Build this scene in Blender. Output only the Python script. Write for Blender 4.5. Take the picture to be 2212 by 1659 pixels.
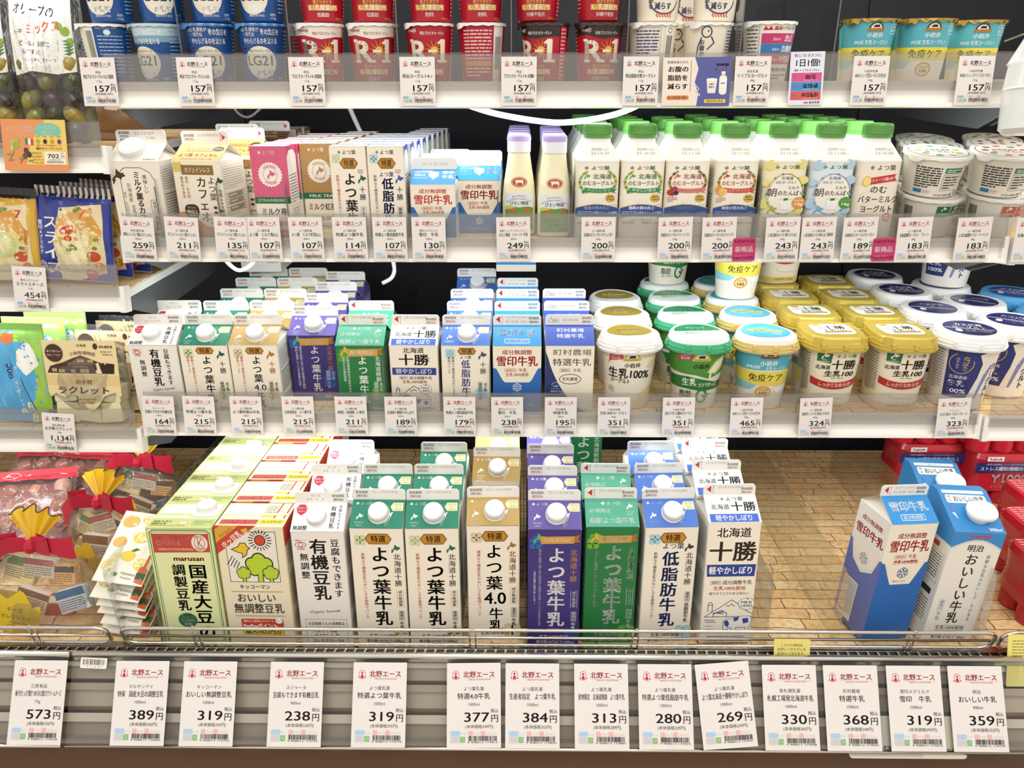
import bpy, math, random
from math import sin, cos, tan, pi, radians, sqrt, atan2
from mathutils import Vector, Matrix
from mathutils.geometry import tessellate_polygon
for o in list(bpy.data.objects): bpy.data.objects.remove(o)
SC = bpy.context.scene
COL = SC.collection
rnd = random.Random(7)
# ------------------------------------------------------------------ camera
FPX, W_, H_ = 1660.0, 2212.0, 1659.0
CAM = Vector((0, 0, 1.12)); PITCH = radians(14.0); YAW = radians(0.6)
cd = bpy.data.cameras.new('camera'); cd.sensor_width = 36; cd.lens = FPX/W_*36; cd.clip_start = .02
co = bpy.data.objects.new('camera', cd); COL.objects.link(co)
co.location = CAM; co.rotation_euler = (pi/2-PITCH, 0, YAW)
SC.camera = co
FWD = Vector((-sin(YAW)*cos(PITCH), cos(YAW)*cos(PITCH), -sin(PITCH)))
RGT = Vector((cos(YAW), sin(YAW), 0)); UPV = RGT.cross(FWD)
def ray(px, py): return FWD + RGT*((px-W_/2)/FPX) - UPV*((py-H_/2)/FPX)
def at(px, py, Y):
    "the point on the upright plane y = Y that is seen at a pixel of the photograph"
    d = ray(px, py); return CAM + d*((Y-CAM.y)/d.y)
# ------------------------------------------------------------------ light
w = bpy.data.worlds.new('store'); SC.world = w; w.use_nodes = True
bg = w.node_tree.nodes['Background']; bg.inputs[0].default_value = (1, .965, .922, 1); bg.inputs[1].default_value = .92
def area(name, loc, rot, sx, sy, power, col):
    l = bpy.data.lights.new(name, 'AREA'); l.shape = 'RECTANGLE'; l.size = sx; l.size_y = sy; l.energy = power; l.color = col
    o = bpy.data.objects.new(name, l); COL.objects.link(o); o.location = loc; o.rotation_euler = rot; return o
WARM = (1, .955, .895); COOL = (.90, .96, 1.0)
area('ceiling_panel_light', (-.9, -.7, 2.75), (radians(28), 0, 0), 1.2, .6, 13, WARM)
area('ceiling_panel_light', (1.0, -.5, 2.75), (radians(28), 0, 0), 1.2, .6, 13, WARM)
area('ceiling_panel_light', (0, -1.9, 2.75), (radians(40), 0, 0), 2.4, .6, 20, WARM)
SC.view_settings.view_transform = 'Standard'; SC.view_settings.look = 'None'
SC.view_settings.exposure = -0.12; SC.view_settings.gamma = 1.0; SC.view_settings.use_curve_mapping = False
SC.cycles.max_bounces = 10; SC.cycles.transparent_max_bounces = 40; SC.cycles.diffuse_bounces = 4; SC.cycles.glossy_bounces = 4
SC.cycles.caustics_reflective = False; SC.cycles.caustics_refractive = False; SC.cycles.use_denoising = True
# ------------------------------------------------------------------ colour and materials
def lin(c): return c/12.92 if c <= .04045 else ((c+.055)/1.055)**2.4
_hx = {}
def hexc(s):
    if s not in _hx:
        t = s.lstrip('#')
        if len(t) == 3: t = ''.join(ch*2 for ch in t)
        _hx[s] = tuple(lin(int(t[i:i+2], 16)/255) for i in (0, 2, 4))+(1.,)
    return _hx[s]
def mat(name, build):
    m = bpy.data.materials.new(name); m.use_nodes = True
    nt = m.node_tree; b = nt.nodes['Principled BSDF']; build(nt, b); return m
def node(nt, t, **kw):
    n = nt.nodes.new(t)
    for k, v in kw.items():
        if k[0] == '_': setattr(n, k[1:], v)
        else: n.inputs[k].default_value = v
    return n
def bump(nt, b, scale, strength, dist=.001):
    tx = node(nt, 'ShaderNodeTexCoord'); n = node(nt, 'ShaderNodeTexNoise', Scale=scale)
    nt.links.new(tx.outputs['Object'], n.inputs['Vector'])
    u = node(nt, 'ShaderNodeBump', Strength=strength, Distance=dist)
    nt.links.new(n.outputs[0], u.inputs['Height']); nt.links.new(u.outputs[0], b.inputs['Normal'])
def colmat(name, rough, metal=0., bs=60, bstr=.03, spec=.5, coat=0):
    def f(nt, b):
        a = node(nt, 'ShaderNodeVertexColor', _layer_name='Col'); nt.links.new(a.outputs[0], b.inputs['Base Color'])
        b.inputs['Roughness'].default_value = rough; b.inputs['Metallic'].default_value = metal
        b.inputs['Specular IOR Level'].default_value = spec; b.inputs['Coat Weight'].default_value = coat
        if bstr: bump(nt, b, bs, bstr)
    return mat(name, f)
PAPER = colmat('printed_paperboard', .42, bs=45, bstr=.04)
PLAST = colmat('printed_plastic', .28, bs=30, bstr=.02)
FOIL = colmat('metallic_foil', .32, metal=.75, bs=180, bstr=.35)
GOLDP = colmat('pearl_plastic', .33, metal=.3, bs=40, bstr=.02)
CARD = colmat('tag_card', .5, bs=80, bstr=.02, spec=.3)
SOFT = colmat('soft_film', .22, bs=35, bstr=.5, coat=.3)
CLOTH = colmat('satin_ribbon', .45, bs=300, bstr=.1)
METAL = colmat('painted_metal', .38, bs=90, bstr=.01)
CHROME = colmat('chrome_wire', .16, metal=1., bs=60, bstr=.01)
def _clear(rough, base, tint, haze=0., hz=(1, 1, 1), bs=0, bstr=0, edge=.5):
    def f(nt, b):
        out = nt.nodes['Material Output']; nt.nodes.remove(b)
        tr = node(nt, 'ShaderNodeBsdfTransparent', Color=tint+(1,)); gl = node(nt, 'ShaderNodeBsdfGlossy', Roughness=rough)
        lw = node(nt, 'ShaderNodeLayerWeight', Blend=.25)
        mr = node(nt, 'ShaderNodeMapRange'); mr.inputs['To Min'].default_value = base; mr.inputs['To Max'].default_value = edge
        nt.links.new(lw.outputs['Fresnel'], mr.inputs['Value'])
        mx = node(nt, 'ShaderNodeMixShader'); nt.links.new(mr.outputs[0], mx.inputs[0])
        nt.links.new(tr.outputs[0], mx.inputs[1]); nt.links.new(gl.outputs[0], mx.inputs[2])
        last = mx
        if haze:
            df = node(nt, 'ShaderNodeBsdfDiffuse', Color=hz+(1,)); m2 = node(nt, 'ShaderNodeMixShader', Fac=haze)
            nt.links.new(mx.outputs[0], m2.inputs[1]); nt.links.new(df.outputs[0], m2.inputs[2]); last = m2
        if bstr:
            tx = node(nt, 'ShaderNodeTexCoord'); n = node(nt, 'ShaderNodeTexNoise', Scale=bs)
            n.inputs['Detail'].default_value = 3; n.inputs['Distortion'].default_value = 1.5
            nt.links.new(tx.outputs['Object'], n.inputs['Vector'])
            u = node(nt, 'ShaderNodeBump', Strength=bstr, Distance=.01)
            nt.links.new(n.outputs[0], u.inputs['Height']); nt.links.new(u.outputs[0], gl.inputs['Normal']); nt.links.new(u.outputs[0], lw.inputs['Normal'])
        nt.links.new(last.outputs[0], out.inputs['Surface'])
    return f
CLEAR = mat('clear_acrylic', _clear(.04, .03, (.96, .97, .97)))
FENCE = mat('hazy_clear_strip', _clear(.08, .04, (.90, .90, .89), haze=.18, hz=(.52, .49, .46)))
WRAP = mat('crinkled_clear_film', _clear(.10, .03, (.97, .97, .97), haze=.05, hz=(.8, .8, .8), bs=22, bstr=.9, edge=.6))
def _black(nt, b):
    tx = node(nt, 'ShaderNodeTexCoord'); n = node(nt, 'ShaderNodeTexNoise', Scale=4); n.inputs['Detail'].default_value = 8
    r = node(nt, 'ShaderNodeValToRGB'); r.color_ramp.elements[0].color = (.004, .004, .006, 1); r.color_ramp.elements[1].color = (.011, .011, .015, 1)
    nt.links.new(tx.outputs['Object'], n.inputs['Vector']); nt.links.new(n.outputs[0], r.inputs[0]); nt.links.new(r.outputs[0], b.inputs['Base Color'])
    b.inputs['Roughness'].default_value = .55; b.inputs['Specular IOR Level'].default_value = .2
BLACK = mat('black_panel', _black)
def _cork(nt, b):
    tx = node(nt, 'ShaderNodeTexCoord'); mp = node(nt, 'ShaderNodeMapping'); mp.inputs['Scale'].default_value = (1, 1, 1)
    nz = node(nt, 'ShaderNodeTexNoise', Scale=18); nz.inputs['Detail'].default_value = 2
    vm = node(nt, 'ShaderNodeVectorMath', _operation='MULTIPLY_ADD'); vm.inputs[1].default_value = (.022, .011, 0)
    nt.links.new(tx.outputs['Object'], nz.inputs['Vector']); nt.links.new(nz.outputs['Color'], vm.inputs[0]); nt.links.new(tx.outputs['Object'], vm.inputs[2])
    br = node(nt, 'ShaderNodeTexBrick', Scale=1.0); br.offset = .37; br.squash = 1.25; br.squash_frequency = 3
    br.inputs['Brick Width'].default_value = .072; br.inputs['Row Height'].default_value = .0235; br.inputs['Mortar Size'].default_value = .0011
    br.inputs['Color1'].default_value = hexc('#ffe2ac'); br.inputs['Color2'].default_value = hexc('#efc181'); br.inputs['Mortar'].default_value = hexc('#7d5130')
    br.inputs['Bias'].default_value = -.15; br.inputs['Mortar Smooth'].default_value = .6
    nt.links.new(vm.outputs[0], br.inputs['Vector'])
    n2 = node(nt, 'ShaderNodeTexNoise', Scale=120); n2.inputs['Detail'].default_value = 6
    nt.links.new(tx.outputs['Object'], n2.inputs['Vector'])
    r = node(nt, 'ShaderNodeValToRGB'); r.color_ramp.elements[0].position = .36; r.color_ramp.elements[0].color = (.80, .68, .54, 1); r.color_ramp.elements[1].position = .56; r.color_ramp.elements[1].color = (1, 1, 1, 1)
    nt.links.new(n2.outputs[0], r.inputs[0])
    mx = node(nt, 'ShaderNodeMix', _data_type='RGBA', _blend_type='MULTIPLY'); mx.inputs[0].default_value = .8
    nt.links.new(br.outputs[0], mx.inputs[6]); nt.links.new(r.outputs[0], mx.inputs[7])
    n3 = node(nt, 'ShaderNodeTexNoise', Scale=95); n3.inputs['Distortion'].default_value = 2.5      # stamped scrolls and letters on the corks
    nt.links.new(tx.outputs['Object'], n3.inputs['Vector'])
    r3 = node(nt, 'ShaderNodeValToRGB'); e = r3.color_ramp.elements; e[0].position = .485; e[0].color = (1, 1, 1, 1); e[1].position = .515; e[1].color = (1, 1, 1, 1); q = r3.color_ramp.elements.new(.5); q.color = (.42, .26, .15, 1)
    nt.links.new(n3.outputs[0], r3.inputs[0])
    n4 = node(nt, 'ShaderNodeTexNoise', Scale=16); nt.links.new(tx.outputs['Object'], n4.inputs['Vector'])
    r4 = node(nt, 'ShaderNodeValToRGB'); r4.color_ramp.elements[0].position = .50; r4.color_ramp.elements[1].position = .58; nt.links.new(n4.outputs[0], r4.inputs[0])
    m3 = node(nt, 'ShaderNodeMix', _data_type='RGBA', _blend_type='MULTIPLY'); nt.links.new(r4.outputs[0], m3.inputs[0])
    nt.links.new(mx.outputs[2], m3.inputs[6]); nt.links.new(r3.outputs[0], m3.inputs[7]); nt.links.new(m3.outputs[2], b.inputs['Base Color'])
    b.inputs['Roughness'].default_value = .35
CORK = mat('cork_print_mat', _cork)
def _wood(nt, b):
    tx = node(nt, 'ShaderNodeTexCoord'); mp = node(nt, 'ShaderNodeMapping'); mp.inputs['Scale'].default_value = (1.2, 1, 30)
    n = node(nt, 'ShaderNodeTexNoise', Scale=3); n.inputs['Detail'].default_value = 6
    r = node(nt, 'ShaderNodeValToRGB'); r.color_ramp.elements[0].color = hexc('#573c28'); r.color_ramp.elements[1].color = hexc('#624631')
    nt.links.new(tx.outputs['Object'], mp.inputs[0]); nt.links.new(mp.outputs[0], n.inputs['Vector']); nt.links.new(n.outputs[0], r.inputs[0]); nt.links.new(r.outputs[0], b.inputs['Base Color'])
    b.inputs['Roughness'].default_value = .5
WOOD = mat('brown_laminate', _wood)
def _led(nt, b):
    b.inputs['Emission Color'].default_value = (.93, .97, 1, 1); b.inputs['Emission Strength'].default_value = 4; b.inputs['Base Color'].default_value = (.9, .9, .9, 1)
LED = mat('lit_led_tube', _led)
# ------------------------------------------------------------------ mesh builder
class MB:
    def __init__(s): s.v = []; s.f = []; s.c = []; s.m = []; s.sm = []; s.mats = []
    def mi(s, m):
        if m not in s.mats: s.mats.append(m)
        return s.mats.index(m)
    def face(s, pts, c, m, smooth=False):
        b = len(s.v); s.v += [tuple(p) for p in pts]; s.f.append(tuple(range(b, b+len(pts)))); s.c.append(hexc(c)); s.m.append(s.mi(m)); s.sm.append(smooth)
    def mesh(s, vs, fs, c, m, smooth=False):
        b = len(s.v); s.v += [tuple(p) for p in vs]; mi = s.mi(m); cs = c if isinstance(c, list) else None
        for k, f in enumerate(fs):
            s.f.append(tuple(b+i for i in f)); s.c.append(hexc(cs[k] if cs else c)); s.m.append(mi); s.sm.append(smooth)
    def box(s, lo, hi, c, m, bev=0.):
        (x0, y0, z0), (x1, y1, z1) = lo, hi
        if bev:
            s.prism([(x0+bev, z0), (x1-bev, z0), (x1, z0+bev), (x1, z1-bev), (x1-bev, z1), (x0+bev, z1), (x0, z1-bev), (x0, z0+bev)], y0, y1, c, m); return
        vs = [(x, y, z) for z in (z0, z1) for y in (y0, y1) for x in (x0, x1)]
        s.mesh(vs, [(0, 2, 3, 1), (4, 5, 7, 6), (0, 1, 5, 4), (2, 6, 7, 3), (0, 4, 6, 2), (1, 3, 7, 5)], c, m)
    def prism(s, poly, y0, y1, c, m, axis='y'):
        "an outline in (x,z) drawn out along y, or in (y,z) along x"
        n = len(poly)
        P = (lambda a, b, t: (a, t, b)) if axis == 'y' else (lambda a, b, t: (t, a, b))
        vs = [P(a, b, y0) for a, b in poly]+[P(a, b, y1) for a, b in poly]
        fs = [(i, (i+1) % n, n+(i+1) % n, n+i) for i in range(n)]
        for t in tessellate_polygon([[Vector((a, b, 0)) for a, b in poly]]):
            fs.append(tuple(t)); fs.append(tuple(n+i for i in reversed(t)))
        s.mesh(vs, fs, c, m)
    def tube(s, pts, r, c, m, n=8, close=False):
        pts = [Vector(p) for p in pts]; N = len(pts); rings = []; up = Vector((0, 0, 1))
        for i, p in enumerate(pts):
            a = pts[i-1] if (i > 0 or close) else p; b = pts[(i+1) % N] if (i < N-1 or close) else p
            t = (b-a).normalized(); e = t.cross(up)
            if e.length < .05: e = t.cross(Vector((0, 1, 0)))
            e.normalize(); g = e.cross(t); rings.append([p+(e*cos(k*2*pi/n)+g*sin(k*2*pi/n))*r for k in range(n)])
        vs = [q for rg in rings for q in rg]; fs = []
        for i in range(N if close else N-1):
            j = (i+1) % N
            for k in range(n): fs.append((i*n+k, i*n+(k+1) % n, j*n+(k+1) % n, j*n+k))
        if not close: fs += [tuple(range(n))[::-1], tuple((N-1)*n+k for k in range(n))]
        s.mesh(vs, fs, c, m, True)
    def loft(s, secs, c, m, n=40, cap0=True, cap1=True, smooth=True, mtx=None, cols=None):
        "rings of superellipses: secs = [(z, rx, ry, exponent)]"
        vs = []
        for q in secs:
            for k in range(n):
                x, y = sup(2*pi*k/n, q[1], q[2], q[3]); vs.append(Vector((x, y, q[0])))
        if mtx: vs = [mtx@v for v in vs]
        for i in range(len(secs)-1):
            fs = [(k, (k+1) % n, n+(k+1) % n, n+k) for k in range(n)]
            s.mesh(vs[i*n:(i+2)*n], fs, cols[i] if cols else c, m, smooth)
        if cap0: s.face(vs[:n][::-1], cols[0] if cols else c, m)
        if cap1: s.face(vs[-n:], cols[-1] if cols else c, m)
    def grid(s, fn, nu, nv, c, m, smooth=True):
        vs = [fn(i/nu, j/nv) for j in range(nv+1) for i in range(nu+1)]
        s.mesh(vs, [(j*(nu+1)+i, j*(nu+1)+i+1, (j+1)*(nu+1)+i+1, (j+1)*(nu+1)+i) for j in range(nv) for i in range(nu)], c, m, smooth)
    def build(s, name):
        me = bpy.data.meshes.new(name); me.from_pydata(s.v, [], s.f)
        for m in s.mats: me.materials.append(m)
        me.polygons.foreach_set('material_index', s.m); me.polygons.foreach_set('use_smooth', s.sm)
        ca = me.color_attributes.new('Col', 'FLOAT_COLOR', 'CORNER'); buf = []
        for p in me.polygons: buf += list(s.c[p.index])*p.loop_total
        ca.data.foreach_set('color', buf); me.update(); return me
def sup(t, rx, ry, e):
    if e < 0:                                 # rounded triangle, flat side to the front
        k = 1-e*cos(3*(t-pi)); return rx*k*sin(t), -ry*k*cos(t)
    q = (abs(sin(t)/rx)**e+abs(cos(t)/ry)**e)**(-1/e); return q*sin(t), -q*cos(t)
# ------------------------------------------------------------------ lettering and print
_gl = {}; _wd = {}
def _fontmesh(body, off):
    c = bpy.data.curves.new('t', 'FONT'); c.body = body; c.resolution_u = 3; c.offset = off
    o = bpy.data.objects.new('t', c); COL.objects.link(o); bpy.context.view_layer.update()
    me = bpy.data.meshes.new_from_object(o.evaluated_get(bpy.context.evaluated_depsgraph_get()))
    vs = [(v.co.x, v.co.y) for v in me.vertices]; fs = [tuple(p.vertices) for p in me.polygons]
    bpy.data.objects.remove(o); bpy.data.curves.remove(c); bpy.data.meshes.remove(me); return vs, fs
def _wide(t): 
    vs, _ = _fontmesh(t, 0); xs = [v[0] for v in vs]; return max(xs)-min(xs)
def glyph(ch, b):
    k = (ch, b)
    if k not in _gl:
        if ch not in _wd:
            if ch in ' ': _wd[ch] = .3
            elif ord(ch) > 0x2000: _wd[ch] = 1.0
            else: _wd[ch] = _wide('H'+ch+'H')-_wide('HH')
        vs, fs = ([], []) if ch in ' 　' else _fontmesh(ch, 0)
        if b and fs:                          # heavier strokes: the same outline laid down again a little to the side
            d = (0, .018, .034, .05)[b]; sh = [(-d/2, 0), (d/2, 0)] if b == 1 else [(-d/2, -d/4), (d/2, -d/4), (-d/2, d/4), (d/2, d/4)]
            v0, f0, n = vs, fs, len(vs); vs = [(x+a, y+c) for a, c in sh for x, y in v0]; fs = [tuple(i+k*n for i in f) for k in range(len(sh)) for f in f0]
        tri = []
        for f in fs:
            if len(f) <= 3: tri.append(f)
            else:
                for t in tessellate_polygon([[Vector((vs[i][0], vs[i][1], 0)) for i in f]]): tri.append(tuple(f[i] for i in t))
        _gl[k] = (vs, tri, _wd[ch])
    return _gl[k]
class Art:
    "flat print: millimetres from the top left corner of a face, y down; every call lies on top of the one before"
    def __init__(s): s.it = []
    def raw(s, vs, fs, c): s.it.append((vs, fs, c)); return s
    def r(s, x, y, w, h, c): return s.raw([(x, y), (x+w, y), (x+w, y+h), (x, y+h)], [(0, 1, 2, 3)], c)
    def p(s, pts, c): return s.raw(pts, [tuple(t) for t in tessellate_polygon([[Vector((a, b, 0)) for a, b in pts]])], c)
    def e(s, x, y, rx, ry, c, n=22, a0=0, a1=2*pi):
        full = abs(a1-a0-2*pi) < 1e-6
        pts = [(x+rx*cos(a0+(a1-a0)*i/n), y+ry*sin(a0+(a1-a0)*i/n)) for i in range(n if full else n+1)]
        return s.raw(pts, [tuple(range(len(pts)))], c)
    def rr(s, x, y, w, h, q, c):
        pts = []
        for cx, cy, a in ((x+w-q, y+q, -pi/2), (x+w-q, y+h-q, 0), (x+q, y+h-q, pi/2), (x+q, y+q, pi)):
            pts += [(cx+q*cos(a+i*pi/8), cy+q*sin(a+i*pi/8)) for i in range(5)]
        return s.raw(pts, [tuple(range(len(pts)))], c)
    def l(s, pts, wd, c):
        vs = []; fs = []
        for (x0, y0), (x1, y1) in zip(pts, pts[1:]):
            d = max(1e-6, sqrt((x1-x0)**2+(y1-y0)**2)); ex, ey = (x1-x0)/d*wd*.3, (y1-y0)/d*wd*.3; nx, ny = -(y1-y0)/d*wd/2, (x1-x0)/d*wd/2
            b = len(vs); vs += [(x0-ex+nx, y0-ey+ny), (x1+ex+nx, y1+ey+ny), (x1+ex-nx, y1+ey-ny), (x0-ex-nx, y0-ey-ny)]; fs.append((b, b+1, b+2, b+3))
        return s.raw(vs, fs, c)
    def ring(s, x, y, rx, ry, wd, c, n=26, a0=0, a1=2*pi): return s.l([(x+rx*cos(a0+(a1-a0)*i/n), y+ry*sin(a0+(a1-a0)*i/n)) for i in range(n+1)], wd, c)
    def fr(s, x, y, w, h, wd, c): return s.l([(x, y), (x+w, y), (x+w, y+h), (x, y+h), (x, y)], wd, c)
    def t(s, txt, x, y, h, c, w=None, b=1, al='c', sk=0., arc=0., rot=0.):
        vs = []; fs = []; cx = 0
        for ch in txt:
            gv, gf, ad = glyph(ch, b); o = len(vs); vs += [(cx+a, q) for a, q in gv]; fs += [tuple(o+i for i in f) for f in gf]; cx += ad
        k = h; kx = k if (w is None or w < 0) else w/cx
        if w is not None and w < 0: kx = min(k, -w/cx)
        tw = cx*kx; x0 = {'c': -tw/2, 'l': 0, 'r': -tw}[al]; o = []
        for a, q in vs:
            X = x0+a*kx+sk*(q-.36)*k; Yy = -(q-.36)*k
            if arc: an = X/arc; X, Yy = (arc-Yy)*sin(an) if arc > 0 else (arc-Yy)*sin(an), arc-(arc-Yy)*cos(an)
            if rot: X, Yy = X*cos(rot)-Yy*sin(rot), X*sin(rot)+Yy*cos(rot)
            o.append((x+X, y+Yy))
        return s.raw(o, fs, c)
    def tv(s, txt, x, y, h, c, b=1, pitch=1.0, kx=1.0):
        vs = []; fs = []
        for i, ch in enumerate(txt):
            gv, gf, ad = glyph(ch, b); o = len(vs); cy = y+(i+.5)*h*pitch
            for a, q in gv:
                a, q = a-ad/2, q-.36
                if ch in 'ー〜（）': a, q = -q, -a
                vs.append((x+a*h*kx, cy-q*h))
            fs += [tuple(o+j for j in f) for f in gf]
        return s.raw(vs, fs, c)
    def lines(s, x, y, w, n, pitch, th, c, seed=0):
        "rows of print too small to read"
        q = random.Random(seed); vs = []; fs = []
        for i in range(n):
            xx = x; e = x+w*(1 if i < n-1 else .6)
            while xx < e-.5:
                d = min(q.uniform(.8, 3.2)*th*2, e-xx); b = len(vs); yy = y+i*pitch; vs += [(xx, yy), (xx+d, yy), (xx+d, yy+th), (xx, yy+th)]; fs.append((b, b+1, b+2, b+3)); xx += d+th*.7
        return s.raw(vs, fs, c)
    def bars(s, x, y, w, h, c, seed):
        q = random.Random(seed); xx = x; vs = []; fs = []
        while xx < x+w:
            d = q.choice((.012, .012, .022, .03))*w; b = len(vs); vs += [(xx, y), (min(xx+d, x+w), y), (min(xx+d, x+w), y+h), (xx, y+h)]; fs.append((b, b+1, b+2, b+3)); xx += d+q.choice((.012, .018, .028))*w
        return s.raw(vs, fs, c)
    def hok(s, x, y, k, c): return s.p([(x+a*k, y+b*k) for a, b in HOK], c)
    def clover(s, x, y, k, c):
        q = [(x+k*.55*cos(pi/4+a*pi/2)+k*.5*cos(i*pi/6), y+k*.55*sin(pi/4+a*pi/2)+k*.5*sin(i*pi/6)) for a in range(4) for i in range(12)]
        return s.raw(q, [tuple(range(a*12, a*12+12)) for a in range(4)], c)
    def mark(s, x, y, k, c, bgc):
        s.p([(x, y-k), (x+k, y), (x, y+k), (x-k, y)], c)
        for a, b in ((0, -.45), (.45, 0), (0, .45), (-.45, 0)): s.e(x+a*k, y+b*k, k*.2, k*.2, bgc, 8)
        return s
    def sh(s, i0, i1, dy): s.it[i0:i1] = [([(x, y+dy) for x, y in v], f, c) for v, f, c in s.it[i0:i1]]; return s
    def put(s, mb, fn, m, cut=0., lift=.00005, step=.00002):
        "fn(u, v, offset) -> point"
        step = min(step, .0007/max(1, len(s.it)))
        for i, (vs, fs, c) in enumerate(s.it):
            off = lift+step*i
            if cut:
                nv = []; nf = []
                for f in fs:
                    for poly in strips([vs[j] for j in f], cut): b = len(nv); nv += poly; nf.append(tuple(range(b, b+len(poly))))
                vs, fs = nv, nf
            mb.mesh([fn(a, b, off) for a, b in vs], [f[::-1] for f in fs], c, m)
def strips(poly, cut):
    lo = math.floor(min(p[0] for p in poly)/cut); hi = math.ceil(max(p[0] for p in poly)/cut)
    if hi-lo <= 1: return [poly]
    out = []
    for k in range(lo, hi):
        q = clip(clip(poly, k*cut, 1), (k+1)*cut, -1)
        if len(q) > 2: out.append(q)
    return out
def clip(poly, x, sg):
    out = []
    for i, a in enumerate(poly):
        b = poly[(i+1) % len(poly)]; ia, ib = (a[0]-x)*sg >= 0, (b[0]-x)*sg >= 0
        if ia: out.append(a)
        if ia != ib: t = (x-a[0])/(b[0]-a[0]); out.append((x, a[1]+t*(b[1]-a[1])))
    return out
HOK = [(-.1, -1.0), (.12, -.75), (.35, -.5), (.6, -.42), (.78, -.55), (.8, -.3), (1.0, -.12), (.8, 0), (.55, .05), (.35, .35), (.05, .15), (-.25, .08), (-.42, .3), (-.3, .5), (-.5, .6), (-.62, .85), (-.8, .9), (-.72, .6), (-.8, .35), (-.62, .1), (-.4, -.1), (-.25, -.2), (-.2, -.55)]
def plane(o, u, v, su=1., sv=1.):
    o, u, v = Vector(o), Vector(u).normalized(), Vector(v).normalized(); n = v.cross(u)
    return lambda a, b, off: o+u*(a*su/1000)+v*(b*sv/1000)+n*off
# ------------------------------------------------------------------ objects
ORD = ['front', 'second', 'third', 'fourth', 'fifth', 'sixth', 'seventh', 'eighth', 'ninth', 'tenth']
def tag(o, label=None, cat=None, group=None, kind=None):
    for k, v in (('label', label), ('category', cat), ('group', group), ('kind', kind)):
        if v: o[k] = v
    return o
def obj(name, me, parent=None, M=None):
    if isinstance(me, MB): me = me.build(name)
    o = bpy.data.objects.new(name, me); COL.objects.link(o)
    if parent: o.parent = parent
    if M is not None: o.matrix_world = M if parent is None else M; 
    return o
def place(proto, M, label, group=None):
    "proto = (name, category, [(part, mesh, child of which part)])"
    name, cat, parts = proto
    if len(parts) == 1:
        o = obj(name, parts[0][1]); o.matrix_world = M; return tag(o, label, cat, group)
    o = bpy.data.objects.new(name, None); COL.objects.link(o); o.empty_display_size = .02; o.matrix_world = M; tag(o, label, cat, group)
    done = []
    for pn, me, par in parts: done.append(obj(pn, me, o if par is None else done[par]))
    return o
T = lambda x, y, z: Matrix.Translation((x, y, z))
RX = lambda a: Matrix.Rotation(radians(a), 4, 'X')
RY = lambda a: Matrix.Rotation(radians(a), 4, 'Y')
RZ = lambda a: Matrix.Rotation(radians(a), 4, 'Z')
# ================================================================== the case
ZC = CAM.z
FY = 1.075                                   # front of the upper shelves
XL, XR = -.548, .664                         # ends of the middle bay
BACK = 1.60
TILT = 8.0
SHELF = {'a': ZC+.1415, 'b': ZC-.0612, 'c': ZC-.314}      # top of each price rail
LEFTS = {'a': ZC+.058, 'b': ZC-.131, 'c': ZC-.340}
def struct(name, mb, **k): return tag(obj(name, mb), kind='structure')
m = MB(); m.box((-1.6, BACK, .3), (1.6, BACK+.03, 1.9), '#111', BLACK); struct('wall_back', m)
m = MB()
for x in (-.55, .31, .667):
    m.box((x-.004, BACK-.004, .4), (x+.004, BACK-.0005, 1.9), '#111', BLACK)
m.box((-1.2, BACK-.005, .742), (1.2, BACK-.0005, .75), '#111', BLACK); struct('trim_1', m)
m = MB(); m.box((-3, -3, -.02), (3, 1.6, 0), '#b9ad9c', METAL); struct('floor', m)
def rail_prof(y, z):        # white extrusion that carries the tags
    return [(y, z), (y, z-.003), (y+.004, z-.006), (y+.004, z-.026), (y-.004, z-.028), (y-.004, z-.0325), (y+.012, z-.0325), (y+.012, z-.008), (y+.016, z)]
def deckM(z, tilt=TILT, y=FY+.012): return T(0, y, z-.004)@RX(tilt)
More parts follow.
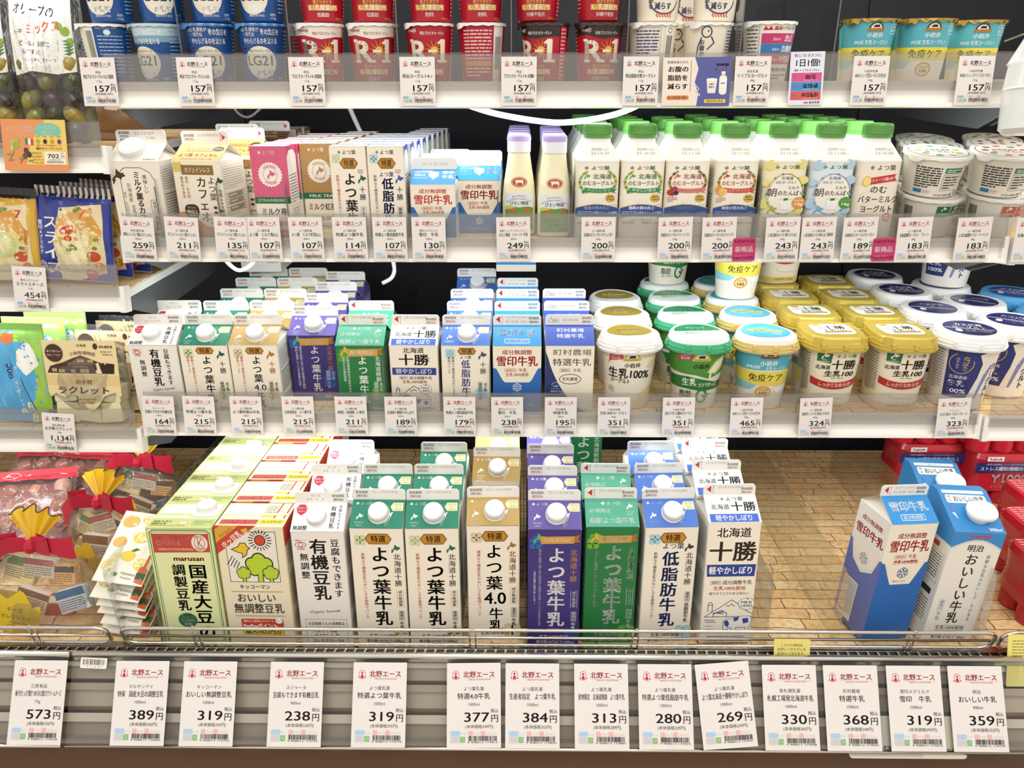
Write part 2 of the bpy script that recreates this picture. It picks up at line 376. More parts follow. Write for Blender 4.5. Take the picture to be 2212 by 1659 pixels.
def shelf_unit(z, x0, x1, label, depth=.46, fence=.033, led=True, yo=0.):
    o = bpy.data.objects.new('shelf', None); COL.objects.link(o); o.location = (0, FY+yo, z); tag(o, label, 'shelf', 'shelves of the chilled case')
    L = lambda nm, mb: obj(nm, mb, o)
    m = MB(); m.prism(rail_prof(0, 0), x0, x1, '#fdf8f0', METAL, axis='x'); m.box((x0-.004, -.003, -.034), (x0+.004, .014, .003), '#f4f1ea', METAL); m.box((x1-.004, -.003, -.034), (x1+.004, .014, .003), '#f4f1ea', METAL); L('price_rail', m)
    m = MB(); M = Matrix.Translation((0, .012, -.004))@RX(TILT)
    q = [((x0, 0, -.012), (x1, depth, -.001))]
    b = MB(); b.box((x0, .001, -.012), (x1, depth, -.0012), '#e8e6e0', METAL)
    m.mesh([M@Vector(v) for v in b.v], b.f, '#e8e6e0', METAL); L('deck', m)
    m = MB(); b = MB(); b.box((x0+.003, .002, -.0012), (x1-.003, depth, 0), '#c90', CORK); m.mesh([M@Vector(v) for v in b.v], b.f, '#c90', CORK); L('cork_mat', m)
    if fence:
        m = MB(); m.box((x0+.002, -.0035, -.012), (x1-.002, -.0015, fence), '#fff', FENCE); L('front_strip', m)
        m = MB(); m.box((x0+.002, -.0042, fence), (x1-.002, -.0008, fence+.0016), '#fff', CLEAR); L('strip_lip', m)
    if led:
        m = MB(); m.tube([(x0+.03, .030, -.026), (x1-.03, .030, -.026)], .004, '#fff', LED); L('led_tube', m)
        m = MB(); m.box((x0+.02, .024, -.021), (x1-.02, .04, -.012), '#f4f4f4', METAL); L('lamp_holder', m)
        area('shelf_led_light', ((x0+x1)/2, FY+yo+.036, z-.032), (radians(56), 0, 0), x1-x0-.08, .012, 1.05*(x1-x0), COOL)
    for xx in (x0+.004, x1-.004):
        m = MB(); m.prism([(.02, -.012), (.03, -.034), (.1, -.052), (.30, -.02), (.44, .015), (.44, .05), (.02, -.006)], xx-.0015, xx+.0015, '#55585a', METAL, axis='x'); L('bracket', m)
    return o
shelf_unit(SHELF['a'], XL, XR, 'topmost shelf of the middle bay, holding small yogurt cups', led=True)
shelf_unit(SHELF['b'], XL, XR, 'second shelf of the middle bay, holding coffee milk and drinking yogurt')
shelf_unit(SHELF['c'], XL, XR, 'third shelf of the middle bay, holding half-litre cartons and yogurt tubs')
area('canopy_led_light', (.05, FY+.0, ZC+.46), (radians(40), 0, 0), 1.6, .03, 5, COOL)
shelf_unit(LEFTS['a'], -1.15, XL-.012, 'shelf of the neighbouring bay holding olive bags', led=False)
shelf_unit(LEFTS['b'], -1.15, XL-.012, 'shelf of the neighbouring bay holding sliced cheese', led=True)
shelf_unit(LEFTS['c'], -1.15, XL-.012, 'shelf of the neighbouring bay holding raclette cheese', led=True)
shelf_unit(SHELF['b']-.002, XR+.012, 1.15, 'shelf end of the far bay beside the small cream yogurt cups', led=True)
shelf_unit(SHELF['c']-.004, XR+.012, 1.15, 'shelf end of the far bay beside the dark blue yogurt tubs', led=True)
shelf_unit(SHELF['a']+.004, XR+.012, 1.15, 'shelf end of the far bay beside the hanging white roll', led=True)
# ---- the bottom deck
BY, BZ, BT = .937, ZC-.609, 6.0
BM = T(0, BY-.012, BZ)@RX(BT)
def tilted(M, fill, name, **k):
    b = MB(); fill(b); r = MB(); r.v = [tuple(M@Vector(v)) for v in b.v]; r.f, r.c, r.m, r.sm, r.mats = b.f, b.c, b.m, b.sm, b.mats; return obj(name, r, **k)
case = bpy.data.objects.new('display_case', None); COL.objects.link(case); tag(case, 'chilled open display case with brown front and chrome air grille', 'display case')
tilted(BM, lambda b: b.box((-1.3, .0, -.02), (1.3, .66, -.0015), '#3a3230', METAL), 'bottom_deck', parent=case)
for i, (x0, x1) in enumerate(((-1.3, -.5505), (-.5495, .6645), (.6655, 1.3))):
    o = tilted(BM, lambda b: b.box((x0, .006, -.0014), (x1, .66, 0), '#c90', CORK), 'cork_mat'); tag(o, ['cork print mat under the cellophane cheese bags', 'cork print mat under the one-litre cartons', 'cork print mat under the red bottle packs'][i], 'mat')
m = MB(); m.box((-1.3, .864, .0), (1.3, .884, BZ-.094), '#765', WOOD); obj('front_panel', m, case)
# sloping chrome duct behind the tag holder
RT, RB = Vector((0, .892, BZ+.014)), Vector((0, .848, BZ-.088))      # top and bottom line of the tag holder
dz = (RB-RT)
m = MB(); stp = [(0, .014), (.10, .014), (.10, .010), (.16, .010), (.16, .016), (.34, .018), (.36, .012), (.44, .012), (.46, .020), (.68, .022), (.70, .012), (.80, .012), (.83, .02), (1.0, .02)]
pr = [(RT.y+dz.y*t+d, RT.z+dz.z*t) for t, d in stp]
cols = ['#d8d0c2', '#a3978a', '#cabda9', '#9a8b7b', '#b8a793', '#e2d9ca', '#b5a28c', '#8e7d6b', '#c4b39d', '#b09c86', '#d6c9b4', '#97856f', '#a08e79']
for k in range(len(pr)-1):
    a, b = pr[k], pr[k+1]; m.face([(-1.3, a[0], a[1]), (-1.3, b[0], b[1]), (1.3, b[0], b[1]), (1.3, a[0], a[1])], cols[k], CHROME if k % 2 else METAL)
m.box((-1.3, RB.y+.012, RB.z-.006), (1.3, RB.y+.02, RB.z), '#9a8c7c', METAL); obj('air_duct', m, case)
def slope(t, off, x): return Vector((x, RT.y+dz.y*t, RT.z+dz.z*t))+Vector((0, dz.z, -dz.y)).normalized()*off
def holder(x0, x1):
    m = MB(); m.mesh([slope(t, o, x) for o in (.0, .0018) for t in (-.02, 1.0) for x in (x0, x1)], [(0, 1, 3, 2), (4, 6, 7, 5), (0, 4, 5, 1), (2, 3, 7, 6), (0, 2, 6, 4), (1, 5, 7, 3)], '#fff', CLEAR)
    obj('tag_holder', m, case)
    m = MB(); a, b = slope(1.0, .001, x0), slope(1.0, .001, x1); m.tube([a, b], .0022, '#e8e0d2', CHROME); a, b = slope(-.03, 0, x0), slope(-.03, 0, x1); m.tube([a, b], .0042, '#eeeae2', CHROME); obj('holder_bead', m, case)
xs0 = at(147, 1520, .87).x
holder(-1.25, xs0-.003); holder(xs0+.003, at(2186, 1520, .87).x+.02); holder(at(2200, 1520, .87).x+.03, 1.25)
# air slots: dark channel, chrome bars across
m = MB(); m.box((-1.3, .900, BZ+.006), (1.3, .920, BZ+.0075), '#0c0b0b', METAL); obj('air_slot_channel', m, case)
m = MB(); m.box((-1.3, .893, BZ+.008), (1.3, .902, BZ+.0145), '#d6d2ca', CHROME); m.box((-1.3, .919, BZ+.006), (1.3, .9335, BZ+.0105), '#cfcac0', CHROME); obj('grille_rail', m, case)
m = MB(); x = -1.25
while x < 1.25:
    m.mesh([(x, .901, BZ+.0098), (x+.003, .901, BZ+.0098), (x+.005, .9195, BZ+.0098), (x+.002, .9195, BZ+.0098)], [(0, 1, 2, 3)], '#cfc8ba', CHROME)
    x += .0135
obj('grille_slats', m, case)
# chrome wire fences along the deck edge
def fence(x0, x1, posts, label):
    yb, yt, zb, zt = BY-.0125, BY-.028, BZ+.0142, BZ+.046; r = .016; m = MB(); pts = []
    def P(x, t): return (x, yb+(yt-yb)*t, zb+(zt-zb)*t)
    n = 6
    for i in range(n+1): a = -pi/2+pi/2*i/n; pts.append(P(x1-r+r*cos(a), .32+.32*sin(a)))
    for i in range(n+1): a = pi/2*i/n; pts.append(P(x1-r+r*cos(a), .68+.32*sin(a)))
    for i in range(n+1): a = pi/2+pi/2*i/n; pts.append(P(x0+r+r*cos(a), .68+.32*sin(a)))
    for i in range(n+1): a = pi+pi/2*i/n; pts.append(P(x0+r+r*cos(a), .32+.32*sin(a)))
    o = bpy.data.objects.new('wire_fence', None); COL.objects.link(o); tag(o, label, 'fence', 'chrome wire fences')
    m.tube(pts, .0026, '#d8d2c8', CHROME, close=True); obj('wire_loop', m, o)
    m = MB(); m.tube([P(x0+.004, .5), P(x1-.004, .5)], .002, '#d8d2c8', CHROME); obj('middle_wire', m, o)
    for x in posts:
        m = MB()
        for d in (-.004, .004): m.tube([P(x+d, 1.0), P(x+d, .5), (x+d, yb+.001, BZ+.001)], .0013, '#cfc9bf', CHROME)
        m.tube([P(x-.004, 1.0), P(x, 1.12), P(x+.004, 1.0)], .0013, '#cfc9bf', CHROME); obj('post', m, o)
fx = lambda px: at(px, 1380, BY-.02).x
fence(-1.1, fx(238), [fx(78)], 'chrome wire fence in front of the cellophane cheese bags')
fence(fx(268), fx(2146), [fx(p) for p in (425, 1021, 1372, 1968)], 'long chrome wire fence in front of the one-litre cartons')
fence(fx(2160), 1.1, [fx(2300)], 'chrome wire fence end in front of the red bottle packs')
# ================================================================== price tags
def tag_art(w, h, maker, nm, vol, price, base, big=False, seed=0, fade=None):
    a = Art(); Y = lambda t: h*t
    red = '#c8323f'; cx = w*.165; k = w*.055
    a.ring(cx, Y(.135), k, k*1.15, w*.008, red, 18, pi, 2*pi); a.l([(cx-k, Y(.135)), (cx-k*.9, Y(.185))], w*.008, red); a.l([(cx+k, Y(.135)), (cx+k*.9, Y(.185))], w*.008, red)
    a.e(cx, Y(.125), k*.35, k*.4, red, 10); a.p([(cx-k*.3, Y(.145)), (cx+k*.3, Y(.145)), (cx+k*.62, Y(.188)), (cx-k*.62, Y(.188))], red); a.r(cx-k*1.3, Y(.17), k*.35, k*.35, red); a.r(cx+k*1, Y(.17), k*.35, k*.35, red); a.r(cx-k*.7, Y(.193), k*1.4, h*.004, red)
    a.t('北野エース', w*.60, Y(.137), w*.118, red, w=w*.60, b=2); a.r(w*.30, Y(.182), w*.61, h*.0025, '#e0a0a0'); a.t('SPECIALTY FOOD STORE', w*.61, Y(.196), w*.026, red, w=w*.40, b=1)
    a.t(maker, w*.5, Y(.305), w*.078, '#55504c', w=-w*.8, b=0)
    a.t(nm, w*.5, Y(.393), w*.118, '#191514', w=-w*.86, b=1); a.t(vol, w*.5, Y(.487), w*.075, '#5f5a55', b=0)
    pc = fade or '#17110f'
    a.t(price, w*.79, Y(.635), w*.235, pc, w=w*(.485 if len(price) == 3 else .60), b=1, al='r'); a.t('円', w*.885, Y(.655), w*.15, '#1d1715', b=1); a.t('税込', w*.885, Y(.565), w*.075, '#2a2422', b=0)
    a.t('(本体価格%s円)' % base, w*.60, Y(.748), w*.073, '#5b5550', w=w*.52, b=0)
    x0 = w*.075
    a.r(x0, Y(.80), w*.165, h*.05, '#a9cdec'); a.t('NE-EF', x0+w*.0825, Y(.825), w*.05, '#e6f1fb', w=w*.14, b=1)
    a.r(x0, Y(.862), w*.165, h*.07, '#cfcdce'); a.t('108', x0+w*.085, Y(.897), w*.055, '#e9e6e4', b=1)
    a.r(x0+w*.175, Y(.865), w*.085, h*.066, '#7fc07a' if big else '#a8d49a'); a.t('洋', x0+w*.217, Y(.898), w*.06, '#e3f3df', b=1)
    a.t('NE-EF', w*.30, Y(.827), w*.05, '#d3e4f4', w=w*.12, b=0)
    for q, n in ((.40, '1'), (.63, '3')): a.r(w*q, Y(.80), w*.075, h*.05, '#efb5b3'); a.t(n, w*(q+.037), Y(.825), w*.055, '#f8dcd8', b=1)
    a.t('TKNO', w*.55, Y(.827), w*.05, '#f1cfcb', w=w*.12, b=0); a.t(str(2546000+seed*137), w*.82, Y(.827), w*.05, '#f1d3d0', w=w*.19, b=0)
    a.bars(w*.40, Y(.856), w*.52, h*.058, '#2b2522', seed); a.t('4 908013 %06d' % (172000+seed*37), w*.66, Y(.928), w*.042, '#4a4542', w=w*.56, b=0)
    return a
def card_mesh(w, h, arts, base='#e9e3dd', th=.0007, m=CARD, outline=None):
    "a card standing on the origin, w x h millimetres, face to -y"
    mb = MB(); W, H = w/2000, h/1000
    if outline is None: outline = [(-W, 0), (W, 0), (W, H), (-W, H)]
    mb.prism(outline, 0, th, base, m)
    for a in arts: a.put(mb, plane((-W, 0, H), (1, 0, 0), (0, 0, -1)), m)
    return mb
_n = [0]
def small_tag(shelf_z, px, py, maker, nm, vol, price, base, what, w=46, h=60, roll=0., lean=0., fade=None, yo=-.0075):
    _n[0] += 1
    mb = card_mesh(w, h, [tag_art(w, h, maker, nm, vol, price, base, seed=_n[0], fade=fade)])
    x = at(px, py, FY+yo).x; o = obj('price_tag', mb); o.matrix_world = T(x, FY+yo, shelf_z-.031)@RX(lean)@RY(-roll)
    tag(o, 'white price tag reading %s yen, %s' % (price, what), 'price tag', 'shelf price tags')
# --- top shelf
A = lambda px, py, *r, **k: small_tag(SHELF['a'], px, py, *r, **k)
A(214, 175, '明治', '明治プロビオヨーグルトLG21 低脂肪', '112g', '157', '145', 'below the blue cup showing its barcode')
A(422, 175, '明治', '明治プロビオヨーグルトLG21', '112g', '157', '145', 'below the blue cups, second from the plastic-wrapped bags')
A(663, 175, '明治', 'プロビオヨーグルトR-1低脂肪', '112g', '157', '145', 'below the red cups with white upper band')
A(902, 172, '明治', '明治ヨーグルトR-1', '112g', '157', '145', 'below the plain red cup of the top shelf')
A(1121, 172, '明治', 'プロビオヨーグルトR-1砂糖0', '112g', '157', '145', 'beside the red cups with black upper band')
A(1384, 170, '明治', '明治脂肪対策ヨーグルト', '112g', '157', '145', 'below the cream cups on the top shelf')
A(1625, 168, '森永乳業', 'トリプルヨーグルト', '100g', '157', '145', 'between the purple card and the striped card')
A(1880, 166, '小岩井乳業', 'iMUSEイミューズ生乳ヨーグルト甘さ控えめ', '100g', '157', '145', 'below the turquoise cups with yellow band')
A(2107, 163, '小岩井乳業', 'iMUSEイミューズドリンクヨーグルト', '115g', '157', '145', 'beside the hanging white roll on the top shelf')
# --- second shelf
B = lambda px, py, *r, **k: small_tag(SHELF['b'], px, py, *r, **dict(dict(lean=5.), **k))
B(298, 515, '新札幌乳業', '美味しいミルク薫るカフェオレ', '500ml', '259', '239', 'below the cream coffee carton with white cap', roll=-3)
B(394, 515, 'よつ葉乳業', 'カフェインレスよつ葉カフェオレ', '500ml', '211', '195', 'below the yellow coffee carton, on the second shelf', roll=-2.5)
B(501, 515, 'よつ葉乳業', 'カフェインレスよつ葉カフェオレ', '200ml', '135', '125', 'beside the yellow coffee carton', roll=-2)
B(572, 515, 'よつ葉乳業', 'よつ葉　ミルク苺(LL)', '200ml', '107', '99', 'below the pink strawberry milk')
B(663, 515, 'よつ葉乳業', 'よつ葉　ミルク紅茶(LL)', '200ml', '107', '99', 'below the brown milk tea cartons')
B(757, 515, 'よつ葉乳業', '特選よつ葉牛乳', '200ml', '114', '105', 'below the slim green-topped cartons')
B(843, 515, 'よつ葉乳業', '特選よつ葉低脂肪牛乳', '200ml', '107', '99', 'below the slim blue-topped low fat cartons')
B(927, 515, '雪印メグミルク', '雪印　牛乳', '200ml', '130', '120', 'below the small blue and white gable carton')
B(1110, 518, '美瑛ファーマーズマーケット', 'びえい物語　ジャージー牛乳', '200ml', '249', '230', 'below the purple-capped milk bottles', roll=1)
B(1292, 518, 'よつ葉乳業', '北海道のむヨーグルトやさしい甘さ', '250g', '200', '185', 'below the green-capped cartons of mild yogurt', roll=.5)
B(1458, 515, 'よつ葉乳業', '北海道のむヨーグルトベリーミックス', '250g', '200', '185', 'below the green-capped berry yogurt carton', roll=1)
B(1553, 513, 'よつ葉乳業', '北海道のむヨーグルトかんきつミックス', '250g', '200', '185', 'below the green-capped citrus yogurt carton', roll=1.5)
B(1690, 510, 'よつ葉乳業', 'よつ葉 北海道のむヨーグルト朝のミルクたんぱく', '250g', '243', '225', 'below the pale yellow carton with green cap', roll=1.5)
B(1767, 510, 'よつ葉乳業', 'よつ葉 北海道のむヨーグルト朝のたんぱく 砂糖不使用', '250g', '243', '225', 'below the pale blue carton with green cap', roll=1.5)
B(1856, 510, 'よつ葉乳業', '北海道のむバターミルクヨーグルト', '250g', '189', '175', 'below the cream buttermilk yogurt carton', roll=1.5)
B(1974, 508, 'よつ葉乳業', '北海道濃厚ヨーグルト　プレーン', '80g', '183', '169', 'below the stacked small cups with green band', roll=2)
B(2102, 508, 'よつ葉乳業', 'よつ葉 北海道濃厚ヨーグルト　ベリーミックス', '80g', '183', '169', 'below the stacked small cups with red band', roll=2)
B(2228, 510, 'よつ葉乳業', '北海道濃厚ヨーグルト', '80g', '183', '169', 'at the very edge past the red-banded cups', roll=2)
# --- third shelf
C = lambda px, py, *r, **k: small_tag(SHELF['c'], px, py, *r, **dict(dict(lean=2.), **k))
C(343, 895, 'スジャータ', '豆腐もできます有機豆乳', '500ml', '164', '152', 'below the white half-litre soy carton', roll=-1.5)
C(430, 895, 'よつ葉乳業', '特選よつ葉牛乳', '500ml', '215', '199', 'below the dark green half-litre carton', roll=-1.5)
C(532, 895, 'よつ葉乳業', 'よつ葉特選4.0牛乳', '500ml', '215', '199', 'below the gold half-litre carton', roll=-1)
C(645, 895, 'よつ葉乳業', '生産者指定　よつ葉牛乳', '500ml', '215', '199', 'below the purple half-litre carton')
C(759, 895, 'よつ葉乳業', '産地限定　北海道根釧　よつ葉牛乳', '500ml', '211', '195', 'below the all-green half-litre carton')
C(866, 895, 'よつ葉乳業', '北海道十勝軽やかしぼり', '500ml', '189', '175', 'below the white carton with navy band')
C(993, 895, 'よつ葉乳業', '特選よつ葉低脂肪牛乳', '500ml', '179', '165', 'below the blue low fat half-litre carton')
C(1096, 895, '雪印メグミルク', '雪印　牛乳', '500ml', '238', '220', 'below the sky blue half-litre carton', roll=.3)
C(1211, 893, '町村農場', '特選牛乳', '500ml', '195', '180', 'below the navy half-litre carton')
C(1326, 893, '小岩井乳業', '生乳100%ヨーグルト', '400g', '351', '325', 'below the white-lidded yogurt tub', roll=.4)
C(1466, 893, '小岩井乳業', '生乳だけで作った脂肪0ゼロヨーグルト', '400g', '351', '325', 'below the green-lidded yogurt tub', roll=.8)
C(1613, 893, '小岩井乳業', 'iMUSEイミューズ生乳ヨーグルト甘さ控えめ', '400g', '465', '430', 'below the turquoise tub with pale yellow lid', roll=1.2)
C(1763, 893, 'よつ葉乳業', '北海道十勝プレーンヨーグルト生乳100しっかりなめらか', '400g', '324', '300', 'below the gold-lidded yogurt tub', roll=2)
C(2061, 893, 'フジッコ', 'カスピ海ヨーグルトプレーン', '400g', '323', '299', 'below the dark blue yogurt tub with white lid', roll=2.5)
# --- neighbouring bay
small_tag(LEFTS['b'], 62, 618, '雪印メグミルク', 'スライスチーズ', '112g', '454', '420', 'below the blue sliced cheese bag', w=47, h=62, roll=-3, fade='#b9aea2')
small_tag(LEFTS['c'], 125, 930, '新札幌乳業', 'お手軽ラクレット', '150g', '1,134', '1,050', 'below the raclette cheese pack', w=47, h=59, roll=-3)
# --- bottom holder, larger tags
def big_tag(px, maker, nm, vol, price, base, what, roll=0., up=0.):
    _n[0] += 1; w, h = 70, 105
    mb = card_mesh(w, h, [tag_art(w, h, maker, nm, vol, price, base, big=True, seed=_n[0])])
    lean = math.degrees(atan2(RT.y-RB.y, RT.z-RB.z)); p = slope(.985, .0035, 0)
    x = at(px, 1515, (RT.y+RB.y)/2).x; o = obj('price_tag', mb); o.matrix_world = T(x, p.y, p.z+up)@RX(-lean)@RY(-roll)
    tag(o, 'large white price tag reading %s yen, %s' % (price, what), 'price tag', 'large price tags in the bottom holder')
G = big_tag
G(85, '三原食品', '柚子がたっぷり敷きつめられた銀だけクリームチーズ', '72g', '573', '530', 'alone in the holder under the cellophane bags')
G(305, 'マルサンアイ', '特保　国産大豆の調整豆乳', '1000ml', '389', '360', 'under the pale green soy milk boxes')
G(452, 'キッコーマン', 'おいしい無調整豆乳', '1000ml', '319', '295', 'under the soy milk box with the sun picture')
G(640, 'スジャータ', '豆腐もできます有機豆乳', '900ml', '238', '220', 'under the tall white soy milk carton')
G(820, 'よつ葉乳業', '特選よつ葉牛乳', '1000ml', '319', '295', 'under the dark green-topped litre cartons')
G(1025, 'よつ葉乳業', '特選4.0牛乳', '1000ml', '377', '349', 'under the gold-topped litre carton', roll=.8)
G(1150, 'よつ葉乳業', '生産者指定　よつ葉牛乳', '1000ml', '384', '355', 'under the purple litre carton')
G(1299, 'よつ葉乳業', '産地限定　北海道根釧　よつ葉牛乳', '1000ml', '313', '289', 'under the all-green litre carton')
G(1437, 'よつ葉乳業', '特選よつ葉低脂肪牛乳', '1000ml', '280', '259', 'under the blue-topped low fat litre carton')
G(1574, 'よつ葉乳業', 'よつ葉北海道十勝軽やかしぼり', '1000ml', '269', '249', 'standing tilted under the white carton with the cow', roll=4.5, up=.003)
G(1707, '新札幌乳業', '札幌工場発北海道牛乳', '1000ml', '330', '305', 'in front of the yellow notice')
G(1840, '町村農場', '特選牛乳', '1000ml', '368', '340', 'under the empty stretch of cork mat')
G(1977, '雪印メグミルク', '雪印　牛乳', '1000ml', '319', '295', 'under the solid blue and white litre carton')
G(2111, '明治', 'おいしい牛乳', '900ml', '359', '332', 'under the carton with the large white oval cap')
# --- other cards
def rounded(w, h, q):
    W, H, q = w/2000, h/1000, q/1000; pts = []
    for cx, cz, a in ((W-q, q, -90), (W-q, H-q, 0), (-W+q, H-q, 90), (-W+q, q, 180)):
        pts += [(cx+q*cos(radians(a+i*22.5)), cz+q*sin(radians(a+i*22.5))) for i in range(5)]
    return pts
for px, lab in ((1608, 'magenta new-product card beside the 200 yen citrus yogurt tag'), (1910, 'magenta new-product card beside the 189 yen buttermilk tag')):
    a = Art(); 
    for i, x in enumerate((7, 22)): a.t('NEWNE', 15.5, 4.2, 5.5, '#a52a5d', w=28, b=2) if i else a.t('NEWNE', 15.5, 26, 5.5, '#a52a5d', w=28, b=2)
    a.t('新商品', 15.5, 15, 8.4, '#fdf3ee', w=24.5, b=3); a.t('ぜひお試しください', 12, 24.2, 2.3, '#f3d6dc', w=18, b=1)
    o = obj('new_product_card', card_mesh(31, 31, [a], '#c23a6b', outline=rounded(31, 31, 2.5))); o.matrix_world = T(at(px, 530, FY-.009).x, FY-.0085, SHELF['b']-.030)@RX(5)@RY(-1.5); tag(o, lab, 'card', 'magenta new-product cards')
a = Art(); a.p([(41, 0), (88, 0), (88, 60), (45, 60), (47, 45), (42, 30), (46, 14)], '#5b5f9e'); 
a.t('肥満気味の方の', 19, 6, 3.6, '#3b3c63', w=27, b=1); a.t('お腹の', 20, 14.5, 7.5, '#34365f', w=27, b=3); a.t('脂肪を', 20, 25, 7.5, '#34365f', w=27, b=3); a.t('減らす', 20, 35.5, 7.5, '#34365f', w=27, b=3); a.r(36.2, 4, .5, 38, '#34365f'); a.rr(6, 46.5, 29, 5.5, 2.7, '#d98a48'); a.t('MI-2乳酸菌の働き', 20.5, 49.2, 3.4, '#fff4e6', w=26, b=2)
a.t('meiji', 77, 8.5, 6, '#c43a44', w=16, b=3); a.t('●詳しい商品情報', 76, 15.5, 2.4, '#e8e6ef', w=17, b=1); a.t('はこちら', 72, 19, 2.4, '#e8e6ef', w=10, b=1)
a.p([(57, 27), (71, 27), (69, 44), (59, 44)], '#eae5dc'); a.e(64, 27, 7, 1.4, '#f7f4ee'); a.t('お腹の', 64, 33, 2.6, '#44446a', b=2); a.t('脂肪を', 64, 36.5, 2.6, '#44446a', b=2)
a.rr(73.5, 22, 10, 24, 4, '#efe9dd'); a.r(76, 17.5, 5, 4, '#efe9dd'); a.e(78.5, 32, 4, 4.5, '#fff'); a.t('脂肪', 78.5, 32, 3, '#44446a', b=2)
a.l([(40, 34), (44, 34.5), (48, 39), (44, 42), (50, 46), (43, 48)], .9, '#efe9f0'); a.rr(55, 51.5, 28, 4.6, 1.2, '#e7c65a'); a.t('機能性表示食品', 69, 53.8, 3, '#5a4a2a', w=22, b=1)
o = obj('advert_card', card_mesh(88, 59, [a], '#ece0d0')); o.matrix_world = T(at(1505, 170, FY-.0075).x, FY-.0075, SHELF['a']-.031)@RY(-.4); tag(o, 'cream and purple advert card about belly fat on the top rail', 'card')
a = Art(); a.t('気になる3つに', 22, 4.5, 4.4, '#4b4f78', w=36, b=1); a.t('1日1個!', 22, 13.5, 10, '#2f3355', w=33, b=2); a.t('森永 トリプルヨーグルト', 22, 22.5, 3, '#3c3c55', w=33, b=2)
for i, (c, s1, s2) in enumerate((('#d8558b', '高めの', '血圧'), ('#4a8fc6', '食後の', '血糖値'), ('#d65c5c', '食後の', '中性脂肪'))): a.r(2.5, 25.5+i*11.2, 39, 10.8, c); a.t(s1, 9.5, 31+i*11.2, 3.6, '#fbeef0', w=9.5, b=1); a.t(s2, 27.5, 30.5+i*11.2, 6.6, '#fff', w=(15, 20, 22)[i], b=3); a.t('の上昇をおだやかにする', 27.5, 34.6+i*11.2, 1.7, '#f7dfe6', w=20, b=0)
a.p([(20, 63), (21.5, 60.5), (23, 62.5), (24.5, 60.5), (26, 63)], '#cc3344'); a.t('森永乳業', 34, 62, 3.2, '#333', w=14, b=1)
o = obj('advert_card', card_mesh(44, 65, [a], '#e3e4ef')); o.matrix_world = T(at(1743, 170, FY-.0075).x, FY-.0075, SHELF['a']-.0305)@RY(-1); tag(o, 'pale card with pink, blue and red stripes on the top rail', 'card')
a = Art(); a.p([(60, 0), (86, 0), (86, 58), (30, 58), (38, 30), (50, 12)], '#e9c86a'); a.e(62, 12, 17, 8, '#7fbfa6'); a.e(52, 15, 8, 6, '#7fbfa6'); a.e(72, 15, 8, 6, '#7fbfa6'); a.t('よくばりたい', 62, 10, 5, '#f6f7ea', w=24, b=2); a.t('あなたに!', 62, 16.5, 5, '#f6f7ea', w=18, b=2)
a.t('オリーブの実', 24, 12, 8, '#fdf0dc', w=36, b=2); a.t('ミックス', 27, 19.5, 5.5, '#fdf0dc', w=19, b=2)
for i, c in enumerate(('#a9a83f', '#4a3426', '#c79a2e', '#7c3f63')):
    a.e(48+i*9.5, 28, 2.8, 3.2, c, 14)
    for d in (-1.5, 0, 1.5): a.l([(48+i*9.5+d, 22.6), (48+i*9.5+d*1.4, 20.6)], .7, '#4d8a4a')
a.t('本場イタリアの自然なオリーブ', 62, 33, 2.3, '#c06a3a', w=34, b=1); a.t('4種のオリーブミックス', 62, 37, 4, '#b0573a', w=36, b=2)
for i, c in enumerate(('#3f8a55', '#f0ece0', '#c84a44')): a.r(31+i*3.6, 24+i*.5, 3.6, 8, c)
for x, y, c in ((14, 30, '#b8bd5a'), (19, 34, '#a5ad4c'), (13, 37, '#c3c46a'), (20, 27, '#aab550'), (31, 40, '#5a4436'), (35, 45, '#4d3a2e'), (29, 47, '#6a5140')): a.e(x, y, 3.2, 3.9, c, 16)
a.l([(6, 54), (14, 44), (16, 30)], .8, '#6b8a4a'); a.l([(22, 56), (28, 48), (34, 38)], .8, '#6b5a3a')
for x, y in ((8, 45), (24, 50), (10, 52), (36, 53)): a.e(x, y, 3.6, 1.4, '#7f9a55', 12)
a.t('オススメ', 45, 43, 3.2, '#3f8a70', w=12, b=3); a.t('おつまみや', 45, 47.5, 3, '#a06a33', w=13, b=2); a.t('パスタ・ディップ', 46, 51.5, 3, '#a06a33', w=15, b=2); a.t('ソースにしても♪', 46, 55.5, 3, '#a06a33', w=16, b=2)
a.r(55, 41, 29, 16.5, '#f1e8d6'); a.t('702', 67, 46.5, 7.6, '#1b1512', w=16, b=2); a.t('円', 79.5, 47.5, 5, '#1b1512', b=1); a.t('税込', 79.5, 43, 2.6, '#2b2522', b=0); a.t('(本体価格650円)', 69, 51.4, 2.3, '#5b5550', w=18, b=0); a.bars(58, 53, 22, 2.6, '#3b3532', 77)
o = obj('advert_card', card_mesh(86, 66, [a], '#e3945f')); x1 = at(143, 310, FY-.01).x; o.matrix_world = T(x1-.043, FY-.012, LEFTS['a']-.030)@RX(-3)@RY(1.0); tag(o, 'orange olive mix card with olive drawings reading 702 yen', 'card')
a = Art(); 
for i, s in enumerate(('こちらの商品は', '好評につきただいま', '品切れしております。', '誠に申し訳ござい', 'ませんが、悪しからず')): a.t(s, 23, 8+i*5.6, 4.2, '#4f4628', w=-38, b=1)
o = obj('notice_card', card_mesh(47, 62, [a], '#e9d97c', outline=rounded(47, 62, 2))); p = slope(.5, -.002, 0); o.matrix_world = T(at(1714, 1420, .89).x, .889, BZ-.02)@RX(-10); tag(o, 'yellow sold-out notice card standing behind the 330 yen tag', 'notice')
a = Art(); a.lines(6, 8, 36, 6, 4, 1.2, '#8a7d48', 9)
